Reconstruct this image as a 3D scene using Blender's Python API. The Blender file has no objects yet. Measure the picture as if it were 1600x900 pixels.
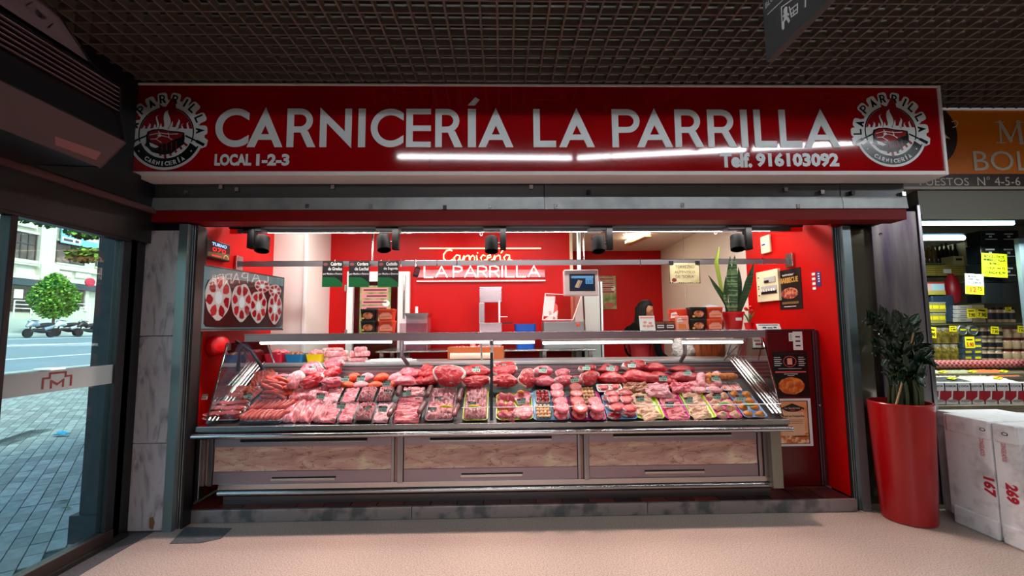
import bpy, bmesh, math, random
from mathutils import Matrix, Vector, noise
from math import sin, cos, pi, radians, sqrt
S = bpy.context.scene
COL = S.collection
# ---------------------------------------------------------------- camera
F = 690.0
CAMLOC = Vector((0, 0, 1.45))
CR = Matrix.Rotation(radians(-1.25), 3, 'Z') @ Matrix.Rotation(radians(95.0), 3, 'X') @ Matrix.Rotation(radians(-.48), 3, 'Z')
cd = bpy.data.cameras.new('camera'); cd.sensor_width = 36; cd.lens = F / 1600 * 36; cd.clip_start = .05; cd.clip_end = 300
co = bpy.data.objects.new('camera', cd); COL.objects.link(co)
co.matrix_world = Matrix.Translation(CAMLOC) @ CR.to_4x4()
S.camera = co
# ---------------------------------------------------------------- world, exposure, lamps
S.view_settings.view_transform = 'Standard'; S.view_settings.look = 'None'
S.view_settings.exposure = 0.0; S.view_settings.gamma = 1.0; S.view_settings.use_curve_mapping = False
W = bpy.data.worlds.new('sky'); S.world = W; W.use_nodes = True
wn = W.node_tree.nodes; wl = W.node_tree.links
sky = wn.new('ShaderNodeTexSky'); sky.sky_type = 'NISHITA'; sky.sun_elevation = radians(48); sky.sun_rotation = radians(100)
sky.sun_disc = False; sky.air_density = 1.2; sky.dust_density = 2.0
wn['Background'].inputs['Strength'].default_value = .5
wl.new(sky.outputs[0], wn['Background'].inputs[0])
def lamp(name, kind, loc, energy, color=(1, 1, 1), rot=(0, 0, 0), **k):
    d = bpy.data.lights.new(name, kind); d.energy = energy; d.color = color
    for a, v in k.items(): setattr(d, a, v)
    o = bpy.data.objects.new(name, d); COL.objects.link(o); o.location = loc; o.rotation_euler = rot
    return o
lamp('sun', 'SUN', (0, 0, 20), 3.6, (1, .97, .9), (radians(38), 0, radians(62)), angle=radians(4))
# shop ceiling panels, unseen concourse fills and the small track spots
for x, y, e in ((-1.5, 4.35, 26), (.2, 4.35, 26), (1.9, 4.35, 26)):
    lamp('ceiling_panel_light', 'AREA', (x, y, 2.69), e * .8, (1, .93, .88), shape='RECTANGLE', size=1.2, size_y=.35)
lamp('back_room_light', 'AREA', (1.9, 6.2, 2.66), 13, (1, .85, .66), shape='RECTANGLE', size=.15, size_y=1.1)
for x in (-1.4, .0, 1.4):
    lamp('counter_tube_light', 'AREA', (x, 3.77, 1.312), 5.5, (1, .9, .92), (radians(12), 0, 0), shape='RECTANGLE', size=1.25, size_y=.05)
for x, y, e in ((.2, -4.6, 190), (5.7, .9, 75), (-1.9, -3.2, 60)):
    lamp('concourse_fill_light', 'AREA', (x, y, 3.1), e, (.95, .97, 1), shape='RECTANGLE', size=1.6, size_y=.5)  # fills without fixtures; the right one is added to brighten the steel column
lamp('neighbour_shop_light', 'AREA', (4.6, 4.1, 2.25), 42, (.92, 1, .96), shape='RECTANGLE', size=1.4, size_y=.2)
lamp('header_fill_light', 'AREA', (.15, 3.75, 2.285), 30, (1, .92, .9), (radians(38), 0, 0), shape='RECTANGLE', size=4.6, size_y=.05)  # added fill, no fixture: lights the cards and rear wall from the front
# ---------------------------------------------------------------- helpers
def ray(px, py): return CR @ Vector(((px - 800) / F, -(py - 450) / F, -1))
def at(px, py, x=None, y=None, z=None):
    d = ray(px, py)
    if x is not None: t = x / d.x
    elif y is not None: t = y / d.y
    else: t = (z - 1.45) / d.z
    return CAMLOC + d * t
def deck(px, py, off=0.0):           # a point of the sloping deck of the display case
    d = ray(px, py); k = .6
    t = (.73 - k * 3.5 + off - 1.45) / (d.z - k * d.y)
    return CAMLOC + d * t
def lin(c):
    return tuple(((v / 255) / 12.92 if v <= 10.3 else (((v / 255) + .055) / 1.055) ** 2.4) for v in c)
MATS = {}
def M(name, rgb=(200, 200, 200), rough=.5, metal=0., var=None, bump=None, coat=0., emit=None, spec=.5, stretch=None, coords='Object', sheen=0, sss=0):
    if name in MATS: return MATS[name]
    m = bpy.data.materials.new(name); m.use_nodes = True; n = m.node_tree.nodes; l = m.node_tree.links
    b = n['Principled BSDF']; c = lin(rgb) + (1,)
    b.inputs['Base Color'].default_value = c; b.inputs['Roughness'].default_value = rough; b.inputs['Metallic'].default_value = metal
    b.inputs['Coat Weight'].default_value = coat; b.inputs['Coat Roughness'].default_value = .08; b.inputs['Specular IOR Level'].default_value = spec
    if sss: b.inputs['Subsurface Weight'].default_value = sss; b.inputs['Subsurface Radius'].default_value = (.01, .004, .003)
    if var or bump:
        tc = n.new('ShaderNodeTexCoord'); mp = n.new('ShaderNodeMapping'); l.new(tc.outputs[coords], mp.inputs[0])
        if stretch: mp.inputs['Scale'].default_value = stretch
    if var:
        sc, c2, lo, hi = var[:4]
        t = n.new('ShaderNodeTexNoise'); t.inputs['Scale'].default_value = sc; t.inputs['Detail'].default_value = 5
        if len(var) > 4: t.inputs['Distortion'].default_value = var[4]
        l.new(mp.outputs[0], t.inputs['Vector'])
        r = n.new('ShaderNodeValToRGB'); r.color_ramp.elements[0].position = lo; r.color_ramp.elements[1].position = hi
        r.color_ramp.elements[0].color = c; r.color_ramp.elements[1].color = lin(c2) + (1,)
        l.new(t.outputs['Fac'], r.inputs[0]); l.new(r.outputs[0], b.inputs['Base Color'])
        m['ramp'] = 1
    if bump:
        t2 = n.new('ShaderNodeTexNoise'); t2.inputs['Scale'].default_value = bump[0]; t2.inputs['Detail'].default_value = 4
        l.new(mp.outputs[0], t2.inputs['Vector'])
        bp = n.new('ShaderNodeBump'); bp.inputs['Strength'].default_value = bump[1]; bp.inputs['Distance'].default_value = bump[2] if len(bump) > 2 else .01
        l.new(t2.outputs['Fac'], bp.inputs['Height']); l.new(bp.outputs[0], b.inputs['Normal'])
    if emit:
        b.inputs['Emission Color'].default_value = lin(emit[0]) + (1,); b.inputs['Emission Strength'].default_value = emit[1]
    MATS[name] = m
    return m
def glass(name, tint=(235, 245, 245), lo=.04, gain=1.0):
    if name in MATS: return MATS[name]
    m = bpy.data.materials.new(name); m.use_nodes = True; n = m.node_tree.nodes; l = m.node_tree.links
    n.remove(n['Principled BSDF'])
    tr = n.new('ShaderNodeBsdfTransparent'); tr.inputs[0].default_value = lin(tint) + (1,)
    gl = n.new('ShaderNodeBsdfGlossy'); gl.inputs['Roughness'].default_value = .02
    ge = n.new('ShaderNodeNewGeometry'); dt = n.new('ShaderNodeVectorMath'); dt.operation = 'DOT_PRODUCT'; l.new(ge.outputs['Incoming'], dt.inputs[0]); l.new(ge.outputs['Normal'], dt.inputs[1])
    ab = n.new('ShaderNodeMath'); ab.operation = 'ABSOLUTE'; l.new(dt.outputs['Value'], ab.inputs[0]); su = n.new('ShaderNodeMath'); su.operation = 'SUBTRACT'; su.inputs[0].default_value = 1.0; l.new(ab.outputs[0], su.inputs[1])
    fr = n.new('ShaderNodeMath'); fr.operation = 'POWER'; fr.inputs[1].default_value = 5.0; l.new(su.outputs[0], fr.inputs[0])      # Schlick
    mt = n.new('ShaderNodeMath'); mt.operation = 'MULTIPLY_ADD'; mt.inputs[1].default_value = gain * .5; mt.inputs[2].default_value = lo * .5; mt.use_clamp = True
    mx = n.new('ShaderNodeMixShader'); l.new(fr.outputs[0], mt.inputs[0]); l.new(mt.outputs[0], mx.inputs[0])
    l.new(tr.outputs[0], mx.inputs[1]); l.new(gl.outputs[0], mx.inputs[2]); l.new(mx.outputs[0], n['Material Output'].inputs[0])
    MATS[name] = m; return m
WM = {}                                  # world matrices of the roots and parts
def rrect(w, h, r, n=4):
    P = []
    for cx, cy, a in ((w / 2 - r, h / 2 - r, 0), (-w / 2 + r, h / 2 - r, 90), (-w / 2 + r, -h / 2 + r, 180), (w / 2 - r, -h / 2 + r, 270)):
        for i in range(n + 1): t = radians(a + 90 * i / n); P.append((cx + r * cos(t), cy + r * sin(t)))
    return P
def ell(cx, cy, rx, ry=None, n=24, a0=0, a1=360):
    ry = ry or rx; full = abs(a1 - a0) >= 360
    return [(cx + rx * cos(radians(a0 + (a1 - a0) * i / n)), cy + ry * sin(radians(a0 + (a1 - a0) * i / n))) for i in range(n if full else n + 1)]
class Fr:                                 # a flat frame: origin, right, up; the normal faces the viewer
    def __init__(s, o, u=(1, 0, 0), v=(0, 0, 1)):
        s.o = Vector(o); s.u = Vector(u).normalized(); s.v = Vector(v).normalized(); s.n = s.u.cross(s.v)
    def p(s, a, b, d=0): return s.o + s.u * a + s.v * b + s.n * d
class MB:
    def __init__(s): s.v = []; s.f = []; s.m = []; s.ml = []
    def mi(s, mat):
        if mat not in s.ml: s.ml.append(mat)
        return s.ml.index(mat)
    def add(s, vs, fs, mat):
        k = len(s.v); s.v += [Vector(q) for q in vs]; i = s.mi(mat)
        for f in fs: s.f.append([k + q for q in f]); s.m.append(i)
        return s
    def box(s, x0, x1, y0, y1, z0, z1, mat):
        return s.add([(x, y, z) for z in (z0, z1) for y in (y0, y1) for x in (x0, x1)],
                     [(0, 2, 3, 1), (4, 5, 7, 6), (0, 1, 5, 4), (2, 6, 7, 3), (0, 4, 6, 2), (1, 3, 7, 5)], mat)
    def fbox(s, fr, a0, a1, b0, b1, d0, d1, mat):
        return s.add([fr.p(a, b, d) for d in (d0, d1) for b in (b0, b1) for a in (a0, a1)],
                     [(0, 2, 3, 1), (4, 5, 7, 6), (0, 1, 5, 4), (2, 6, 7, 3), (0, 4, 6, 2), (1, 3, 7, 5)], mat)
    def poly(s, fr, P, d0, d1, mat):
        s.k = getattr(s, 'k', 0) + 1; d1 += s.k * 1.2e-5
        n = len(P); A = sum(P[i][0] * P[(i + 1) % n][1] - P[(i + 1) % n][0] * P[i][1] for i in range(n))
        if A < 0: P = P[::-1]
        return s.add([fr.p(a, b, d0) for a, b in P] + [fr.p(a, b, d1) for a, b in P],
                     [list(range(n, 2 * n)), list(range(n - 1, -1, -1))] + [(i, (i + 1) % n, n + (i + 1) % n, n + i) for i in range(n)], mat)
    def band(s, fr, A, B, d0, d1, mat, closed=False):    # strip between two polylines
        s.k = getattr(s, 'k', 0) + 1; d1 += s.k * 1.2e-5
        n = len(A); V = [fr.p(a, b, d) for d in (d0, d1) for a, b in A] + [fr.p(a, b, d) for d in (d0, d1) for a, b in B]
        f = []
        for i in range(n if closed else n - 1):
            j = (i + 1) % n
            f += [(n + i, n + j, 3 * n + j, 3 * n + i), (i, j, n + j, n + i), (2 * n + j, 2 * n + i, 3 * n + i, 3 * n + j)]
        if not closed: f += [(0, n, 3 * n, 2 * n), (n - 1, 3 * n - 1, 4 * n - 1, 2 * n - 1)]
        return s.add(V, f, mat)
    def tube(s, pts, r, mat, n=8, cap=True):
        pts = [Vector(p) for p in pts]; R = r if isinstance(r, (list, tuple)) else [r] * len(pts)
        vs = []; up = None
        for i, p in enumerate(pts):
            t = (pts[min(i + 1, len(pts) - 1)] - pts[max(i - 1, 0)]).normalized()
            if up is None: up = t.orthogonal().normalized()
            up = (up - t * up.dot(t)).normalized(); q = t.cross(up)
            vs += [p + (up * cos(2 * pi * k / n) + q * sin(2 * pi * k / n)) * R[i] for k in range(n)]
        fs = [(i * n + k, i * n + (k + 1) % n, (i + 1) * n + (k + 1) % n, (i + 1) * n + k) for i in range(len(pts) - 1) for k in range(n)]
        if cap: fs += [list(range(n))[::-1], [(len(pts) - 1) * n + k for k in range(n)]]
        return s.add(vs, fs, mat)
    def lathe(s, c, prof, mat, n=20, ax=None):
        c = Vector(c); Q = Matrix.Identity(3) if ax is None else Vector((0, 0, 1)).rotation_difference(Vector(ax)).to_matrix()
        vs = [c + Q @ Vector((r * cos(2 * pi * k / n), r * sin(2 * pi * k / n), z)) for r, z in prof for k in range(n)]
        fs = [(i * n + k, i * n + (k + 1) % n, (i + 1) * n + (k + 1) % n, (i + 1) * n + k) for i in range(len(prof) - 1) for k in range(n)]
        fs += [list(range(n))[::-1], [(len(prof) - 1) * n + k for k in range(n)]]
        return s.add(vs, fs, mat)
    def text(s, fr, txt, w, h, mat, d0=.0, d1=.001, align='C', bold=0.0, keep=False):
        V, Fc, bw, bh = textmesh(txt, bold)
        sy = h / bh; sx = (w / bw) if w else sy
        if keep: sx = sy = min(sx, sy)
        ox = -bw * sx / 2 if align == 'C' else 0
        n = len(V)
        return s.add([fr.p(ox + x * sx, y * sy, d1) for x, y in V], Fc, mat)
    def mesh(s, name):
        me = bpy.data.meshes.new(name)
        me.from_pydata([tuple(v) for v in s.v], [], s.f)
        for m in s.ml: me.materials.append(m)
        me.polygons.foreach_set('material_index', s.m); me.update()
        return me
    def build(s, name, parent=None, smooth=None, bevel=0, local=False, kind=None, label=None, origin=None, seg=2):
        if parent is not None and not local:
            inv = WM[parent.name].inverted(); s.v = [inv @ v for v in s.v]
        if origin is None and not local:
            lo = Vector([min(v[i] for v in s.v) for i in range(3)]); hi = Vector([max(v[i] for v in s.v) for i in range(3)])
            origin = Vector(((lo.x + hi.x) / 2, (lo.y + hi.y) / 2, lo.z))
        if origin is None: origin = Vector((0, 0, 0))
        s.v = [v - origin for v in s.v]
        me = s.mesh(name); o = bpy.data.objects.new(name, me); COL.objects.link(o); o.location = origin
        if parent is not None: o.parent = parent
        WM[o.name] = (WM[parent.name] if parent is not None else Matrix()) @ Matrix.Translation(origin)
        if smooth is not None: shade(me, smooth)
        if bevel:
            b = o.modifiers.new('bevel', 'BEVEL'); b.width = bevel; b.segments = seg; b.limit_method = 'ANGLE'; b.angle_limit = radians(40)
        if kind: o['kind'] = kind
        if label: o['label'] = label
        return o
def shade(me, ang=40):
    bm = bmesh.new(); bm.from_mesh(me); bmesh.ops.recalc_face_normals(bm, faces=bm.faces)
    for f in bm.faces: f.smooth = True
    for e in bm.edges:
        if len(e.link_faces) == 2 and e.calc_face_angle(0) > radians(ang): e.smooth = False
    bm.to_mesh(me); bm.free()
TXT = {}
def textmesh(t, bold=0.0):
    k = (t, bold)
    if k not in TXT:
        c = bpy.data.curves.new('t', 'FONT'); c.body = t; c.resolution_u = 3 if len(t) < 8 else 2; c.offset = bold
        o = bpy.data.objects.new('t', c); COL.objects.link(o)
        m = bpy.data.meshes.new_from_object(o.evaluated_get(bpy.context.evaluated_depsgraph_get()))
        P = [(v.co.x, v.co.y) for v in m.vertices]; x0 = min(p[0] for p in P); y0 = min(p[1] for p in P)
        TXT[k] = ([(x - x0, y - y0) for x, y in P], [list(p.vertices) for p in m.polygons], max(p[0] for p in P) - x0, max(p[1] for p in P) - y0)
        bpy.data.objects.remove(o); bpy.data.curves.remove(c); bpy.data.meshes.remove(m)
    return TXT[k]
def tag(o, label=None, cat=None, group=None, kind=None):
    if label: o['label'] = label
    if cat: o['category'] = cat
    if group: o['group'] = group
    if kind: o['kind'] = kind
    return o
def thing(name, label, cat, loc=(0, 0, 0), rot=None, group=None):
    o = bpy.data.objects.new(name, None); COL.objects.link(o); o.empty_display_size = .05
    m = Matrix.Translation(Vector(loc)) @ (rot.to_4x4() if rot is not None else Matrix())
    o.matrix_world = m; WM[o.name] = m
    return tag(o, label, cat, group)
def copy_tree(o, loc, rot=None, label=None, parent=None, scale=None):
    c = o.copy(); COL.objects.link(c)
    if parent is None:
        m = Matrix.Translation(Vector(loc)) @ (rot.to_4x4() if rot is not None else Matrix())
        if scale: m = m @ Matrix.Diagonal(Vector(scale).to_4d())
        c.matrix_world = m; WM[c.name] = m
    else:
        c.parent = parent; WM[c.name] = WM[parent.name] @ c.matrix_basis
    if label: c['label'] = label
    for ch in KIDS.get(o.name, []): copy_tree(ch, None, parent=c)
    return c
KIDS = {}
def kids():
    KIDS.clear()
    for o in bpy.data.objects:
        if o.parent: KIDS.setdefault(o.parent.name, []).append(o)
def put(me, name, mat4, parent=None, label=None, cat=None, group=None):   # an object on shared mesh data
    o = bpy.data.objects.new(name, me); COL.objects.link(o)
    if parent is not None: o.parent = parent
    o.matrix_local = mat4
    return tag(o, label, cat, group)
def struct(mb, name, **k): return mb.build(name, kind='structure', **k)
RX = lambda d: Matrix.Rotation(radians(d), 3, 'X'); RY = lambda d: Matrix.Rotation(radians(d), 3, 'Y'); RZ = lambda d: Matrix.Rotation(radians(d), 3, 'Z')
def px(fr_y=None, **k): pass
# ---------------------------------------------------------------- materials
red = M('red_wall_paint', (194, 0, 0), .42, var=(3, (182, 0, 0), .3, .7), spec=.25)
red_dark = M('burgundy_panel', (92, 6, 12), .25, coat=.2)
white = M('white_panel', (232, 228, 222), .45)
white_s = M('white_plastic', (235, 235, 235), .35)
offw = M('cream_plastic', (226, 216, 178), .4)
black = M('black_plastic', (14, 14, 15), .4)
blackm = M('black_matte', (9, 9, 10), .8)
dark = M('dark_aluminium', (30, 32, 36), .42, metal=.3)
steel = M('brushed_steel', (185, 182, 180), .24, metal=1, bump=(60, .06, .002), stretch=(1, 30, 30))
steelv = M('brushed_steel_upright', (170, 168, 172), .3, metal=1, bump=(60, .06, .002), stretch=(30, 30, 1), var=(2.0, (130, 126, 132), .3, .7))
galv = M('galvanised_sheet', (150, 154, 154), .4, metal=.45, var=(5, (122, 126, 128), .35, .7), bump=(30, .05, .002))
chrome = M('chrome', (225, 222, 222), .07, metal=1)
alu = M('white_aluminium', (214, 206, 204), .4)
redpaint = M('glossy_red_vinyl', (150, 3, 10), .06, coat=.3, var=(2, (138, 2, 8), .4, .6))
letter = M('white_vinyl', (205, 212, 214), .3)
ink = M('black_ink', (12, 14, 16), .4)
rubber = M('black_rubber', (18, 18, 18), .7)
gl_case = glass('case_glass', (244, 250, 249), .04, .9)
gl_door = glass('door_glass', (226, 238, 234), .05, .8)
gl_side = glass('mirrored_side_glass', (190, 165, 165), .6, 1.0)
# ================================================================ SETTING
beige = M('speckled_floor_coating', (184, 170, 158), .42, var=(120, (132, 114, 102), .4, .68), bump=(200, .12, .002))
struct(MB().box(-2.52, 8, -6, 3.52, -.3, 0, beige), 'floor')
granite = M('grey_granite', (96, 96, 98), .5, var=(150, (52, 52, 55), .35, .7))
struct(MB().box(-2.72, -2.52, -6, 3.4, -.3, .004, granite), 'trim_1', label='dark grey granite strip along the glass entrance')
patch = M('worn_grey_concrete', (74, 80, 82), .5, var=(40, (96, 102, 104), .4, .7))
P = [at(265, 850, z=0), at(290, 824, z=0), at(362, 826, z=0), at(345, 842, z=0), at(312, 849, z=0)]
tag(MB().poly(Fr((0, 0, 0), (1, 0, 0), (0, 1, 0)), [(q.x, q.y) for q in P], .0005, .004, patch).build('floor_patch'), 'dark grey bare patch of floor in front of the step at left', 'floor patch')
# slab above and the open-cell ceiling
concrete = M('dark_void_concrete', (26, 24, 24), .9)
struct(MB().box(-2.9, 8, -6, 9, 3.9, 4.1, concrete), 'ceiling_slab')
ce = thing('ceiling', None, None, (0, 0, 3.263)); ce['kind'] = 'structure'
blade = M('brown_grey_ceiling_blade', (92, 80, 70), .55)
bx = MB().box(-5.4, 5.4, -.006, .006, 0, .05, blade).mesh('blade_long'); by = MB().box(-.006, .006, -.71, .71, 0, .05, blade).mesh('blade_cross')
for i in range(14):
    put(bx, 'blade', Matrix.Translation((2.55, 2.12 + i * .1, 0)), ce)
for i in range(108):
    put(by, 'blade', Matrix.Translation((-2.82 + i * .1, 2.81, .0003)), ce)
# faint ducts in the void
duct = M('void_duct', (60, 52, 46), .6)
for k, (x, y) in enumerate(((-.2, 2.4), (2.3, 2.9), (4.1, 2.5))):
    tag(MB().tube([(x, 1.2, 3.55), (x + .3, 4.6, 3.55)], .05, duct, 10).build('ceiling_pipe', smooth=50),
        ('left', 'middle', 'right')[k] + ' of the three pipes above the open cell ceiling', 'pipe', 'pipes above the ceiling grid')
# closing walls of the concourse behind the camera
cw = M('concourse_wall', (112, 104, 98), .6)
struct(MB().box(-2.9, 8, -6.2, -6, -.3, 3.9, cw), 'wall_back')
struct(MB().box(8, 8.2, -6.2, 9, -.3, 3.9, cw), 'wall_right')
blk = M('black_painted_frame', (16, 15, 16), .45)
wl_ = MB(); wl_.box(-2.82, -2.66, -6, 1.1, -.1, 3.9, blk); wl_.box(-2.82, -2.66, 1.1, 3.4, 2.1, 3.9, blk)
struct(wl_, 'wall_left')
struct(MB().box(-2.9, -2.72, 3.4, 9, 2.3, 3.9, blk).box(-2.9, 8, 3.66, 3.72, 2.76, 3.9, blk).box(-2.9, -2.7, 3.605, 3.72, 0, 2.4, blk), 'wall_above')
# entrance door -------------------------------------------------
d = thing('door_1', None, None, (-2.7, 3.2, 0)); d['kind'] = 'structure'
bronze = M('brown_bronze_rail', (66, 54, 52), .35, metal=.5)
MB().box(-2.73, -2.66, 1.12, 3.2, .02, .1, bronze).build('bottom_rail', d, bevel=.004)
MB().box(-2.73, -2.67, 1.12, 3.2, 2.08, 2.13, dark).build('top_rail', d, bevel=.004)
MB().box(-2.735, -2.67, 3.14, 3.205, .1, 2.08, dark).build('stile', d, bevel=.004)
MB().box(-2.735, -2.67, 2.42, 2.455, .1, 2.08, dark).build('stile', d, bevel=.004)
MB().box(-2.706, -2.694, 1.12, 3.14, .1, 2.08, gl_door).build('glass_pane', d)
frost = M('frosted_band', (150, 166, 168), .5)
q0 = at(175, 615, x=-2.69).z; zt = 1.213
MB().box(-2.692, -2.689, 1.12, 3.14, 1.085, zt, frost).build('frosted_band', d)
fr = Fr((-2.688, 0, 0), (0, 1, 0)); mk = M('brick_red_vinyl', (120, 52, 48), .5); e = MB()
def yz(X, Y): q = at(X / 4, 450 + Y / 4, x=-2.688); return (q.y, q.z)
def stroke(e, fr, pts, w, mat, d0=0, d1=.001):
    for (a, b), (c, dd) in zip(pts, pts[1:]):
        L = sqrt((c - a) ** 2 + (dd - b) ** 2) or 1; nx, ny = -(dd - b) / L * w / 2, (c - a) / L * w / 2; tx, ty = (c - a) / L * w / 2, (dd - b) / L * w / 2
        e.poly(fr, [(a - tx + nx, b - ty + ny), (a - tx - nx, b - ty - ny), (c + tx - nx, dd + ty - ny), (c + tx + nx, dd + ty + ny)], d0, d1, mat)
y0 = yz(260, 690)[0]; y1 = yz(438, 660)[0]; w_ = y1 - y0
stroke(e, fr, [(y0, 1.113), (y0, 1.170), (y0 + w_ * .22, 1.170), (y0 + w_ * .22, 1.196), (y0 + w_ * .78, 1.196), (y0 + w_ * .78, 1.170), (y1, 1.170), (y1, 1.113)], .011, mk)
ym = (y0 + y1) / 2
stroke(e, fr, [(ym - .036, 1.112), (ym - .036, 1.15), (ym, 1.128), (ym + .036, 1.15), (ym + .036, 1.112)], .011, mk)
e.build('market_logo', d)
# jambs, header strips
j = MB(); j.box(-2.78, -2.69, 3.215, 3.28, 0, 2.3, dark); j.box(-2.76, -2.69, 3.205, 3.3, 0, 2.3, blk); j.box(-2.78, -2.70, 3.29, 3.37, 0, 2.36, blk)
struct(j, 'trim_2', label='black jamb beside the glass entrance', bevel=.003)
struct(MB().box(-2.69, -2.63, -3, 3.36, 2.325, 2.365, M('dull_rose_strip', (96, 66, 66), .4, metal=.3)), 'trim_3')
struct(MB().box(-2.72, -2.6, -3, 3.16, 2.366, 2.56, blk), 'trim_4')
struct(MB().box(-2.74, -2.64, 1.1, 3.3, .004, .03, rubber), 'trim_5')
# outer slate post
struct(MB().box(-2.99, -2.8, 3.3, 3.6, .12, 3.2, M('slate_teal_post', (44, 56, 62), .6, var=(12, (36, 46, 52), .4, .7))).box(-3.03, -2.79, 3.27, 3.62, -.05, .16, M('slate_teal_post')), 'trim_6', label='dark slate post seen through the entrance glass')
# marble pillar and its slabs
mp_ = thing('wall_front', None, None, (-2.53, 3.4, 0)); mp_['kind'] = 'structure'
marb = M('grey_white_marble', (168, 162, 166), .32, var=(4.5, (104, 98, 104), .46, .72, 1.5), bump=(10, .04, .002), stretch=(3, 3, .8))
xl, xr = -2.70, -2.455
for z0, z1 in ((.012, .62), (.625, 1.4), (1.405, 2.2)):
    MB().box(xl, xr, 3.362, 3.45, z0, z1, marb).build('stone_panel', mp_, bevel=.002)
MB().box(-2.68, -2.4, 3.42, 3.6, 0, 2.26, blk).build('backing', mp_)
ru = M('rust_stain', (112, 78, 40), .6)
MB().poly(Fr((-2.53, 3.3615, .05)), [(-.015, -.02), (.012, -.03), (.022, .02), (.005, .06), (-.018, .05)], 0, .0006, ru).build('rust_stain', mp_)
# shutter guides
def guide(x0, name, s=1, y=3.36):
    g = MB(); g.box(min(x0, x0 + .066 * s), max(x0, x0 + .066 * s), y, y + .05, 0, 2.25, M('grey_blue_steel', (122, 138, 142), .35, metal=.7))
    a, b = sorted((x0 + .067 * s, x0 + .108 * s))
    g.box(a, b, y + .05, y + .14, 0, 2.25, blk)
    for o in (.071, .088): u, v = sorted((x0 + o * s, x0 + (o + .006) * s)); g.box(u, v, y + .045, y + .062, 0, 2.25, chrome)
    return struct(g, name)
guide(-2.455, 'trim_7'); guide(2.85, 'trim_8', -1, 3.5)
# step with its steel nosing and terracotta tiles
pl = thing('platform', None, None, (0, 3.6, 0)); pl['kind'] = 'structure'
MB().box(-2.42, 2.74, 3.53, 8, -.02, .078, M('grout', (58, 44, 42), .8)).build('base', pl)
worn = M('worn_step_steel', (146, 138, 138), .38, metal=.55, var=(7, (96, 98, 100), .48, .62), bump=(40, .1, .002))
for a, b in ((-2.42, -.7), (-.697, 1.1), (1.103, 2.74)):
    MB().box(a, b, 3.5, 3.53, .001, .092, worn).build('nosing', pl, bevel=.004)
TM = [MB().box(-.098, .098, -.098, .098, 0, .014, M('terracotta_%d' % i, c, .35, var=(9, c2, .3, .7))).mesh('tile_%d' % i) for i, (c, c2) in enumerate((((88, 34, 30), (66, 24, 22)), ((112, 42, 32), (90, 32, 26)), ((60, 26, 26), (44, 20, 20))))]
rnd = random.Random(3)
for i in range(25):
    for k in range(3 if i < 21 else 5):
        put(rnd.choice(TM), 'tile', Matrix.Translation((-2.31 + i * .205, 3.632 + k * .205 - 3.6, .077)), pl)
# header: shutter box, red beam, soffit
hb = thing('shutter_box', 'long galvanised shutter box under the red sign', 'shutter box', (.2, 3.4, 2.35))
for a, b in ((-2.705, .33), (.333, 2.68), (2.683, 3.2)):
    MB().box(a, b, 3.365, 3.6, 2.352, 2.56, M('galvanised_shaded', (92, 96, 98), .4, metal=.6)).build('casing_sheet', hb, bevel=.003)  # same sheet metal in a darker colour for the shaded upper half
    MB().add([(a, 3.352, 2.45), (b, 3.352, 2.45), (b, 3.34, 2.353), (a, 3.34, 2.353), (a, 3.366, 2.45), (b, 3.366, 2.45), (b, 3.366, 2.353), (a, 3.366, 2.353)], [(3, 2, 1, 0), (0, 1, 5, 4), (2, 3, 7, 6), (1, 2, 6, 5), (3, 0, 4, 7), (4, 5, 6, 7)], galv).build('lower_sheet', hb)  # lower fold given a paler colour for the floor light it reflects
rnd = random.Random(5)
for i, (X, Y, c) in enumerate(((291, 301, 0), (345, 292, 0), (370, 296, 0), (480, 322, 0), (520, 292, 0), (580, 322, 0), (695, 324, 1), (765, 322, 0), (830, 292, 0), (868, 323, 0), (920, 300, 1), (1066, 321, 0), (1228, 296, 0), (1247, 322, 0), (1285, 300, 0), (1333, 301, 1), (1412, 303, 0))):
    q = at(X, Y, y=3.34)
    MB().box(q.x - .014, q.x + .014, 3.336, 3.37, q.z - .016, q.z + .016, black if c else steel).build('clip', hb)
struct(MB().box(-2.705, 3.19, 3.352, 3.5, 2.266, 2.351, M('red_beam', (112, 5, 5), .5, spec=.2)), 'trim_9', label='red beam under the shutter box')
struct(MB().box(-2.705, 3.185, 3.37, 3.62, 2.284, 2.29, blackm).box(-2.7, 3.185, 3.601, 3.63, 2.29, 2.9, blackm), 'trim_10')
# shop shell
XL, XR, YB, HC = -2.445, 2.74, 5.4, 2.74
struct(MB().box(XL - .12, XL, 3.54, YB + .1, .09, HC, red), 'wall_shop_left')
struct(MB().box(XR, XR + .1, 3.56, 4.86, .092, HC, red), 'wall_shop_right')
wp = M('warm_white_paint', (228, 220, 208), .5)
struct(MB().box(XR + .0, XR + .1, 4.86, 7.6, .092, HC, wp), 'wall_shop_right_rear')
struct(MB().box(XL, .85, YB, YB + .1, .09, HC, red), 'wall_shop_rear')
struct(MB().box(.8, XR, 7.5, 7.6, .09, HC, red), 'wall_back_room')
struct(MB().box(.7, .8, YB + .1, 7.5, .09, HC, wp), 'wall_back_room_left')
struct(MB().box(.835, .87, YB - .02, YB + .1, .09, HC, offw), 'trim_11')
struct(MB().box(XL, -2.1, 4.73, YB, .09, HC, white).box(-2.11, -2.085, 4.71, 4.74, .09, HC, white_s), 'wall_column')
struct(MB().box(XL - .1, XR + .1, 3.72, 7.6, HC, HC + .08, wp), 'ceiling_shop')
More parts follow.
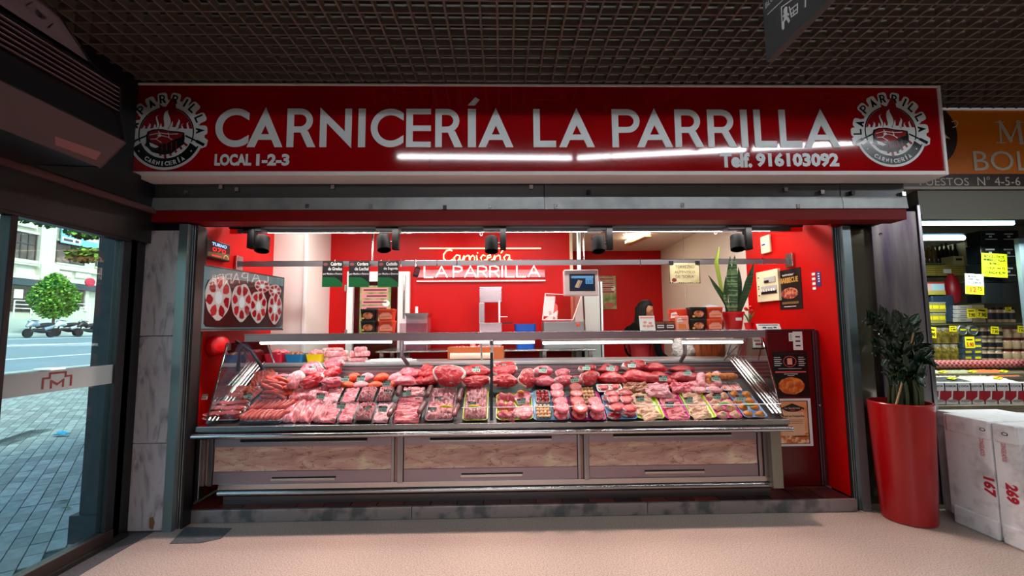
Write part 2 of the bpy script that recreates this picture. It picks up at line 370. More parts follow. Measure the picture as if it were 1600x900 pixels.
for i, x in enumerate((-1.5, .2, 1.9)):
    o = thing('ceiling_light', ('left', 'middle', 'right')[i] + ' flat ceiling lamp inside the butcher shop', 'lamp', (x, 4.35, 2.7), group='flat lamps on the shop ceiling')
    MB().box(x - .62, x + .62, 4.15, 4.55, 2.71, 2.738, white_s).build('frame', o); MB().box(x - .6, x + .6, 4.17, 4.53, 2.703, 2.712, M('lamp_panel', (255, 240, 230), .5, emit=((255, 236, 224), 3))).build('diffuser', o)
o = thing('tube_light', 'slim lit tube lamp on the ceiling of the back room', 'lamp', (1.9, 6.2, 2.66))
a = at(980, 379, z=2.68); b = at(1012, 364, z=2.68)
fr = Fr(((a.x + b.x) / 2, (a.y + b.y) / 2, 2.68), (1, 0, 0), (0, 1, 0)); L = (b - a).length / 2; dv = (b - a).normalized(); sd = Vector((-dv.y, dv.x, 0))
MB().fbox(Fr((a + b) / 2, sd, dv), -.05, .05, -L, L, .02, .05, M('gold_trim', (190, 150, 90), .4)).build('housing', o)
MB().fbox(Fr((a + b) / 2, sd, dv), -.035, .035, -L, L, -.02, .019, M('warm_tube', (255, 240, 215), .5, emit=((255, 238, 205), 9))).build('tube', o)
# ================================================================ MAIN SIGN
sg = thing('shop_sign', 'wide red butcher shop sign with white lettering and two round logos', 'sign', (.2, 3.25, 2.55))
YS = 3.15
SX0, SX1, SZ0, SZ1 = -2.97, 3.325, 2.556, 3.255
xs = at(672, 200, y=YS).x
MB().box(SX0, xs - .001, YS + .008, 3.34, SZ0 + .03, SZ1 - .015, redpaint).build('face_panel', sg)
MB().box(xs + .001, SX1, YS + .008, 3.34, SZ0 + .03, SZ1 - .015, redpaint).build('face_panel', sg)
MB().box(SX0, SX1, YS, 3.35, SZ1 - .016, SZ1, alu).build('frame_rail', sg, bevel=.002)
MB().box(SX0, SX1, YS, 3.35, SZ0, SZ0 + .03, alu).build('frame_rail', sg, bevel=.002)
MB().box(SX1, SX1 + .022, YS - .002, 3.35, SZ0, SZ1, alu).build('frame_end', sg, bevel=.002)
zt, zb = at(820, 170, y=YS).z, at(820, 229.5, y=YS).z; H = zt - zb; T = .165
def D_ring(w, st, top=1.0, hgt=.62, t=T):
    r = hgt / 2; cx = w - r; A = [(st, top)] + [(cx + r * cos(radians(90 - 180 * i / 12)), top - r + r * sin(radians(90 - 180 * i / 12))) for i in range(13)] + [(st, top - hgt)]
    q = r - t * .92; B = [(st, top - t * .92)] + [(cx + q * cos(radians(90 - 180 * i / 12)), top - r + q * sin(radians(90 - 180 * i / 12))) for i in range(13)] + [(st, top - hgt + t * .92)]
    return A, B
def glyph(e, fr, ch, w, h, mat, T=T):
    sc = lambda P: [(x * h, y * h) for x, y in P]; w = w / h; pl_ = lambda P: e.poly(fr, sc(P), -.004, .002, mat)
    if ch == 'C':
        R = .5; A = [(.5 + R * cos(radians(a)), .5 + R * sin(radians(a))) for a in range(50, 311, 10)]; q = R - T; B = [(.5 + q * cos(radians(a)) , .5 + q * sin(radians(a))) for a in range(50, 311, 10)]
        B[0] = (A[0][0] - .0, A[0][1] - T * 1.15); B[-1] = (A[-1][0], A[-1][1] + T * 1.15)
        e.band(fr, sc(A), sc(B), -.004, .002, mat)
    elif ch == 'A':
        k = T * 1.15; m = w / 2; s = 1 / m
        pl_([(0, 0), (k, 0), (m, (m - k) * s), (m, 1.03)]); pl_([(m, (m - k) * s), (w - k, 0), (w, 0), (m, 1.03)])
        yb, yt = .19, .33; pl_([(yb / s + k * .6, yb), (w - yb / s - k * .6, yb), (w - yt / s - k * .6, yt), (yt / s + k * .6, yt)])
    elif ch in 'RP':
        pl_([(0, 0), (T, 0), (T, 1), (0, 1)]); A, B = D_ring(w if ch == 'P' else w - .08, T); e.band(fr, sc(A), sc(B), -.004, .002, mat)
        if ch == 'R': pl_([(w - T * 1.22, 0), (w, 0), (w * .62 + T * .45, .42), (w * .62 - T * .75, .42)])
    elif ch == 'N':
        pl_([(0, 0), (T, 0), (T, .74), (0, 1.03)]); pl_([(w - T, .26), (w, -.03), (w, 1), (w - T, 1)]); pl_([(0, 1.03), (0, .8), (w, -.03), (w, .24)])
    elif ch in 'IÍ':
        pl_([(0, 0), (w, 0), (w, 1), (0, 1)])
        if ch == 'Í': pl_([(w * .0, 1.1), (w * .85, 1.1), (w * 1.45, 1.24), (w * .95, 1.31)])
    elif ch == 'E':
        pl_([(0, 0), (T, 0), (T, 1), (0, 1)])
        for y in (0, .42, .86): pl_([(T, y), (w, y), (w, y + .14), (T, y + .14)])
    elif ch == 'L': pl_([(0, 0), (T, 0), (T, 1), (0, 1)]); pl_([(T, 0), (w, 0), (w, T), (T, T)])
for ch, a, b in (('C', 336, 385), ('A', 386, 441.5), ('R', 448, 493), ('N', 499.5, 549), ('I', 559.5, 570.5), ('C', 579, 626), ('E', 634.5, 673), ('R', 680, 722.5), ('Í', 731, 743.5), ('A', 747.5, 802), ('L', 833.5, 868.5),
                 ('A', 873.5, 929), ('P', 956.5, 1000), ('A', 995, 1051), ('R', 1055, 1099.5), ('R', 1106, 1151.5), ('I', 1158, 1168.5), ('L', 1179, 1213.5), ('L', 1218.5, 1253), ('A', 1256, 1312)):
    x0, x1 = at(a, 200, y=YS).x, at(b, 200, y=YS).x; e = MB()
    glyph(e, Fr((x0, YS + .005, zb)), ch, x1 - x0, H, letter); e.build('letter', sg)
def cond(e, s, a, b, t, bo, bold=.05):
    x0, x1 = at(a, t, y=YS).x, at(b, t, y=YS).x; z1, z0 = at(a, t, y=YS).z, at(a, bo, y=YS).z
    e.text(Fr((x0, YS + .0065, z0)), s, x1 - x0, z1 - z0, letter, align='L', bold=bold)
e = MB(); cond(e, 'LOCAL', 335, 392.5, 240, 258.5); e.build('small_lettering', sg); e = MB(); cond(e, '1-2-3', 400, 452, 240, 258.5); e.build('small_lettering', sg)
e = MB(); cond(e, 'Telf.', 1125, 1175, 238, 261.5); e.build('small_lettering', sg); e = MB(); cond(e, '916103092', 1181, 1311, 238, 260.5); e.build('small_lettering', sg)
# round logo, drawn in units of a sixth of a pixel ------------------------------------------------
lred = M('logo_red', (128, 14, 18), .25, coat=.3); lwhite = M('logo_white', (200, 204, 204), .28, coat=.2); lblack = M('logo_black', (10, 14, 17), .22, coat=.2)
def logo(parent, C, k):
    f = Fr(C); L = []; K = lambda P: [(x * k, y * k) for x, y in P]
    g = thing_part('logo', parent, C)
    b = MB(); b.poly(f, K(ell(0, 0, 362, n=56, a0=168, a1=372)), 0, .0012, lwhite); b.poly(f, K(ell(0, 0, 290, n=48)), 0, .0012, lwhite)
    LET = (('L', 181, 335), ('A', 165, 318), ('P', 137.5, 338), ('A', 118, 336), ('R', 99, 342), ('R', 79, 342), ('I', 61, 342), ('L', 46, 342), ('L', 25.5, 336), ('A', 4.5, 322))
    for ch, a, r in LET:
        t = MB()
        rad = radians(a); c = Vector((cos(rad), sin(rad))); up = c; rt = Vector((sin(rad), -cos(rad)))
        def T(x, y): q = c * r + rt * x + up * y; return (q.x * k, q.y * k)
        b.poly(f, [T(x, y) for x, y in rrect(92 if ch != 'I' else 66, 128, 26, 3)], 0, .0012, lwhite)
        b.poly(f, [T(x, y - 50) for x, y in rrect(110, 90, 20, 3)], 0, .0012, lwhite)
        o = T(-30 if ch != 'I' else -9, -42); ff = Fr(f.p(o[0], o[1], .001), f.u * rt.x + f.v * rt.y, f.u * up.x + f.v * up.y)
        gl_(t, ff, ch, (60 if ch != 'I' else 18) * k, 84 * k, lblack); t.build('badge_letter', g)
    for s in (-1, 1):
        b.poly(f, [(x * k, y * k) for x, y in [(s * 250, -20), (s * 330, -20), (s * 395, -70), (s * 385, -130), (s * 340, -150), (s * 240, -140)]], 0, .0012, lwhite)
    b.build('badge', g)
    c = MB(); c.band(f, K(ell(0, 0, 262, n=48)), K(ell(0, 0, 250, n=48)), .0012, .002, lblack, closed=True)
    c.band(f, K(ell(0, 0, 338, n=40, a0=203, a1=337)), K(ell(0, 0, 262, n=40, a0=203, a1=337)), .0012, .002, lblack)
    c.poly(f, K(ell(0, 0, 248, n=40, a0=10, a1=170)), .0012, .0018, lred)
    c.build('ring', g)
    r = random.Random(4); fl = MB()
    def flame(x, y, w, h, mat, d, bend=0):
        L_ = [(x - w * .5 * sin(pi * min(1, .12 + .88 * (1 - t))) ** .8 * (1 - t) ** .35 + bend * sin(t * 5) * 1.3, y + h * t) for t in [i_ / 9 for i_ in range(9)]]; R_ = [(x + w * .5 * sin(pi * min(1, .12 + .88 * (1 - t))) ** .8 * (1 - t) ** .5 + bend * sin(t * 5 + .5) * 1.3, y + h * t) for t in [i_ / 9 for i_ in range(9)]]
        P = L_ + [(x + bend * 1.5, y + h)] + R_[::-1]
        fl.poly(f, K(P), .0018, d, mat)
    for i in range(9): x = -215 + i * 52; flame(x, 0, 30, 60 + 60 * (1 - abs(x) / 240) + r.uniform(0, 50), lwhite, .0022, r.uniform(-8, 8))
    fl.poly(f, K([(-240, -20), (-200, 30), (-100, 55), (0, 62), (100, 55), (200, 30), (240, -20)]), .0018, .0023, lwhite)
    flame(-70, 40, 110, 250, lred, .0024, -12); flame(25, 40, 150, 320, lred, .0025, -14); flame(100, 30, 80, 180, lred, .0024, 12)
    flame(0, 40, 90, 190, lwhite, .0027, 6); flame(-90, 40, 30, 140, lwhite, .0027, 8); flame(110, 30, 30, 110, lwhite, .0027, -6)
    fl.build('flames', g)
    st = MB(); ol = [(-185, -20), (-175, 15), (-120, 36), (-40, 38), (40, 20), (120, 15), (170, 5), (178, -50), (172, -110), (110, -160), (60, -205), (-20, -215), (-120, -190), (-180, -130)]
    st.poly(f, K(ol), .0018, .003, lblack)
    top = [(-168, -25), (-150, 8), (-105, 26), (-35, 28), (40, 8), (120, 2), (158, -8), (150, -40), (90, -60), (20, -98), (-60, -112), (-130, -92), (-160, -60)]
    st.poly(f, K(top), .003, .0034, lred)
    for a_ in ([(-150, -20), (-60, 0), (30, -12), (110, -10)], [(-70, 15), (-50, -25), (-90, -60), (-140, -62)], [(-50, -25), (20, -40), (60, -66)], [(20, 0), (30, -40)], [(-90, -60), (-40, -95)]):
        stroke(st, f, K(a_), 6 * k, lwhite, .0034, .0037)
    st.poly(f, K(ell(-60, -26, 18, 13, 12)), .0034, .0038, lwhite)
    for i in range(9): x = -176 + i * 44; stroke(st, f, K([(x * .98, -208 + abs(x) * .62), (x * 1.08 + 6, -246 + abs(x) * .72)]), 22 * k, lred, .0012, .0024)
    for i in range(6): x = -120 + i * 44; stroke(st, f, K([(x, -75 - 30 * cos(x / 90)), (x + 4, -150 - 20 * cos(x / 90))]), 9 * k, lred, .003, .0034)
    st.poly(f, K([(-150, -95), (-110, -110), (-60, -135), (-90, -150), (-140, -130)]), .003, .0035, lwhite)
    for s in (-1, 1):
        stroke(st, f, K([(s * 190, -30), (s * 300, -85)]), 16 * k, lblack, .002, .0026); stroke(st, f, K([(s * 300, -85), (s * 350, -112)]), 30 * k, lblack, .002, .0028)
        stroke(st, f, K([(s * 190, -60), (s * 290, -130)]), 12 * k, lwhite, .002, .0027); st.poly(f, K(ell(s * 245, -178, 7, n=8)), .002, .0024, lwhite)
    st.build('steak_emblem', g)
    s = 'CARNICERÍA'
    for i, ch in enumerate(s):
        tx = MB()
        a = radians(236 + i * (304 - 236) / 9.0); up = Vector((-cos(a), -sin(a))); rt = Vector((-sin(a), cos(a))); c2 = Vector((cos(a), sin(a))) * 322
        w = 12 if ch in 'IÍ' else 30; o = c2 - rt * w / 2
        ff = Fr(f.p(o.x * k, o.y * k, .0026), f.u * rt.x + f.v * rt.y, f.u * up.x + f.v * up.y); gl_(tx, ff, ch, w * k, 42 * k, lwhite); tx.build('badge_letter', g)
def gl_(e, ff, ch, w, h, mat):
    n0 = len(e.v); glyph(e, ff, ch, w, h, mat, .2)
    for i in range(n0, len(e.v)):
        dd = (e.v[i] - ff.o).dot(ff.n); e.v[i] -= ff.n * (dd - (.0012 if dd > 0 else 0))
def thing_part(name, parent, C):
    o = bpy.data.objects.new(name, None); COL.objects.link(o); o.empty_display_size = .05; inv = WM[parent.name].inverted(); o.location = inv @ Vector(C); o.parent = parent
    WM[o.name] = WM[parent.name] @ Matrix.Translation(o.location); return o
kk = 3.15 / F / 6
logo(sg, at(1391.3, 205.5, y=YS + .006), kk); logo(sg, at(260, 208, y=YS + .006), kk)
# neighbour's orange sign
o2 = thing('neighbour_sign', 'orange and brown sign of the neighbouring stall at far right', 'sign', (4.6, 3.7, 2.6))
orange = M('orange_vinyl', (196, 104, 12), .3, coat=.2); brown = M('dark_brown_vinyl', (46, 28, 28), .3)
YN = 3.62
z1, z0, zm = at(1540, 173, y=YN).z, at(1540, 292, y=YN).z, at(1540, 272, y=YN).z
MB().box(3.35, 8, YN, YN + .1, zm, z1, orange).build('face_panel', o2); MB().box(3.35, 8, YN - .004, YN + .1, z0, zm, brown).build('lower_panel', o2)
MB().box(3.3, 8, YN - .012, YN + .1, z1, z1 + .02, alu).build('frame_rail', o2); MB().box(3.3, 8, YN - .012, YN + .1, z0 - .022, z0, M('grey_rail', (150, 140, 128), .4)).build('frame_rail', o2)
c = at(1445, 210, y=YN); e = MB(); e.poly(Fr((c.x, YN, c.z)), [p for p in ell(0, 0, .285, .30, 40) if p[0] > -.3], 0, .003, brown); e.build('dark_disc', o2)
e = MB(); cr_ = M('cream_mark', (198, 190, 168), .4); c = at(1490, 194, y=YN); stroke(e, Fr((c.x, YN - .003, c.z)), [(-.015, .02), (.02, .03), (.035, .01), (.02, -.02), (-.01, -.03)], .008, cr_)
c = at(1475, 214, y=YN); e.poly(Fr((c.x, YN - .003, c.z)), [(-.05, .03), (0, .03), (.05, -.02), (.02, -.012), (-.02, -.02)], 0, .001, cr_); e.build('face_mark', o2)
def tpx(e, Y, s, a, b, t, bo, mat, bold=0, off=.001):
    x0, x1 = at(a, t, y=Y).x, at(b, t, y=Y).x; zz1, zz0 = at(a, t, y=Y).z, at(a, bo, y=Y).z
    e.text(Fr((x0, Y - off, zz0)), s, x1 - x0, zz1 - zz0, mat, align='L', bold=bold)
e = MB(); grey_l = M('pale_lettering', (178, 172, 158), .4)
for X0, Y0, w, h in ((1557, 187, 44, 36),):      # serif M, cut by the frame
    a = at(X0, Y0 + h, y=YN); f = Fr((a.x, YN - .002, a.z)); s = w / F * YN / 44; stroke(e, f, [(7 * s, 0), (9 * s, 35 * s)], 3 * s, grey_l); stroke(e, f, [(9 * s, 35 * s), (24 * s, 4 * s)], 6 * s, grey_l); stroke(e, f, [(24 * s, 4 * s), (40 * s, 35 * s)], 3 * s, grey_l); stroke(e, f, [(40 * s, 35 * s), (42 * s, 0)], 6 * s, grey_l)
    for q in ((0, 0, 14), (2, 35, 14), (36, 35, 12), (36, 0, 14)): stroke(e, f, [(q[0] * s, q[1] * s), ((q[0] + q[2]) * s, q[1] * s)], 1.5 * s, grey_l)
e.build('letter', o2)
e = MB(); tpx(e, YN, 'BOL', 1519, 1607, 236, 267, grey_l, 0, .003); e.build('lettering', o2)
e = MB(); tpx(e, YN - .004, 'PUESTOS', 1436, 1513, 278, 290, grey_l, 0); e.build('lettering', o2); e = MB(); tpx(e, YN - .004, 'N° 4-5-6', 1526, 1593, 276, 290, grey_l, 0); e.build('lettering', o2)
# hanging exit board
xb = at(1197, 97, z=2.62); X = xb.x; hs = thing('hanging_board', 'dark grey hanging board with white exit and trolley pictograms', 'sign', (X, 1.4, 2.62))
bg = M('grey_board', (66, 70, 70), .45)
MB().box(X, X + .03, .9, xb.y, 2.62, 3.15, bg).build('panel', hs, bevel=.002)
MB().tube([(X + .015, xb.y - .2, 3.15), (X + .015, xb.y - .2, 3.5)], .006, steel).build('hanger', hs); MB().tube([(X + .015, 1.2, 3.15), (X + .015, 1.2, 3.5)], .006, steel).build('hanger', hs)
f = Fr((X - .0005, 0, 0), (0, -1, 0)); pw = M('white_print', (210, 214, 212), .5); e = MB()
def bp(X_, Y_): q = at(1200 + X_ / 4, Y_ / 4, x=X); return (-q.y, q.z)
stroke(e, f, [bp(90, 175), bp(85, 45), bp(150, 0)], .004, pw)
e.poly(f, [(bp(110, 62)[0] + .012 * cos(t / 10 * 2 * pi), bp(110, 62)[1] + .012 * sin(t / 10 * 2 * pi)) for t in range(10)], 0, .001, pw)
stroke(e, f, [bp(112, 75), bp(112, 110)], .02, pw); stroke(e, f, [bp(112, 110), bp(98, 140), bp(97, 175)], .011, pw); stroke(e, f, [bp(114, 110), bp(125, 118), bp(132, 132)], .011, pw)
stroke(e, f, [bp(112, 80), bp(98, 100)], .007, pw); stroke(e, f, [bp(112, 80), bp(130, 92)], .007, pw)
stroke(e, f, [bp(135, 45), bp(148, 105), bp(185, 78), bp(185, 25), bp(140, 62)], .005, pw); stroke(e, f, [bp(150, 85), bp(186, 52)], .005, pw); stroke(e, f, [bp(160, 60), bp(163, 95)], .004, pw)
stroke(e, f, [bp(0, 90), bp(95, 0)], .003, pw); stroke(e, f, [bp(235, 40), bp(235, 0)], .006, pw)
e.build('pictogram', hs)
e = MB(); q = bp(-12, 62); r_ = bp(45, -8); uu = Vector((0, -(r_[0] - q[0]), r_[1] - q[1])).normalized()
e.text(Fr(Vector((X - .0005, -q[0], q[1])), (0, -1, 0), (0, 0, 1)), 'BLOQ', .09, .03, pw, align='L'); e.build('lettering', hs)
# ================================================================ AIR CURTAIN
ac = thing('air_curtain', 'long dark air curtain unit hung over the glass entrance', 'air curtain', (-2.3, 1.5, 2.3))
YA = 2.4; pt = lambda a, b: (lambda q: (q.x, q.z))(at(a, b, y=YA))
A0, A1, G1, B1, C1, E1 = pt(78, 3), pt(140, 97), pt(187, 137), pt(187, 172), pt(195, 222), pt(155, 262)
def extr(e, P, y0, y1, mat):
    n = len(P); return e.add([(x, y, z) for y in (y0, y1) for x, z in P], [(i, (i + 1) % n, n + (i + 1) % n, n + i) for i in range(n)] + [list(range(n))[::-1], list(range(n, 2 * n))], mat)
acp = M('rose_grey_housing', (150, 118, 122), .4, var=(4, (128, 98, 102), .3, .7)); acd = M('black_housing', (20, 20, 22), .4); acb = M('taupe_housing', (66, 54, 54), .5)
In = (-2.62, 3.1); Ib = (-2.62, E1[1] + .02)
extr(MB(), [A0, A1, (A1[0] - .02, A1[1] + .01), (A0[0] - .02, A0[1] + .01)], -1.5, YA, acp).build('intake_panel', ac)
extr(MB(), [(A0[0] - .03, A0[1]), (A1[0] - .02, A1[1] - .005), (G1[0] - .03, G1[1]), (B1[0] - .03, B1[1]), (C1[0] - .004, C1[1]), (E1[0] - .004, E1[1] + .006), Ib, (-2.62, A0[1])], -1.5, YA - .004, acd).build('body', ac)
fr_ = lambda a, b, t: (a[0] + (b[0] - a[0]) * t, a[1] + (b[1] - a[1]) * t)
for i in range(6):
    p = fr_(G1, B1, i / 5.0); extr(MB(), [(p[0] - .028, p[1] + .006), (p[0], p[1] - .003), (p[0], p[1] - .006), (p[0] - .028, p[1] + .002)], -1.5, YA, acp).build('slat', ac)
extr(MB(), [C1, E1, (E1[0] - .005, E1[1] + .008), (C1[0] - .005, C1[1] + .008)], -1.5, YA, acb).build('underside', ac)
MB().box(A0[0] - .02, C1[0], YA, YA + .012, E1[1], E1[1] + .001, acd)
extr(MB(), [(A0[0] - .03, A0[1]), A1, G1, B1, C1, E1, Ib], YA, YA + .012, acd).build('end_plate', ac)
# AIR marking and chrome edge
def onp(X_, Y_, nrm, P0):
    dd = ray(X_, Y_); t = (P0 - CAMLOC).dot(nrm) / dd.dot(nrm); return CAMLOC + dd * t
a0 = Vector((A0[0], YA, A0[1])); a1 = Vector((A1[0], YA, A1[1])); nn = (a0 - a1).cross(Vector((0, 1, 0))).normalized()
if nn.x < 0: nn = -nn
e = MB()
up = (a0 - a1).normalized(); f = Fr(onp(63, 24, nn, a1) + nn * .001, (0, 1, 0), up)
if f.n.dot(nn) < 0: f = Fr(f.o, (0, -1, 0), up)
ua = (Vector((0, 1, 0)) * .62 + up * .78).normalized(); va = f.n.cross(ua); fa_ = Fr(f.o, ua, va); fa_ = Fr(f.o - fa_.u * .045 - fa_.v * .02, ua, va); e.text(fa_, 'AIR', .09, .045, ink, align='L', d1=.002)
stroke(e, fa_, [(-.03, -.03), (.09, -.03)], .004, ink, 0, .002); stroke(e, fa_, [(0, .075), (.12, .075)], .004, ink, 0, .002); e.build('marking', ac)
MB().tube([a0 + up * .3, a1], .008, chrome).build('edge_strip', ac)
lb = M('rose_label', (128, 84, 84), .4)
q1 = at(84, 224, y=1.95); ub = Vector((E1[0] - C1[0], 0, E1[1] - C1[1])).normalized(); nb = ub.cross(Vector((0, 1, 0)))
nb = nb if nb.z < 0 else -nb; P0 = Vector((E1[0], 0, E1[1]))
cs = [onp(86, 213, nb, P0), onp(158, 238, nb, P0), onp(150, 250, nb, P0), onp(86, 226, nb, P0)]
MB().add([c_ + nb * .001 for c_ in cs] + [c_ - nb * .001 for c_ in cs], [(0, 1, 2, 3), (7, 6, 5, 4), (0, 4, 5, 1), (2, 6, 7, 3), (1, 5, 6, 2), (3, 7, 4, 0)], lb).build('rating_label', ac)
# ceiling tube lamps of the concourse (their reflection runs across the sign)
LP = [((-1.25, 1.12, 3.5), (.86, 1.075, 3.5)), ((.93, 1.08, 3.5), (2.87, 1.34, 3.5)), ((2.95, 1.36, 3.5), (4.85, 1.67, 3.5))]
for i, (p0, p1) in enumerate(LP):
    p0 = Vector(p0); p1 = Vector(p1)
    o = thing('ceiling_tube_lamp', ('left', 'middle', 'right')[i] + ' one of the concourse tube lamps mirrored in the red sign', 'lamp', (p0 + p1) / 2)
    MB().tube([p0, p1], .02, M('concourse_tube', (255, 255, 255), .5, emit=((245, 250, 255), 38)), 8).build('tube', o)
    dv = (p1 - p0).normalized(); f = Fr((p0 + p1) / 2, dv, (0, 0, 1)); L = (p1 - p0).length / 2
    MB().fbox(f, -L, L, .03, .07, -.03, .03, white_s).build('housing', o)
    for k in (-.7, .7): q = (p0 + p1) / 2 + dv * (L * k); MB().tube([q + Vector((0, 0, .07)), q + Vector((0, 0, .4))], .006, steel, 6).build('hanger', o)
# ================================================================ DISPLAY CASE
CX0, CX1 = -2.26, 2.19
dc = thing('display_case', 'long stainless butcher display case with sloping glass and three marble bays', 'display case', (0, 3.6, .092))
zc = lambda py, y, X=768: at(X, py, y=y).z
xc = lambda X, y, py=720: at(X, py, y=y).x
YF = 3.58
zk0, zk1 = .092, zc(768, YF)
MB().box(CX0 + .08, CX1 - .06, YF + .03, YF + .1, zk0, zk1, M('dark_kick_steel', (92, 88, 90), .35, metal=.8)).build('kick_plate', dc)
m = MB(); m.tube([(CX0 + .06, YF - .0, zc(764, YF)), (CX1 - .03, YF, zc(764, YF))], .026, steel, 12); m.box(CX0 + .06, CX1 - .03, YF - .012, YF + .05, zc(758, YF), zc(750, YF), steel); m.build('lower_rail', dc, smooth=40)
marble = bpy.data.materials.new('pink_cream_marble'); marble.use_nodes = True; n = marble.node_tree.nodes; l = marble.node_tree.links
tc = n.new('ShaderNodeTexCoord'); mp = n.new('ShaderNodeMapping'); mp.inputs['Scale'].default_value = (1, 1, 3.6); mp.inputs['Rotation'].default_value = (0, radians(3), 0)
n1 = n.new('ShaderNodeTexNoise'); n1.inputs['Scale'].default_value = 3.2; n1.inputs['Detail'].default_value = 8; n1.inputs['Distortion'].default_value = 1.2
r1 = n.new('ShaderNodeValToRGB'); E_ = r1.color_ramp.elements; E_[0].position = .3; E_[0].color = lin((172, 124, 114)) + (1,); E_[1].position = .7; E_[1].color = lin((216, 190, 162)) + (1,)
x_ = E_.new(.5); x_.color = lin((196, 152, 138)) + (1,)
n2 = n.new('ShaderNodeTexNoise'); n2.inputs['Scale'].default_value = 4.2; n2.inputs['Detail'].default_value = 5; n2.inputs['Distortion'].default_value = .5
r2 = n.new('ShaderNodeValToRGB'); E_ = r2.color_ramp.elements; E_[0].position = .488; E_[0].color = (1, 1, 1, 1); E_[1].position = .512; E_[1].color = (1, 1, 1, 1); x_ = E_.new(.5); x_.color = (.22, .13, .1, 1)
mx = n.new('ShaderNodeMix'); mx.data_type = 'RGBA'; mx.blend_type = 'MULTIPLY'; mx.inputs[0].default_value = .8
l.new(tc.outputs['Object'], mp.inputs[0]); l.new(mp.outputs[0], n1.inputs[0]); l.new(mp.outputs[0], n2.inputs[0]); l.new(n1.outputs[0], r1.inputs[0]); l.new(n2.outputs[0], r2.inputs[0])
l.new(r1.outputs[0], mx.inputs[6]); l.new(r2.outputs[0], mx.inputs[7]); l.new(mx.outputs[2], n['Principled BSDF'].inputs[0]); n['Principled BSDF'].inputs['Roughness'].default_value = .25
zt_ = zc(676, YF)
bays = [(xc(334, YF), xc(611, YF)), (xc(631, YF), xc(902, YF)), (xc(921, YF), xc(1184, YF))]
pan = M('bay_steel', (160, 144, 152), .4, metal=1, bump=(60, .05, .002), stretch=(1, 30, 30))
US, LS_ = [], []
for a, b in bays:
    US.append(MB().box(a, b, YF, YF + .03, zc(693, YF), zt_, pan).build('upper_strip', dc))
    MB().box(a, b, YF + .006, YF + .03, zc(731, YF), zc(693.3, YF), marble).build('marble_panel', dc)
    LS_.append(MB().box(a, b, YF, YF + .03, zc(750.5, YF), zc(731.3, YF), pan).build('lower_strip', dc))
for a, b, py in ((376, 574, 689), (672, 862, 686), (958, 1143, 680)):
    x0, x1 = xc(a, YF, 685), xc(b, YF, 685); z = at((a + b) / 2, py, y=YF).z
    h = MB(); h.box(x0, x1, YF - .003, YF, z, z + .018, blackm); h.box(x0, x1 - .003, YF - .012, YF, z - .012, z, steel); h.build('handle', US.pop(0))
for a, b, py in ((424, 524, 748), (720, 816, 742), (1007, 1100, 737)):
    x0, x1 = xc(a, YF, 745), xc(b, YF, 745); z = at((a + b) / 2, py, y=YF).z
    h = MB(); h.box(x0, x1, YF - .014, YF, z - .01, z + .008, steel); h.box(x0 + .004, x1 + .006, YF - .002, YF, z + .006, z + .016, blackm); h.build('handle', LS_.pop(0), bevel=.002)
for a, b in ((612, 630), (903, 920), (318, 333), (1185, 1200)):
    x0, x1 = xc(a, YF), xc(b, YF); h = MB(); w = x1 - x0
    h.box(x0, x0 + w * .22, YF - .01, YF + .04, zc(752, YF), zt_, steelv); h.box(x0 + w * .24, x0 + w * .5, YF + .01, YF + .04, zc(752, YF), zt_, M('rose_upright', (170, 128, 118), .4)); h.box(x0 + w * .55, x1, YF - .012, YF + .04, zc(752, YF), zt_, steelv); h.build('upright', dc)
lx0, lx1 = at(1203, 700, y=3.54).x, at(1219, 700, y=3.54).x
MB().box(lx0, lx1, 3.52, 3.62, at(1210, 762, y=3.54).z, zt_, M('olive_grey_steel', (140, 134, 118), .4, metal=.6)).build('end_leg', dc, bevel=.003)
lx0, lx1 = at(308, 720, y=3.56).x, at(315, 720, y=3.56).x
MB().box(lx0, lx1, 3.54, 3.62, at(310, 781, y=3.56).z, zt_, steelv).build('end_leg', dc, bevel=.003)
# front ledge with its round bumper
m = MB(); m.box(CX0 - .06, CX1 + .03, 3.455, 3.6, zc(669, 3.46), zc(661, 3.46), steel); m.box(CX0 - .06, CX1 + .03, 3.47, 3.6, zc(674, 3.46), zc(669, 3.46), M('shaded_ledge_steel', (90, 88, 90), .15, metal=1)); m.build('front_ledge', dc, bevel=.004)  # recess under the ledge coloured dark for its shadow
m = MB(); m.tube([(CX0 - .07, 3.44, zc(676.5, 3.44)), (CX1 + .04, 3.44, zc(676.5, 3.44))], .019, M('bumper_steel', (205, 202, 202), .16, metal=1), 14); m.build('bumper', dc, smooth=40)
# deck, stepped rear, sides
KD = .6; AD = math.degrees(math.atan(KD))
deckm = M('deck_steel', (196, 186, 188), .3, metal=.7)
m = MB(); m.add([(CX0, 3.49, .715), (CX1, 3.49, .715), (CX1, 4.12, 1.09), (CX0, 4.12, 1.09), (CX0, 3.49, .69), (CX1, 3.49, .69), (CX1, 4.12, 1.06), (CX0, 4.12, 1.06)],
      [(0, 1, 2, 3), (7, 6, 5, 4), (0, 4, 5, 1), (3, 2, 6, 7), (0, 3, 7, 4), (1, 5, 6, 2)], M('display_deck', (48, 32, 36), .45)); m.build('deck', dc)
for i in range(4):
    yy_ = 3.93 + i * .05; zz_ = .715 + .5952 * (yy_ - 3.49); MB().box(CX0 + .02, CX1 - .02, yy_, yy_ + .02, zz_, zz_ + .022, M('slot_bar', (150, 112, 120), .3, metal=.8)).build('rear_slot_bar', dc)
m = MB()
for i in range(3): m.box(CX0, CX1, 4.12 + i * .03, 4.16 + i * .03, 1.05, 1.085 + i * .018, deckm if i % 2 == 0 else M('slot_dark', (60, 52, 54), .5))
m.box(CX0, CX1, 4.2, 4.56, 1.07, 1.13, deckm); m.build('rear_ledge', dc, bevel=.003)
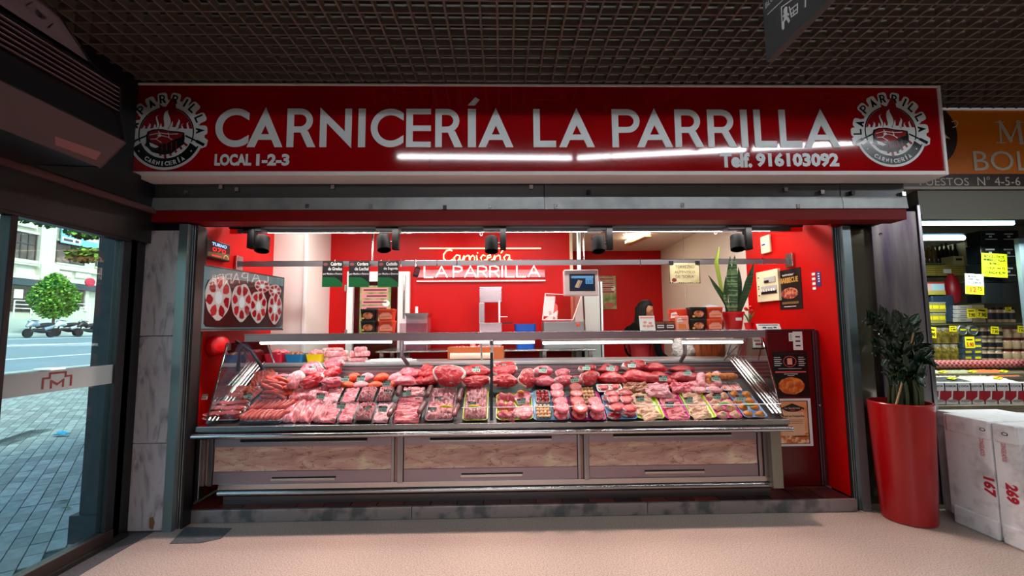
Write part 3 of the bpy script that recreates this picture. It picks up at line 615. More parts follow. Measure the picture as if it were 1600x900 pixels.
MB().box(CX0 + .05, CX1 - .05, 3.66, 4.5, .1, .66, M('case_carcass', (120, 118, 120), .5)).build('carcass', dc)
for s, X in ((-1, CX0), (1, CX1)):
    m = MB(); f = Fr((X - .004, 0, 0), (0, 1, 0)); m.poly(f, [(3.49, .735), (4.13, 1.115), (4.5, 1.13), (4.3, 1.335), (3.69, 1.335)], 0, .008, gl_side); m.build('end_glass', dc)
    m = MB()
    for k, w in enumerate((.0, .03, .062)):
        xx = X - s * (.01 + w); m.tube([(xx, 3.49, .752), (xx, 4.14, 1.142)], .009 if k else .013, chrome, 8)
    m.build('edge_profile', dc, smooth=50)
    m = MB(); m.tube([(X, 3.49, .74), (X, 3.7, 1.335)], .006, chrome, 6); m.build('glass_edge', dc)
# glass front
ga = math.atan2(.205, .6)
def gpt(x, t, o=0): return Vector((x, 3.475 + .205 * t - o, .735 + .6 * t))
xm = at(768, 600, y=3.55).x
for a, b in ((CX0 + .01, xm - .012), (xm + .012, CX1 - .01)):
    m = MB(); m.add([gpt(a, 0), gpt(b, 0), gpt(b, 1), gpt(a, 1), gpt(a, 0, .005), gpt(b, 0, .005), gpt(b, 1, .005), gpt(a, 1, .005)], [(0, 1, 2, 3), (7, 6, 5, 4), (0, 4, 5, 1), (3, 2, 6, 7), (0, 3, 7, 4), (1, 5, 6, 2)], gl_case); m.build('front_glass', dc)
m = MB(); m.add([gpt(xm - .012, 0, .01), gpt(xm + .012, 0, .01), gpt(xm + .012, 1.0, .01), gpt(xm - .012, 1.0, .01), gpt(xm - .012, 0, -.02), gpt(xm + .012, 0, -.02), gpt(xm + .012, 1, -.02), gpt(xm - .012, 1, -.02)],
   [(0, 1, 2, 3), (7, 6, 5, 4), (0, 4, 5, 1), (3, 2, 6, 7), (0, 3, 7, 4), (1, 5, 6, 2)], M('dark_post', (40, 36, 38), .3, metal=.5)); m.build('centre_post', dc)
q = at(768, 545, y=3.655); m = MB(); m.box(xm - .012, xm + .012, q.y - .018, q.y - .012, q.z - .03, q.z + .03, white_s); m.text(Fr((xm - .008, q.y - .0185, q.z - .01)), '10', .014, .02, M('sticker_red', (170, 30, 40), .5), d1=.0006); m.build('post_sticker', dc)
te = (at(990, 633, y=3.52).z - .735) / .6
m = MB(); m.tube([gpt(at(722, 640, y=3.52).x, te, .006), gpt(xm - .013, te, .006)], .0035, M('glass_edge_light', (235, 245, 245), .15, coat=.5), 6); m.tube([gpt(xm + .013, te, .006), gpt(CX1, te, .006)], .0035, M('glass_edge_light'), 6); m.build('glass_edge', dc)
# top rail, shelf, brackets, tubes
zr0, zr1 = zc(531, 3.69), zc(520, 3.69)
m = MB(); m.box(at(405, 525, y=3.69).x - .12, CX1 + .02, 3.69, 3.705, zr0, zr1, M('top_rail_steel', (176, 150, 156), .38, metal=.9)); m.box(at(405, 525, y=3.69).x - .12, CX1 + .02, 3.685, 3.74, zr1, zr1 + .006, steel); m.build('top_rail', dc, bevel=.002)
MB().box(CX0 + .1, CX1, 3.74, 4.03, zr1 - .002, zr1 + .006, glass('shelf_glass', (225, 240, 236), .06)).build('shelf_glass', dc)
for X in (628, 1070):
    x = at(X, 540, y=3.95).x; m = MB(); m.tube([(x, 3.95, zr1), (x, 3.95, 1.2), (x + .02, 4.1, 1.12)], .018, M('grey_bracket', (120, 112, 116), .35, metal=.6), 8); m.build('shelf_bracket', dc, smooth=50)
for x in (CX0 + .12, CX1 - .06, -.2):
    MB().tube([(x, 4.02, zr1), (x, 4.24, 1.12)], .009, steel, 8).build('shelf_post', dc)
tube_e = M('case_tube', (255, 250, 250), .5, emit=((255, 244, 244), 7))
for a, b in ((407, 612), (632, 764), (772, 835), (848, 1050), (1066, 1160)):
    x0, x1 = at(a, 534, y=3.78).x, at(b, 534, y=3.78).x; z = zc(535, 3.78, (a + b) / 2)
    m = MB(); m.tube([(x0, 3.78, z), (x1, 3.78, z)], .011, tube_e, 8); lt_ = MB().box(x0 - .01, x1 + .01, 3.77, 3.8, z + .014, z + .03, white_s).build('tube_housing', dc); m.build('light_tube', lt_)
# struts at the ends
m = MB(); a, b, c_ = at(368, 532, y=3.9), at(392, 548, y=3.95), at(412, 578, y=4.05)
MB().tube([a, b, c_], [.012, .012, .018], M('dark_strut', (46, 40, 44), .3, metal=.6), 8).build('lift_strut', dc, smooth=50)
a, b = at(1131, 563, y=4.05), at(1152, 540, y=3.9); MB().tube([a, b], .006, M('grey_bracket'), 6).build('lift_strut', dc)

# ================================================================ MEAT
rnd = random.Random(11)
def MT(name, a, b, sc, lo=.42, hi=.6, rough=.28, dist=1.2, stretch=None, bump=None):
    m = M(name, a, rough, var=(sc * .36, b, lo, hi, dist), bump=bump or (14, .3, .02), coat=.35, stretch=stretch)
    n = m.node_tree.nodes; l = m.node_tree.links      # every copy gets its own patch of the pattern
    oi = n.new('ShaderNodeObjectInfo'); mp = [x for x in n if x.type == 'MAPPING'][0]; mu = n.new('ShaderNodeVectorMath'); mu.operation = 'SCALE'; mu.inputs['Scale'].default_value = 30
    cb = n.new('ShaderNodeCombineXYZ'); l.new(oi.outputs['Random'], cb.inputs[0]); l.new(oi.outputs['Random'], cb.inputs[1]); l.new(cb.outputs[0], mu.inputs[0]); l.new(mu.outputs[0], mp.inputs['Location'])
    return m
beef = MT('beef', (186, 10, 26), (236, 146, 146), 14, .55, .74)
beefd = MT('dark_beef', (150, 8, 22), (214, 66, 76), 14, .5, .75)
pinkm = MT('pink_pork', (222, 74, 92), (244, 164, 168), 12, .46, .7)
palem = MT('pale_pork', (232, 122, 132), (248, 196, 196), 14, .42, .68)
mincem = MT('minced_meat', (212, 66, 86), (250, 186, 188), 70, .42, .6, bump=(30, .5, .02))
ribm = MT('rib_meat', (224, 84, 100), (246, 176, 176), 20, .44, .66, stretch=(3, .5, 1))
chor = MT('orange_red_sausage', (196, 36, 12), (226, 92, 44), 40, .45, .7)
salam = MT('dark_cured_sausage', (98, 28, 34), (150, 84, 82), 50, .5, .7, rough=.5)
chick = MT('pale_chicken', (230, 150, 116), (250, 208, 180), 18, .4, .65)
nugm = MT('orange_nugget', (214, 104, 20), (240, 160, 62), 40, .4, .7, rough=.5)
fatm = MT('white_fat', (240, 208, 200), (250, 232, 226), 20)
brown_m = MT('browned_meat', (120, 52, 36), (206, 128, 84), 20, .4, .65)
def slab(name, mat, w=1, d=1, h=.2, seed=0, rim=fatm, n=20, wob=.12, rt=.1):
    r = random.Random(seed); ph = [r.uniform(0, 6.28) for _ in range(4)]
    rr = [1 + wob * sin(2 * pi * i / n * 2 + ph[0]) + wob * .7 * sin(2 * pi * i / n * 3 + ph[1]) + wob * .35 * sin(2 * pi * i / n * 5 + ph[2]) for i in range(n)]
    ring = lambda k, z, j=0: [(w / 2 * rr[i] * k * cos(2 * pi * i / n), d / 2 * rr[i] * k * sin(2 * pi * i / n), z + j * sin(i * 2.4)) for i in range(n)]
    V = ring(.9, 0) + ring(1, h * .35) + ring(.98, h * .8) + ring(1 - rt * 1.1, h, h * .05) + ring(.45, h * 1.06, h * .1) + [(0, 0, h * 1.02), (0, 0, 0)]
    e = MB(); q = lambda a: [(a * n + i, a * n + (i + 1) % n, (a + 1) * n + (i + 1) % n, (a + 1) * n + i) for i in range(n)]
    fs = q(3) + [(4 * n + i, 4 * n + (i + 1) % n, 5 * n) for i in range(n)] + [((i + 1) % n, i, 5 * n + 1) for i in range(n)]
    e.add(V, fs, mat); e.f += [list(f) for f in q(0) + q(1) + q(2)]
    half = [(i < n * .62) for i in range(n)]
    e.m += [e.mi(rim if half[i] else mat) for i in range(n)] * 3
    e.ml and None
    me = e.mesh(name); shade(me, 60); return me
def blobm(name, mat, seed=0, amp=.18, sub=3, sc=1.6, sq=(1, 1, 1), flat=.7):
    bm = bmesh.new(); bmesh.ops.create_icosphere(bm, subdivisions=sub, radius=.5); o = Vector((seed * 7.3, seed * 3.1, seed))
    for v in bm.verts:
        k = 1 + amp * noise.noise(v.co * sc * 2 + o) + amp * .5 * noise.noise(v.co * sc * 5 + o); v.co = Vector((v.co.x * sq[0], v.co.y * sq[1], v.co.z * sq[2])) * k
        v.co.z = v.co.z if v.co.z > 0 else v.co.z * flat
    me = bpy.data.meshes.new(name); bm.to_mesh(me); bm.free()
    for p in me.polygons: p.use_smooth = True
    me.materials.append(mat); return me
def sausm(name, mat, bend=.12, r=.1, n=8, fat=1.0):
    e = MB(); P = []; R = []
    for i in range(n + 1):
        t = i / n - .5; P.append((bend * (4 * t * t - .5), t, r * .9)); R.append(r * fat * (max(0, 1 - (2 * abs(t)) ** 6) ** .5 * .75 + .25 * (abs(t) < .5)) if 0 < i < n else r * .3)
    e.tube(P, R, mat, 8); me = e.mesh(name); shade(me, 70); return me
def minc(name, mat, seed=0):
    bm = bmesh.new(); bmesh.ops.create_grid(bm, x_segments=26, y_segments=34, size=.5); o = Vector((seed * 5.1, 0, 0))
    for v in bm.verts:
        ed = min(.5 - abs(v.co.x), .5 - abs(v.co.y)); k = min(1, ed / .08)
        v.co.z = (.5 + .35 * noise.noise(v.co * 9 + o) + .3 * noise.noise(v.co * 24 + o)) * k ** .5 if ed > 1e-5 else 0
        v.co.x += .012 * noise.noise(v.co * 15 + o); v.co.y += .012 * noise.noise(v.co * 17 + o)
    me = bpy.data.meshes.new(name); bm.to_mesh(me); bm.free()
    for p in me.polygons: p.use_smooth = True
    me.materials.append(mat); return me
def foldm(name, mat, seed=0):         # a limp folded slice
    bm = bmesh.new(); bmesh.ops.create_grid(bm, x_segments=14, y_segments=8, size=.5); o = Vector((seed * 9.7, 1, 0))
    for v in bm.verts:
        x, y = v.co.x, v.co.y; v.co.z = .12 * sin(x * 7 + seed) * (.5 - abs(y)) + .18 * noise.noise(v.co * 4 + o) + .22 * (1 - (2 * abs(y)) ** 2) * .6; v.co.x += .05 * noise.noise(v.co * 3 + o); v.co.y += .06 * noise.noise(v.co * 4 + o)
    bmesh.ops.solidify(bm, geom=bm.faces, thickness=.05)
    me = bpy.data.meshes.new(name); bm.to_mesh(me); bm.free()
    for p in me.polygons: p.use_smooth = True
    me.materials.append(mat); return me
PR = {}
for k, mt in (('beef', beef), ('beefd', beefd), ('pink', pinkm), ('pale', palem), ('rib', ribm), ('chick', chick), ('brown', brown_m)):
    PR['slice_' + k] = [slab('slice', mt, seed=s) for s in (1, 2, 3)]
    PR['blob_' + k] = [blobm('lump', mt, s, .34, 3, 1.5, (1, 1, .8)) for s in (1, 2, 3)]
    PR['fold_' + k] = [foldm('fold', mt, s) for s in (1, 2, 3)]
PR['patty_pink'] = [slab('patty', pinkm, rim=pinkm, wob=.03, seed=s, h=.24) for s in (1, 2)]
PR['patty_beef'] = [slab('patty', MT('red_patty', (176, 30, 34), (216, 84, 80), 30), rim=MATS['red_patty'], wob=.03, seed=s, h=.22) for s in (1, 2)]
PR['oval_orange'] = [blobm('oval', MT('orange_red_ball', (206, 50, 16), (232, 96, 40), 20), s, .08, 3) for s in (1, 2)]
PR['oval_pink'] = [blobm('oval', palem, s, .08, 3) for s in (1, 2)]
PR['saus_chor'] = [sausm('sausage', chor, b) for b in (.1, -.06)]
PR['saus_dark'] = [sausm('sausage', salam, .03, .13)]
PR['saus_pale'] = [sausm('sausage', palem, .05, .13)]
PR['saus_orange'] = [sausm('sausage', MT('orange_sausage', (196, 96, 40), (228, 150, 84), 30), .08, .09)]
PR['mince'] = [minc('mince', mincem, s) for s in (1, 2)]
PR['redmince'] = [minc('mince', MT('red_spiced_mince', (204, 34, 18), (238, 112, 84), 60, bump=(34, .9, .03)), s) for s in (1, 2)]
PR['nut'] = [blobm('nut', MT('pale_orange_cube', (226, 148, 96), (246, 204, 160), 20), s, .25, 2) for s in (1, 2)]
PR['cube_red'] = [blobm('cube', beef, s, .3, 2) for s in (1, 2)]
PR['nug'] = [blobm('nugget', nugm, s, .2, 3) for s in (1, 2)]
PR['strip_bacon'] = [foldm('strip', MT('streaky_bacon', (186, 44, 50), (244, 196, 186), 9, .48, .54, stretch=(3, .2, 1)), s) for s in (1, 2)]
TR = {'black': (20, 20, 22), 'lime': (196, 214, 20), 'magenta': (214, 30, 130), 'blue': (128, 168, 220), 'white': (232, 226, 226), 'clear': (190, 178, 180)}
for k, v in TR.items(): M('tray_' + k, v, .3, coat=.2)
def traymesh(w, l, h, mat):
    e = MB(); f = Fr((0, 0, 0), (1, 0, 0), (0, 1, 0)); r = min(w, l) * .14
    O, I, B = rrect(w, l, r), rrect(w - .012, l - .012, r * .9), rrect(w - .03, l - .03, r * .8); n = len(O)
    e.add([(x, y, h) for x, y in O] + [(x, y, h) for x, y in I] + [(x, y, .003) for x, y in B] + [(x, y, 0) for x, y in rrect(w - .02, l - .02, r * .8)],
          [(i, (i + 1) % n, n + (i + 1) % n, n + i) for i in range(n)] + [(n + i, n + (i + 1) % n, 2 * n + (i + 1) % n, 2 * n + i) for i in range(n)] + [list(range(2 * n, 3 * n))] + [(3 * n + i, 3 * n + (i + 1) % n, (i + 1) % n, i) for i in range(n)] + [list(range(3 * n, 4 * n))[::-1]], mat)
    me = e.mesh('tray'); return me
NTRAY = 0
Rd = RX(AD)
def region(xl, xr, yb, yt, lift=0):
    a, b = deck(xl, yb, lift), deck(xr, yb, lift); t = deck((xl + xr) / 2, yt, lift); w = b.x - a.x; l = (Vector((0, t.y, t.z)) - Vector((0, a.y, a.z))).length
    c = Vector(((a.x + b.x) / 2, (a.y + t.y) / 2, (a.z + t.z) / 2)); return c, w, l
def tray(xl, xr, yb, yt, colour, what, lift=0.0, h=.014, name='food_tray', rz=0):
    c, w, l = region(xl, xr, yb, yt, lift); R = Rd @ RZ(rz)
    o = put(traymesh(w, l, h, MATS['tray_' + colour]), name, Matrix.Translation(c) @ R.to_4x4(), None, what, 'tray', 'trays in the display case')
    return c, w, l, R
NXW = {1: ('',), 2: ('left', 'right'), 3: ('left', 'middle', 'right'), 4: ('leftmost', 'inner left', 'inner right', 'rightmost')}
NYW = {1: ('',), 2: ('front', 'rear'), 3: ('front', 'centre', 'rear')}
ORD = ('first', 'second', 'third', 'fourth', 'fifth', 'sixth', 'seventh', 'eighth', 'ninth')
def place(label, i, nx, j, ny, L, layers):
    w = [x for x in ((NYW[ny][j] if ny in NYW else ORD[j] + ' row'), (NXW[nx][i] if nx in NXW else ORD[i] + ' from left'), (('lower', 'upper')[L] if layers == 2 else '')) if x]
    s = label + (', ' + ' '.join(w) if w else '')
    return s if len(s.split()) <= 16 else label
def items(reg, proto, nx, ny, sx, sy, sz, name, label, group, lift=.006, rz=0, jit=.1, layers=1, cat='meat', ax=0, ay=0, aw=1, al=1, tilt=0):
    c, w, l, R = reg; m = PR[proto]; w *= aw; l *= al; k = 0
    for L in range(layers):
        for i in range(nx):
            for j in range(ny):
                x = ax * reg[1] + (-.5 + (i + .5) / nx) * w * (1 - .1 * L) + rnd.uniform(-jit, jit) * w / nx; y = ay * reg[2] + (-.5 + (j + .5) / ny) * l * (1 - .1 * L) + rnd.uniform(-jit, jit) * l / ny
                p = c + R @ Vector((x, y, lift + L * sz * .6)); a = rz + rnd.uniform(-14, 14) * (jit > .05)
                Q = R @ RZ(a) @ RX(tilt)
                me = m[k % len(m)]; k += 1
                put(me, name, Matrix.Translation(p) @ Q.to_4x4() @ Matrix.Diagonal((sx, sy, sz, 1)), None, place(label, i, nx, j, ny, L, layers), cat, group if nx * ny * layers > 1 else None)
PRICES = ['11.95', '13.95', '9.95', '7.95', '15.90', '6.95']
tagk = M('tag_black', (20, 30, 34), .4); tagw = M('tag_pale_green', (196, 222, 206), .4); tagd = M('tag_digits', (24, 40, 40), .5); tagr = M('tag_red', (170, 40, 44), .4)
TAGM = {}
def tagmesh(s):
    if s not in TAGM:
        e = MB(); f = Fr((0, 0, 0)); e.poly(f, rrect(.075, .05, .004, 2), 0, .002, tagw); e.fbox(f, -.0375, .0375, .006, .025, .002, .0026, tagk); e.poly(f, ell(-.024, .016, .007, n=10), .0026, .003, tagr)
        stroke(e, f, [(-.01, .0185), (.032, .0185)], .003, tagw, .0026, .003); stroke(e, f, [(-.01, .012), (.026, .012)], .003, tagw, .0026, .003)
        e.text(Fr((-.03, 0, -.019)), s + '€', .06, .019, tagd, align='L', d1=.0028, bold=.01); TAGM[s] = e.mesh('price_card')
    return TAGM[s]
def ptag(X, Y, what, rz=0, size=1.0, lift=.09):
    p = deck(X, Y, lift); s = size
    put(tagmesh(PRICES[(int(X) // 7) % 6]), 'price_card', Matrix.Translation(p) @ (RZ(rz) @ RX(-14) @ RY(rnd.uniform(-6, 6))).to_4x4() @ Matrix.Diagonal((s, s, s, 1)), None, what, 'price card', None)
G = lambda s: s
# --- front row, from the left
r = tray(318, 372, 659, 630, 'clear', 'clear tray of dark red cured slices at the front left corner'); items(r, 'slice_beefd', 3, 3, .11, .05, .05, 'cured_slice', 'dark red cured slice in the front left corner tray', 'cured slices in the corner tray', layers=2)
r = tray(345, 392, 628, 606, 'clear', 'clear tray of red mince behind the corner tray'); items(r, 'redmince', 1, 1, r[1] * .93, r[2] * .93, .06, 'spiced_mince', 'red spiced mince under a price card at far left', '')
r = tray(378, 440, 660, 629, 'white', 'pale tray under the orange red sausages at front left'); items(r, 'saus_chor', 9, 2, .20, r[2] * .56, .2, 'sausage', 'thin orange red sausage in the front row of sausages', 'front orange red sausages', rz=-24, jit=.06, tilt=0)
r = tray(410, 446, 627, 609, 'white', 'pale tray with the rear pile of orange red sausages'); items(r, 'saus_chor', 2, 3, .18, .15, .18, 'sausage', 'thin orange red sausage in the rear pile of sausages', 'rear orange red sausages', rz=70, layers=2)
for i, (a, b) in enumerate(((436, 462), (461, 484), (484, 506))):
    r = region(a, b, 659, 627) + (Rd,); items(r, 'fold_rib', 1, 1, r[1] * 1.0, r[2] * 1.05, .16, 'rib_slab', ('first', 'second', 'third')[i] + ' pink rib slab beside the orange sausages', 'front rib slabs', jit=0)
r = region(450, 508, 627, 607) + (Rd,); items(r, 'fold_rib', 1, 1, r[1], r[2], .2, 'rib_slab', 'wide pink rib slab lying behind the three front slabs', '', jit=0, rz=4)
PK = 0
for i, (a, b, k1, k2, w1, w2) in enumerate(((497, 525, 'fold_pink', 'fold_pale', 'pink', 'pale'), (526, 551, 'fold_pink', 'fold_pink', 'rosy', 'pink'), (552, 580, 'mince', 'mince', 'marbled', 'coarse'), (581, 607, 'fold_pale', 'mince', 'pale', 'coarse'))):
    nm = ('first', 'second', 'third', 'fourth')[i]
    r = tray(a, b, 659, 632, 'black', f'{nm} narrow black pack of meat from the left, front one'); items(r, k1, 1, 1 if 'mince' in k1 else 3, r[1] * .9, r[2] * (.92 if 'mince' in k1 else .5), .07, 'meat_slice', f'{w1} meat in the front black pack, {nm} narrow column', f'meat in front pack {nm}', jit=.02)
    r = tray(a + 5, b + 3, 630, 608, 'black', f'{nm} narrow black pack of meat from the left, rear one'); items(r, k2, 1, 1 if 'mince' in k2 else 3, r[1] * .9, r[2] * (.92 if 'mince' in k2 else .5), .07, 'meat_slice', f'{w2} meat in the rear black pack, {nm} narrow column', f'meat in rear pack {nm}', jit=.02)
def stick(X0, Y0, X1, Y1, label, proto='saus_dark', th=.17):
    a, b = deck(X0, Y0, .045), deck(X1, Y1, .045); v = b - a; R = Vector((0, 1, 0)).rotation_difference(v).to_matrix()
    put(PR[proto][0], 'cured_sausage', Matrix.Translation((a + b) / 2) @ R.to_4x4() @ Matrix.Diagonal((th, v.length, th, 1)), None, label, 'sausage')
stick(607, 654, 620, 634, 'short dark cured sausage left of the wide pink slices'); stick(622, 622, 626, 606, 'short dark cured sausage behind the narrow packs')
stick(654, 650, 666, 630, 'dark cured sausage between the wide pink slices and the mince'); stick(667, 624, 675, 605, 'dark cured sausage standing behind the mince tray')
stick(709, 655, 717, 634, 'dark cured sausage at the right edge of the mince, lower'); stick(716, 631, 722, 610, 'dark cured sausage at the right edge of the mince, upper')
r = tray(612, 655, 659, 624, 'black', 'wide black pack of folded pink slices'); items(r, 'fold_pink', 1, 5, r[1] * .92, r[2] * .34, .09, 'meat_slice', 'folded pink slice in the wide black pack', 'slices in the wide pack', jit=.03)
r = tray(627, 663, 622, 607, 'black', 'black pack of rolled pale pork above the wide pack'); items(r, 'fold_pale', 1, 2, r[1] * .92, r[2] * .55, .14, 'meat_slice', 'rolled pale pork slice above the wide pack', 'rolled pork slices', jit=.03)
r = tray(663, 708, 659, 608, 'clear', 'large clear tray of coarse mince left of the centre post'); items(r, 'mince', 1, 1, r[1] * .95, r[2] * .95, .07, 'minced_meat', 'mound of coarse pink mince, left of the two big mince trays', '', jit=0)
r = tray(722, 762, 659, 608, 'lime', 'large lime edged tray of coarse mince beside the centre post'); items(r, 'mince', 1, 1, r[1] * .93, r[2] * .93, .07, 'minced_meat', 'mound of coarse pink mince beside the centre post', '', jit=0)
pep = M('yellow_pepper', (240, 200, 40), .3)
for i, (X, Y) in enumerate(((697, 636), (741, 636))):
    p = deck(X, Y, .075); e = MB(); P = [(-.05, .008, 0), (-.02, 0, .008), (.02, -.003, .008), (.055, -.006, 0)]; e.tube(P, [.004, .011, .011, .004], pep, 6); me = e.mesh('pepper_strip'); shade(me)
    put(me, 'pepper_strip', Matrix.Translation(p) @ Rd.to_4x4(), None, 'yellow pepper strip on the ' + ('left' if i == 0 else 'right') + ' mince tray', 'pepper')
r = tray(775, 834, 658, 616, 'lime', 'lime tray right of the centre post with lumps and a chop'); items(r, 'blob_pink', 2, 3, .085, .085, .1, 'meat_lump', 'pink meat lump on the lime tray by the post', 'lumps on the first lime tray', ax=-.22, aw=.5, layers=1)
items(r, 'slice_pink', 1, 2, .15, .17, .12, 'pork_chop', 'round pink chop on the lime tray by the post', 'chops on the first lime tray', ax=.24, aw=.45)
p = deck(814, 613, .06); put(PR['nug'][0], 'lemon_wedge', Matrix.Translation(p) @ Matrix.Diagonal((.06, .04, .04, 1)), None, 'yellow wedge on top of the round chops', 'garnish')
r0 = tray(833, 891, 658, 612, 'blue', 'light blue tray holding four small black packs', h=.008)
for (a, b, yb, yt, pr, nx, ny, s, nm) in ((838, 862, 655, 634, 'nut', 4, 4, .032, 'pale orange cubes, front left'), (838, 860, 632, 612, 'cube_red', 3, 4, .036, 'red cubes, rear left'), (865, 889, 655, 635, 'patty_pink', 1, 2, .095, 'pink patties, front right'), (862, 883, 633, 613, 'patty_pink', 1, 2, .095, 'pink patties, rear right'),
      (893, 919, 655, 634, 'patty_beef', 1, 2, .10, 'red patties, front left'), (890, 914, 632, 611, 'patty_beef', 1, 2, .09, 'red patties, rear left'), (921, 945, 655, 635, 'patty_pink', 1, 2, .095, 'pink patties, front right'), (911, 934, 633, 606, 'nut', 4, 5, .032, 'pale orange cubes, rear right')):
    on = 'light blue' if b < 891 else 'magenta'
    if a == 893: tray(891, 949, 658, 612, 'magenta', 'magenta tray holding four small black packs', h=.008)
    r = tray(a, b, yb, yt, 'black', f'small black pack on the {on} tray with {nm}', lift=.012, h=.02)
    items(r, pr, nx, ny, s * 1.15, s * 1.15, .1 if 'patty' in pr else s, 'meat_piece', f'piece of {nm} pack, {on} tray', f'{nm} on {on} tray', layers=2 if 'patty' in pr else 1, jit=.08)
r = tray(950, 998, 657, 618, 'blue', 'pale blue tray of red slices right of the magenta tray'); items(r, 'slice_beef', 2, 3, .11, .09, .1, 'beef_slice', 'thin red beef slice on the pale blue tray', 'slices on the second blue tray', layers=2)
r = tray(934, 974, 614, 602, 'white', 'white tray of red slices behind the second blue tray', lift=.03); items(r, 'slice_beef', 2, 1, .09, .06, .1, 'beef_slice', 'red slice in the white rimmed tray', 'slices in the white rimmed tray')
r = tray(996, 1040, 656, 616, 'lime', 'lime tray of pale chicken fillets in the right half'); items(r, 'fold_chick', 1, 5, .16, .08, .1, 'chicken_fillet', 'pale chicken fillet on the left lime tray of the right half', 'fillets on the second lime tray', layers=1)
r = region(977, 1014, 613, 601, .02) + (Rd,); items(r, 'fold_brown', 2, 2, .13, .07, .16, 'browned_cut', 'browned meat cut lying behind the second lime tray', 'browned cuts', layers=1)
r = tray(1040, 1080, 656, 616, 'magenta', 'narrow magenta tray of pink slices'); items(r, 'fold_pink', 1, 5, .15, .08, .1, 'pork_slice', 'pink slice on the narrow magenta tray', 'slices on the second magenta tray')
r = region(1014, 1054, 620, 602, .02) + (Rd,); items(r, 'fold_pale', 1, 3, .2, .07, .14, 'pork_slice', 'broad pale pink slice behind the narrow magenta tray', 'broad pale slices')
r = tray(1081, 1121, 655, 615, 'lime', 'lime tray of chicken strips, second from the right of its colour'); items(r, 'fold_chick', 1, 5, .15, .08, .12, 'chicken_strip', 'chicken strip on the rightmost lime tray', 'strips on the third lime tray')
r = region(1053, 1085, 613, 600, .02) + (Rd,); items(r, 'fold_pink', 2, 2, .12, .07, .16, 'pork_cut', 'rosy cut lying behind the rightmost lime tray', 'rosy cuts', layers=1)
r = tray(1121, 1162, 655, 617, 'magenta', 'magenta tray of pale chicken pieces near the right end'); items(r, 'blob_chick', 2, 4, .085, .06, .08, 'chicken_piece', 'pale chicken piece on the rightmost magenta tray', 'pieces on the third magenta tray')
r = tray(1086, 1128, 615, 598, 'white', 'white tray of pale pork behind the rightmost magenta tray', lift=.02); items(r, 'slice_pale', 2, 2, .12, .08, .1, 'pork_slice', 'pale pork slice in the white tray near the right end', 'slices in the rear white tray')
r = tray(1163, 1201, 654, 613, 'blue', 'light blue tray of orange nuggets at the right end'); items(r, 'nug', 2, 4, .075, .06, .06, 'nugget', 'orange breaded nugget on the right end tray', 'nuggets at the right end', cat='food')
for k, (X0, X1) in enumerate(((1131, 1143), (1146, 1160))):
    r = tray(X0, X1, 612, 599, 'clear', ('left' if k == 0 else 'right') + ' little tray of streaky strips at the right end', lift=.02); items(r, 'strip_bacon', 3, 1, .035, r[2] * .9, .06, 'bacon_strip', 'streaky strip in the ' + ('left' if k == 0 else 'right') + ' little tray', 'streaky strips ' + 'ab'[k])
# garnish leaf
gm = M('green_garnish', (80, 150, 30), .4)
for X, Y, w in ((1170, 633, 'nuggets'), (1130, 631, 'chicken pieces')):
    put(blobm('garnish', gm, 2, .4, 2), 'garnish_leaf', Matrix.Translation(deck(X, Y, .05)) @ Matrix.Diagonal((.09, .035, .03, 1)), None, f'green garnish on the tray of {w}', 'garnish')
# --- rear row of large cuts
def cut(X, Y, w, h, proto, name, label, i=0, rz=0, d=.09, rx=58, lift=.0, grp=None):
    p = deck(X, Y, lift); sc = F / (p.y) / 1.14; ww, hh = w / sc, h / sc
    up = proto.startswith('slice')
    if up: mt = Matrix.Translation(p + Vector((0, 0, hh / 2))) @ (RX(rx) @ RZ(rz)).to_4x4() @ Matrix.Diagonal((ww, hh, .3, 1))
    else: mt = Matrix.Translation(p + Vector((0, .02, hh * .42))) @ RY(rz).to_4x4() @ Matrix.Diagonal((ww * 1.05, d * 1.3, hh * 1.25, 1))
    put(PR[proto][i], name, mt, None, label, 'meat', grp)
tray(318, 358, 603, 580, 'clear', 'clear tray of dark meat at the far left rear'); c = region(318, 358, 603, 580) + (Rd,); items(c, 'blob_beefd', 2, 2, .12, .1, .09, 'cured_lump', 'dark cured lump at the far left rear', 'cured lumps at rear left')
c = tray(388, 420, 606, 584, 'clear', 'clear tray of red spiced pieces at the rear left'); items(c, 'redmince', 1, 1, c[1] * .94, c[2] * .94, .09, 'spiced_mince', 'heaped red spiced mince at the rear left', '')
cut(436, 608, 36, 10, 'blob_pale', 'belly_cut', 'long pale pink belly strip, lower of the pair at rear left'); cut(436, 598, 36, 11, 'blob_pink', 'belly_cut', 'long rosy belly strip, upper of the pair at rear left', 1)
cut(463, 610, 22, 24, 'slice_pale', 'ham_slice', 'upright round pale pork face at rear left', 1)
cut(488, 608, 32, 17, 'slice_beef', 'leg_slice', 'round leg cut with fat rim, lower of the left stack', 1, rz=20); cut(490, 592, 27, 22, 'slice_pink', 'leg_slice', 'tall leg cut with fat rim, upper of the left stack', 2); cut(505, 598, 16, 18, 'blob_pale', 'pork_cut', 'pale pork piece tucked beside the leg cuts')
cut(521, 608, 26, 14, 'slice_pink', 'leg_slice', 'small leg cut, lower of the second stack', 0); cut(520, 594, 22, 16, 'slice_beef', 'leg_slice', 'small leg cut, middle of the second stack', 2, rz=30); cut(523, 580, 26, 14, 'slice_pink', 'leg_slice', 'thin leg cut, top of the second stack', 1)
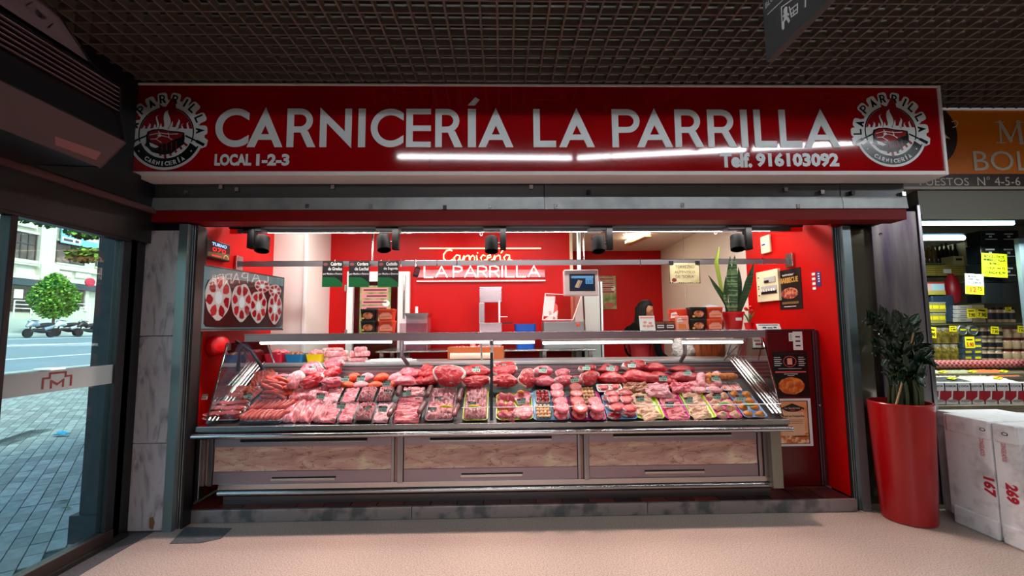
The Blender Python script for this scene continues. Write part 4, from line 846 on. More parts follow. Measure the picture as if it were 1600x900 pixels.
for i, (X, p_) in enumerate(((542, 'oval_orange'), (562, 'oval_pink'), (586, 'oval_orange'), (608, 'oval_orange'))):
    w_ = ('orange red', 'pale pink', 'orange red', 'orange')[i]; cut(X, 607, 21, 9, p_, 'stuffed_patty', f'{w_} oval patty, lower row, {("first", "second", "third", "fourth")[i]} from the left', rz=rnd.uniform(-8, 8), d=.06)
    cut(X + 9, 597, 21, 11, ('oval_orange', 'oval_pink', 'oval_orange', 'oval_pink')[i], 'stuffed_patty', f'{("orange red", "pale pink", "deep orange", "pale")[i]} oval patty, upper row, {("first", "second", "third", "fourth")[i]} from the left', 1, rz=-15, d=.06)
cut(632, 606, 34, 16, 'blob_pink', 'rolled_roast', 'rosy rolled roast, lower one right of the oval patties', 1); cut(638, 591, 30, 14, 'blob_pink', 'rolled_roast', 'rosy rolled roast, upper one right of the oval patties', 2)
for i, (X, Y) in enumerate(((656, 603), (667, 604), (675, 602), (662, 592), (672, 593), (666, 584))): cut(X, Y, 17, 13, 'blob_beef', 'stewing_piece', 'red stewing piece in the heap left of the big chop', i % 3, grp='heap of stewing pieces')
cut(702, 609, 40, 34, 'slice_beef', 'rib_chop', 'largest bright red rib chop, left of the centre post', 0, rz=-20)
cut(743, 609, 40, 17, 'slice_beef', 'ribeye_steak', 'bright red steak with fat rim, lower of the stack by the post', 1); cut(742, 593, 38, 18, 'slice_beef', 'ribeye_steak', 'bright red steak with fat rim, upper of the stack by the post', 2)
cut(787, 609, 34, 20, 'slice_beef', 'ribeye_steak', 'dark red steak right of the post, bottom of its stack', 2); cut(788, 592, 34, 17, 'slice_beef', 'ribeye_steak', 'dark red steak right of the post, middle of its stack', 0); cut(788, 579, 30, 9, 'slice_beef', 'ribeye_steak', 'dark red steak right of the post, top of its stack', 1)
cut(823, 608, 27, 24, 'slice_beef', 'rib_chop', 'single curved chop with pale rim, right of the post stack', 1, rz=35)
cut(851, 606, 29, 17, 'blob_pink', 'veal_roast', 'round veal roast, lower, fourth stack from the post', 0); cut(848, 590, 24, 14, 'slice_pink', 'veal_slice', 'veal cut resting on the round veal roast', 2)
cut(880, 606, 23, 15, 'slice_pink', 'veal_slice', 'veal cut left of the smallest cut, lower', 0); cut(878, 592, 20, 11, 'slice_pink', 'veal_slice', 'veal cut left of the smallest cut, upper', 1)
cut(900, 605, 18, 13, 'slice_pink', 'veal_slice', 'smallest pink cut in the rear row', 2)
cut(920, 604, 27, 19, 'slice_beef', 'shank_slice', 'shank slice with a round marrow, lower', 1); cut(917, 586, 22, 12, 'slice_beefd', 'shank_slice', 'deep red cut on top of the shank slice', 0)
cut(955, 603, 40, 18, 'blob_beef', 'beef_roast', 'marbled beef roast, lower, in the middle of the right pane', 1); cut(952, 587, 27, 16, 'blob_beefd', 'beef_roast', 'deep red beef cut on the marbled roast', 2)
cut(994, 601, 42, 20, 'blob_beef', 'beef_roast', 'widest marbled beef roast in the rear row', 2); cut(990, 584, 30, 17, 'slice_beefd', 'beef_slab', 'smooth red slab on the widest roast', 0)
cut(1029, 602, 42, 19, 'blob_beefd', 'beef_roast', 'dark beef roast right of the widest roast, lower', 0); cut(1024, 585, 30, 16, 'blob_beefd', 'beef_roast', 'dark beef roast right of the widest roast, upper', 1)
cut(1044, 603, 26, 13, 'blob_beef', 'beef_roast', 'low red beef piece under the green tag on the right', 2)
cut(1072, 600, 48, 17, 'blob_beefd', 'beef_roast', 'long dark red roast at the right end of the beef', 2); cut(1068, 583, 30, 11, 'blob_beefd', 'beef_roast', 'small dark red piece on the long roast', 0)
for i in range(3):
    p = deck(1094 + i * 12, 597 - i, .03); put(PR['saus_pale' if i != 1 else 'saus_orange'][0], 'sausage', Matrix.Translation(p) @ (RX(60) @ RZ(-12)).to_4x4() @ Matrix.Diagonal((.3, .15, .3, 1)), None, 'short fat sausage standing at the right end of the rear row', 'sausage', 'short sausages at right')
for i in range(2):
    p = deck(1127, 594 - i * 2, .035 + i * .03); put(PR['saus_orange'][0], 'sausage', Matrix.Translation(p) @ RZ(90 + i * 3).to_4x4() @ Matrix.Diagonal((.3, .3, .3, 1)), None, 'long orange sausage, ' + ('lower' if i == 0 else 'upper') + ' one at the right end', 'sausage')
# price cards
for X, Y, w in ((387, 614, 'red mince tray at far left'), (318, 615, 'left end glass'), (446, 587, 'belly strips'), (466, 586, 'round pale pork face'), (489, 571, 'left stack of leg cuts'), (501, 614, 'wide pink rib slab'), (539, 587, 'second stack of leg cuts'), (533, 629, 'narrow pack columns, first gap'), (564, 586, 'pale oval patties'),
                (574, 634, 'third narrow pack'), (598, 634, 'fourth narrow pack'), (606, 608, 'rear narrow packs'), (604, 594, 'orange oval patties'), (636, 609, 'rolled pale pork'), (686, 619, 'left mince tray, upper card'), (675, 636, 'left mince tray, lower card'), (707, 571, 'largest rib chop'), (737, 627, 'right mince tray'), (744, 572, 'steak stack left of the post'),
                (786, 567, 'steak stack right of the post'), (815, 622, 'first lime tray'), (827, 578, 'single curved chop'), (848, 573, 'round veal roast'), (885, 609, 'light blue tray'), (898, 588, 'smallest cut'), (916, 569, 'shank slice'), (954, 570, 'marbled roast'), (963, 616, 'second blue tray'), (987, 565, 'widest roast'), (1000, 618, 'second lime tray'),
                (1036, 586, 'low beef piece'), (1046, 627, 'narrow magenta tray'), (1076, 620, 'rightmost lime tray'), (1074, 577, 'long dark roast'), (1118, 586, 'orange sausages'), (1120, 615, 'white tray at right'), (1156, 617, 'orange nuggets')):
    ptag(X, Y + 5, 'price card standing at the ' + w, size=.92, lift=.05 if Y > 600 else .13)
# --- rear ledge: coloured tubs, packed cuts, cloth, wooden box
zl = 1.13
def ledge(X, Y, y=4.3): q = at(X, Y, y=y); return q
def tub(X0, X1, col, label, mat_items, nm):
    a, b = at(X0, 562, y=4.25).x, at(X1, 562, y=4.25).x; w = b - a; x = (a + b) / 2
    e = MB(); h = .075
    O = rrect(w, .2, .02); I = rrect(w - .014, .186, .018); B = rrect(w * .86, .17, .02); n = len(O)
    e.add([(p[0], p[1], h) for p in O] + [(p[0], p[1], h) for p in I] + [(p[0] * .86, p[1] * .86, .006) for p in I] + [(p[0], p[1], 0) for p in B],
          [(i, (i + 1) % n, n + (i + 1) % n, n + i) for i in range(n)] + [(n + i, n + (i + 1) % n, 2 * n + (i + 1) % n, 2 * n + i) for i in range(n)] + [list(range(2 * n, 3 * n))] + [(3 * n + i, 3 * n + (i + 1) % n, (i + 1) % n, i) for i in range(n)] + [list(range(3 * n, 4 * n))[::-1]], M('tub_' + col, {'red': (205, 16, 50), 'blue': (20, 110, 160), 'yellow': (236, 200, 10)}[col], .3))
    put(e.mesh('tub'), 'plastic_tub', Matrix.Translation((x, 4.34, zl + .001)), None, label, 'tub', None)
    for i in range(7):
        put(PR[mat_items][i % 3], 'cured_piece', Matrix.Translation((x + rnd.uniform(-.35, .35) * w, 4.34 + rnd.uniform(-.04, .04), zl + .06 + rnd.uniform(0, .035))) @ RZ(rnd.uniform(0, 360)).to_4x4() @ Matrix.Diagonal((.085, .07, .07, 1)), None, nm, 'meat', nm)
tub(412, 441, 'red', 'red plastic tub at the left end of the rear ledge', 'blob_pink', 'pink piece heaped in the red tub')
tub(444, 473, 'blue', 'blue plastic tub between the red and the yellow tub', 'blob_brown', 'dark cured piece heaped in the blue tub')
tub(477, 503, 'yellow', 'yellow plastic tub right of the blue tub', 'blob_pale', 'pale piece heaped in the yellow tub')
for i, (X, Y, w, h, dd) in enumerate(((525, 567, 34, 8, 'bottom of the left pile'), (522, 559, 36, 9, 'middle of the left pile'), (520, 552, 28, 6, 'top of the left pile'), (558, 567, 26, 6, 'bottom of the right pile'), (552, 560, 12, 9, 'small one on the right pile'), (566, 559, 20, 8, 'long one on the right pile'), (562, 553, 16, 8, 'top of the right pile'))):
    q = at(X, Y, y=4.32); s = F / 4.32; z = zl + (567 - Y) / s
    put(PR['slice_pale'][i % 3], 'packed_pork', Matrix.Translation((q.x, 4.34, z)) @ Matrix.Diagonal((w / s, .16, h / s * 4.6, 1)), None, 'pale packed pork piece on the rear ledge, ' + dd, 'meat')
e = MB(); f = Fr((at(610, 565, y=4.32).x, 4.32, zl), (1, 0, 0), (0, 1, 0)); e.poly(f, [(-.22, -.08), (.18, -.1), (.24, .06), (-.16, .09)], .0, .012, white_s); e.poly(f, [(-.18, -.06), (.16, -.08), (.2, .05), (-.1, .07)], .012, .022, white_s)
tag(e.build('folded_cloth', bevel=.004), 'white folded paper lying on the rear ledge', 'paper')
x0, x1 = at(700, 555, y=4.45).x, at(787, 555, y=4.45).x
wb = thing('meat_crate', 'orange brown crate with a white roll behind the centre post', 'crate', ((x0 + x1) / 2, 4.5, 1.131)); ow = M('orange_wood', (196, 96, 44), .5)
MB().box(x0, x1, 4.42, 4.44, 1.131, 1.25, ow).box(x0, x1, 4.62, 4.64, 1.131, 1.25, ow).box(x0, x0 + .02, 4.44, 4.62, 1.131, 1.25, ow).box(x1 - .02, x1, 4.44, 4.62, 1.131, 1.25, ow).box(x0, x1, 4.43, 4.63, 1.131, 1.14, ow).build('box', wb, bevel=.002)
tag(MB().tube([(x0 + .03, 4.39, 1.165), (x1 - .1, 4.39, 1.165)], .032, M('pale_roll', (240, 200, 180), .5), 12).build('paper_roll', smooth=50), 'pale paper roll lying in front of the orange crate', 'roll')
for i in range(6): put(PR['strip_bacon'][i % 2], 'packed_slices', Matrix.Translation((x0 + .07 + i * (x1 - x0 - .14) / 5, 4.53, 1.235)) @ Matrix.Diagonal((.1, .17, .12, 1)), None, 'packed sliced meat filling the orange crate', 'meat', 'packs in the orange crate')
# ================================================================ SHOP INTERIOR
# chrome track and five spots
tk = thing('light_track', 'long chrome rail under the shop header carrying five spots', 'rail', (0, 3.86, 2.25))
zt = at(768, 364, y=3.86).z; zt2 = at(768, 358.5, y=3.86).z
MB().box(-2.38, 2.7, 3.85, 3.88, zt, zt2 + .01, chrome).build('rail', tk, bevel=.003)
MB().box(-2.38, 2.7, 3.84, 3.9, zt2 + .011, zt2 + .05, blackm).build('track', tk)
spotm = M('spot_black', (5, 5, 5), .7, spec=.15)
for i, (X, Y, s, tl) in enumerate(((411, 381, 1, 6), (600, 380, -1, 10), (768, 382, -1, 0), (934, 382, -1, 0), (1151, 379, -1, -8))):
    q = at(X, Y, y=3.8); p = at(X + (-18 * s), 370, y=3.8)
    o = thing('track_spotlight', ('leftmost', 'second', 'middle', 'fourth', 'rightmost')[i] + ' black track spotlight of the five above the counter', 'spotlight', (q.x, 3.8, q.z))
    z0 = at(X, 388 if i == 0 else 390, y=3.8).z
    MB().box(p.x - .027, p.x + .027, 3.78, 3.85, z0, zt2 + .02, spotm).build('driver_box', o, bevel=.003)
    MB().box(min(p.x, q.x) - .07, max(p.x, q.x) - .02, 3.79, 3.85, zt2 - .02, zt2 + .03, spotm).build('track_adapter', o)
    MB().tube([(p.x, 3.81, q.z + .01), (q.x, 3.8, q.z + .01)], .008, black).build('pivot', o)
    ax = RY(-tl) @ Vector((0, -.3, -1)); ax.normalize()
    MB().lathe(Vector((q.x, 3.79, q.z)) - ax * .078, [(.044, .01), (.056, .02), (.056, .075), (.058, .077), (.058, .148), (.05, .148), (.045, .11)], spotm, 20, ax).build('lamp_head', o, smooth=40)
    l_ = lamp('spot_lamp', 'SPOT', Vector((q.x, 3.79, q.z)) + ax * .09, 100, (1, .66, .6), spot_size=radians(75), spot_blend=.6, shadow_soft_size=.03); l_.rotation_euler = Vector((0, -.55, -1)).to_track_quat('-Z', 'Y').to_euler()
for i, (X, Y) in enumerate(((752, 366), (976, 366), (1118, 364))):
    q = at(X, Y, y=3.9); tag(MB().tube([q + Vector((.012 * cos(a / 8 * 2 * pi), 0, .012 * sin(a / 8 * 2 * pi))) for a in range(9)], .003, white_s, 6).build('hanging_ring'), ('leftmost', 'middle', 'rightmost')[i] + ' small white ring hanging under the chrome rail', 'ring')
# meat rail
mr = thing('meat_rail', 'long dark chrome hanging rail across the shop with wall brackets', 'rail', (.1, 4.1, 2.03))
zb0, zb1 = at(768, 415, y=4.1).z, at(768, 407, y=4.1).z
MB().box(XL + .01, XR - .01, 4.09, 4.1, zb0, zb1, M('rail_chrome', (150, 144, 148), .3, metal=.75)).box(XL + .01, XR - .01, 4.088, 4.102, zb1, zb1 + .003, chrome).build('bar', mr)
for x in (XL + .014, XR - .014): MB().box(x - .012, x + .012, 4.04, 4.14, zb0 - .03, zb1 + .05, steel).build('wall_bracket', mr, bevel=.002)
for X in (582, 912): x = at(X, 385, y=4.1).x; MB().tube([(x, 4.11, 2.74), (x, 4.11, zb0)], .008, steel).build('hanger', mr)
for X in (524, 596, 627, 650, 683, 714, 1000, 1190): x = at(X, 410, y=4.1).x; MB().tube([(x, 4.085, zb1 + .012), (x, 4.082, zb0 - .006), (x, 4.095, zb0 - .01)], .003, chrome, 6).build('hook', mr)
def px_fr(X, Y, yy): q = at(X, Y, y=yy); return Fr((q.x, yy, q.z))
def card_px(name, label, cat, X0, Y0, X1, Y1, yy, mat, th=.003, bevel=0):
    q0, q1 = at(X0, Y1, y=yy), at(X1, Y0, y=yy); o = thing(name, label, cat, ((q0.x + q1.x) / 2, yy, q0.z)); o = MB().box(q0.x, q1.x, yy, yy + th, q0.z, q1.z, mat).build('board', o, bevel=bevel); return o, Fr((q0.x, yy, q0.z)), q1.x - q0.x, q1.z - q0.z
green = M('green_print', (12, 92, 44), .4); wprint = M('white_print2', (225, 225, 220), .5)
for X0, l1, l2, nm in ((503, 'Cabrito', 'de Gredos', 'left'), (544.5, 'Cordero', 'de Lechal', 'middle'), (590, 'Cochinillo', 'de Segovia', 'right')):
    o, f, w, h = card_px('hanging_card', f'black and green hanging card reading {l1} {l2}', 'sign', X0, 408, X0 + 33, 448.5, 4.06, M('card_black', (24, 18, 20), .4))
    e = MB(); e.poly(f, [(0, 0), (w, 0), (w, h * .12)] + [(w * (1 - t / 10), h * (.14 + .24 * sin(pi / 2 * min(1, t / 5)))) for t in range(11)], 0, .001, green); e.build('green_field', o)
    e = MB(); e.text(Fr(f.p(w * .4, h * .83, 0)), l1, w * .54, h * .13, wprint, align='L', bold=.02); e.text(Fr(f.p(w * .28, h * .64, 0)), l2, w * .68, h * .13, wprint, align='L', bold=.02); e.text(Fr(f.p(w * .04, h * .45, 0)), 'por Medios o Enteros', w * .93, h * .10, wprint, align='L', bold=.01)
    e.poly(f, [(w * (.15 + p[0]), h * (.88 + p[1])) for p in ell(0, 0, .12, .06, 12)], 0, .001, M('card_red', (120, 60, 60), .5)); e.build('lettering', o)
    MB().tube([(f.o.x + w * .5, 4.075, f.o.z + h - .01), (f.o.x + w * .5, 4.08, zb1 + .006)], .003, chrome, 6).build('clip', o)
o, f, w, h = card_px('parchment_sign', 'old parchment style sign reading TORREZNO AUTÉNTICO DE SORIA', 'sign', 1046.5, 411, 1093, 443, 4.06, M('parchment', (214, 204, 158), .6, var=(14, (186, 174, 120), .4, .7)))
e = MB(); tk_ = M('dark_brown_ink', (44, 32, 22), .6)
for t, b0, x0, x1 in (('TORREZNO', .74, .2, .82), ('AUTÉNTICO', .5, .17, .84), ('DE "SORIA"', .26, .2, .84)): e.text(Fr(f.p(w * x0, h * b0)), t, w * (x1 - x0), h * .15, tk_, align='L')
r_ = random.Random(2)
for i in range(14):
    a = i / 14; e.fbox(f, w * a, w * (a + .05), h * (0 if i % 2 else .01), h * (.03 + r_.random() * .03), 0, .001, tk_)
e.fbox(f, 0, w * .02, 0, h, 0, .001, tk_); e.fbox(f, w * .98, w, 0, h, 0, .001, tk_); e.poly(f, [(w * p[0], h * p[1]) for p in ell(.15, .17, .08, .1, 10)], 0, .001, M('seal_red', (120, 40, 34), .5)); e.build('lettering', o)
for a in (.0, .86): MB().fbox(f, w * a, w * (a + .14), h * .92, h * 1.1, -.006, .006, black).build('clip', o)
q = at(651, 425, y=4.07); fr = Fr((q.x, 4.07, q.z), (cos(.25), 0, -sin(.25)), (sin(.25), 0, cos(.25)))
o = thing('black_tag', 'small dark tag hanging from the rail left of the neon', 'tag', q); e = MB(); e.poly(fr, rrect(.05, .10, .012), 0, .008, black); e.build('body', o)
e = MB(); [stroke(e, fr, [(-.015, .025 - .015 * i), (.016, .025 - .015 * i)], .005, M('dim_red_print', (150, 50, 50), .5), .008, .009) for i in range(4)]; e.build('print', o); MB().tube([q + Vector((0, .004, .045)), (q.x - .01, 4.085, zb0)], .002, chrome, 6).build('hook', o)
# TV on the left wall
A, B = at(316, 410, x=-2.36), at(444, 436, x=-2.2)
tv0 = Vector((-2.365, 3.5, 0)); tv1 = Vector((-2.15, 4.45, 0)); qa = at(318, 410, y=tv0.y); qb = at(312, 515, y=tv0.y); qc = at(445, 436, y=tv1.y); qd = at(441, 518, y=tv1.y)
uu = Vector((qc.x - qa.x, tv1.y - tv0.y, 0)); Wt = uu.length; Ht = (qa.z - qb.z + qc.z - qd.z) / 2; zt0 = (qb.z + qd.z) / 2
vv = Vector((qa.x - qb.x, 0, qa.z - qb.z)).normalized()
tv = thing('wall_television', 'black television on the left wall showing sliced oxtail on a tray', 'television', ((qa.x + qc.x) / 2, 3.98, zt0))
ft = Fr((qb.x, tv0.y, zt0), uu, (0, 0, 1))
MB().fbox(ft, 0, Wt, 0, Ht, -.05, 0, black).build('body', tv, bevel=.004)
MB().fbox(ft, .0, Wt, 0, .012, 0, .004, M('tv_bezel', (90, 88, 90), .3, metal=.6)).build('bezel', tv)
MB().fbox(Fr(ft.p(Wt / 2, Ht / 2, -.05), ft.u), -.04, .04, -.08, .08, -.1, 0, black).build('wall_arm', tv)
def scr(n, c, s=.7): return M(n, tuple(int(x * .35) for x in c), .18, emit=(c, s))
e = MB(); sb, sdk, sw, sr = scr('screen_teal', (96, 128, 132)), scr('screen_dark', (34, 12, 14)), scr('screen_pale', (190, 178, 172)), scr('screen_red', (140, 16, 24))
e.fbox(ft, .012, Wt - .012, .02, Ht - .012, 0, .001, sb)
e.poly(ft, [(.03, .06), (.05, .035), (.16, .028), (Wt - .05, .028), (Wt - .016, .05), (Wt - .016, Ht - .09), (.13, Ht - .085), (.05, Ht - .12), (.03, Ht - .17)], .001, .0016, sdk)
for cx, cy, rx, ry in ((.17, .52, .135, .34), (.43, .47, .12, .31), (.64, .42, .11, .28), (.87, .4, .1, .28), (.86, .72, .09, .12), (.68, .78, .1, .11)):
    r_ = random.Random(int(cx * 100)); e.poly(ft, [(x * Wt, y * Ht) for x, y in ((cx + (u - cx) * (1 + .06 * sin(7 * i_)), cy + (v - cy) * (1 + .07 * cos(5 * i_))) for i_, (u, v) in enumerate(ell(cx, cy, rx, ry, 26)))], .0016, .0022, sw)
    for k in range(7):
        a = 2 * pi * k / 7 + cx * 9; P = []
        for (dr, da) in ((.4, -.12), (.62, -.36), (.86, -.3), (.92, 0), (.84, .28), (.6, .34), (.42, .14)):
            q = dr * r_.uniform(.92, 1.08); P.append(((cx + rx * q * cos(a + da)) * Wt, (cy + ry * q * sin(a + da)) * Ht))
        e.poly(ft, P, .0022, .0026, sr if k % 3 else scr('screen_red2', (168, 34, 40)))
    e.poly(ft, [(x * Wt, y * Ht) for x, y in ell(cx, cy, rx * .28, ry * .3, 12)], .0022, .0028, scr('screen_white', (206, 214, 214)))
e.build('screen_picture', tv)
MB().fbox(ft, .012, Wt - .012, .02, Ht - .012, .003, .0035, glass('screen_glass', (250, 250, 250), .05, 1.0)).build('screen_glass', tv)
# turn display
fw = Fr((XL, 0, 0), (0, 1, 0)); q0, q1 = at(322, 408, x=XL + .05), at(361, 374, x=XL + .05); cy, cz = (q0.y + q1.y) / 2, (at(340, 376, x=XL + .05).z + at(340, 406, x=XL + .05).z) / 2
td = thing('turn_display', 'small black turn number display on the left wall above the television', 'display', (XL + .02, cy, cz - .07)); f = Fr((XL + .002, cy, cz), (0, 1, 0)); w, h = abs(q1.y - q0.y), .155
MB().fbox(f, -w / 2, w / 2, -h / 2, h / 2, 0, .05, black).build('body', td, bevel=.012)
MB().text(Fr(f.p(0, h * .2, .05), f.u), 'TURNO', w * .62, h * .17, scr('turn_blue', (150, 190, 255), 2.0), bold=.03).build('lettering', td)
MB().text(Fr(f.p(0, -h * .1, .05), f.u), '070', w * .56, h * .22, scr('turn_red', (255, 30, 30), 3.0)).build('digits', td)
e = MB(); e.poly(f, [(-w * .45, -h * .2), (w * .45, -h * .05), (w * .45, -h * .42), (-w * .45, -h * .42)], .05, .0508, M('gold_speckle', (110, 84, 50), .5)); e.band(f, ell(w * .3, -h * .38, .035, .035, 14, 0, 180), ell(w * .3, -h * .38, .028, .028, 14, 0, 180), .0508, .0515, M('gold_line', (230, 200, 130), .4)); e.text(Fr(f.p(-w * .1, -h * .36, .0505), f.u), 'oooo', w * .4, h * .06, scr('turn_red', (255, 30, 30))); e.build('lower_print', td)
# wall sticker + red hood at the left end
f = Fr((XL + .002, at(301, 560, x=XL).y, at(301, 560, x=XL).z), (0, 1, 0)); o = thing('wall_sticker', 'narrow blue and white sticker on the left jamb wall', 'sticker', f.o)
MB().fbox(f, -.03, .03, -.055, .07, 0, .001, M('violet_blue_print', (44, 40, 110), .5)).build('band', o); e = MB(); e.fbox(f, -.03, .03, -.09, -.055, 0, .001, white_s); e.text(Fr(f.p(-.014, -.04, .001), (0, 0, 1), (0, -1, 0)), 'ABIERTO', .1, .02, wprint, align='L'); e.build('print', o)
hp = at(336, 541, y=3.78); hood = M('red_plastic', (214, 12, 20), .3)
o = MB().lathe(Vector((hp.x, 3.78, hp.z)), [(.06, -.1), (.078, -.09), (.082, -.06), (.082, .07), (.07, .085), (.05, .09)], hood, 28, (.9, -.5, .12)).build('red_hood', smooth=50); tag(o, 'round red plastic drum at the left end of the case', 'drum')
hp = at(365, 528, y=4.0); MB
# neon sign
nn_ = thing('neon_sign', 'lit neon lettering Carnicería La Parrilla on clear plates', 'neon sign', (-.15, 5.36, 1.75)); YNn = 5.345
warm = M('neon_warm', (255, 220, 150), .4, emit=((255, 214, 140), 5)); cool = M('neon_white', (255, 245, 235), .4, emit=((255, 240, 224), 6))
def npx(X, Y): q = at(X, Y, y=YNn); return q
MB().tube([npx(656, 388), npx(845, 388)], .006, warm, 6).build('neon_line', nn_)
acr = M('pink_plate', (176, 96, 104), .2, coat=.3)
MB().box(npx(655, 1).x, npx(745, 1).x, 5.375, 5.385, at(700, 433.5, y=5.38).z, at(700, 421.5, y=5.38).z, acr).build('plate', nn_); MB().box(npx(747, 1).x, npx(845.5, 1).x, 5.375, 5.385, at(800, 433.5, y=5.38).z, at(800, 421.5, y=5.38).z, acr).build('plate', nn_)
MB().box(npx(655, 1).x, npx(846, 1).x, 5.36, 5.39, at(750, 440, y=5.37).z, at(750, 438, y=5.37).z, white_s).build('lower_edge', nn_)
def ntext(s, X0, X1, Yb, Yt, mat, nm):        # single-stroke tubes
    LS = {'L': [[(0, 1), (0, 0), (.6, 0)]], 'A': [[(0, 0), (.4, 1), (.8, 0)], [(.16, .38), (.64, .38)]], 'P': [[(0, 0), (0, 1), (.35, 1), (.58, .88), (.58, .64), (.35, .5), (0, .5)]], 'R': [[(0, 0), (0, 1), (.35, 1), (.58, .88), (.58, .64), (.35, .5), (0, .5)], [(.3, .5), (.62, 0)]], 'I': [[(0, 0), (0, 1)]], ' ': []}
    ad = {'L': .78, 'A': .92, 'P': .78, 'R': .84, 'I': .24, ' ': .3}; tot = sum(ad[c] for c in s); x = 0; z0 = at(750, Yb, y=YNn).z; z1 = at(750, Yt, y=YNn).z; xa_, xb_ = npx(X0, 430).x, npx(X1, 430).x; k = (xb_ - xa_) / tot; e = MB()
    for c in s:
        for P in LS[c]: e.tube([(xa_ + (x + a) * k, YNn, z0 + b * (z1 - z0)) for a, b in P], .0068, mat, 6)
        x += ad[c]
    e.build(nm, nn_)
ntext('LA PARRILLA', 663, 846, 433, 416, cool, 'neon_lettering')
SC = {'C': ([[(.62, .9), (.5, 1), (.25, .92), (.05, .6), (.05, .25), (.25, 0), (.5, .03), (.7, .2)]], .72), 'a': ([[(.42, .48), (.2, .55), (.03, .3), (.12, .03), (.32, .08), (.44, .5), (.42, .1), (.6, .06)]], .58), 'r': ([[(0, .1), (.1, .5), (.12, 0), (.16, .35), (.38, .52), (.46, .42)]], .46), 'n': ([[(0, .5), (.04, 0), (.1, .35), (.26, .52), (.36, .35), (.36, .04), (.5, .06)]], .5), 'i': ([[(0, .5), (.04, .04), (.18, .08)], [(.06, .68), (.08, .74)]], .24), 'c': ([[(.34, .45), (.2, .54), (.03, .3), (.12, .02), (.4, .12)]], .42), 'e': ([[(.02, .25), (.3, .34), (.26, .54), (.06, .45), (.04, .1), (.2, 0), (.42, .14)]], .44), 'í': ([[(0, .5), (.04, .04), (.18, .08)], [(.08, .68), (.2, .9)]], .24)}
s = 'Carnicería'; X0, X1 = npx(692, 400).x, npx(800, 400).x; z0 = at(750, 408, y=YNn).z; hh = at(750, 390, y=YNn).z - z0; tot = sum(SC[c][1] for c in s); k = (X1 - X0) / tot; x = 0; e = MB()
for c in s:
    for P in SC[c][0]: e.tube([(X0 + (x + a) * k, YNn, z0 + b * hh) for a, b in P], .0065, warm, 6)
    x += SC[c][1]
e.build('neon_script', nn_)
# cold room door on the back wall
cdr = thing('door_2', None, None, (-1.5, 5.36, .1)); cdr['kind'] = 'structure'
yy = 5.36
def bxp(e, X0, Y0, X1, Y1, y0, y1, mat): a, b = at(X0, Y1, y=y0), at(X1, Y0, y=y0); return e.box(a.x, b.x, y0, y1, a.z, b.z, mat)
bxp(bxp(bxp(MB(), 539, 424, 552, 560, yy - .03, yy + .04, white_s), 620, 424, 640, 560, yy - .03, yy + .04, white_s), 552.2, 424, 619.8, 440, yy - .03, yy + .04, white_s).build('door_frame', cdr, bevel=.004)
bxp(MB(), 552, 440, 620, 560, yy + .005, yy + .035, M('dark_red_glass', (60, 6, 8), .1)).build('door_glass', cdr)
bxp(MB(), 629, 430, 633, 498, yy - .06, yy - .03, steel).build('handle', cdr, bevel=.003)
for Y in (445, 515): bxp(MB(), 538, Y, 542, Y + 10, yy - .045, yy - .03, steel).build('hinge', cdr)
pst = M('meadow_print', (96, 128, 60), .5, var=(9, (170, 170, 120), .4, .65)); bubble = M('pink_print', (214, 130, 140), .5); dkp = M('dark_print', (70, 20, 34), .5)
def poster(X0, Y0, X1, Y1, yy_, label, kk_=0):
    o, f, w, h = card_px('poster', label, 'poster', X0, Y0, X1, Y1, yy_, pst)
    e = MB()
    for i in range(4):
        e.fbox(f, w * .06, w * .9, h * (.86 - .13 * i), h * (.95 - .13 * i), 0, .001, bubble); stroke(e, f, [(w * (.14 + .1 * (i % 2)), h * (.905 - .13 * i)), (w * .84, h * (.905 - .13 * i))], h * .03, dkp, .001, .0016)
    e.poly(f, [(w * p[0], h * p[1]) for p in ell(.85, .62, .12, .07, 12)], 0, .0012, wprint); e.poly(f, [(w * p[0], h * p[1]) for p in ell(.6, .12, .3, .08, 12)], 0, .0012, M('rosy_print', (180, 90, 84), .5)); e.build('print', o)
poster(561, 446, 611, 520, yy - .01, 'meadow poster with pink text bubbles on the cold room door')
poster(935, 431, 962, 483, 7.48, 'meadow poster with pink text bubbles on the dark red rear wall')
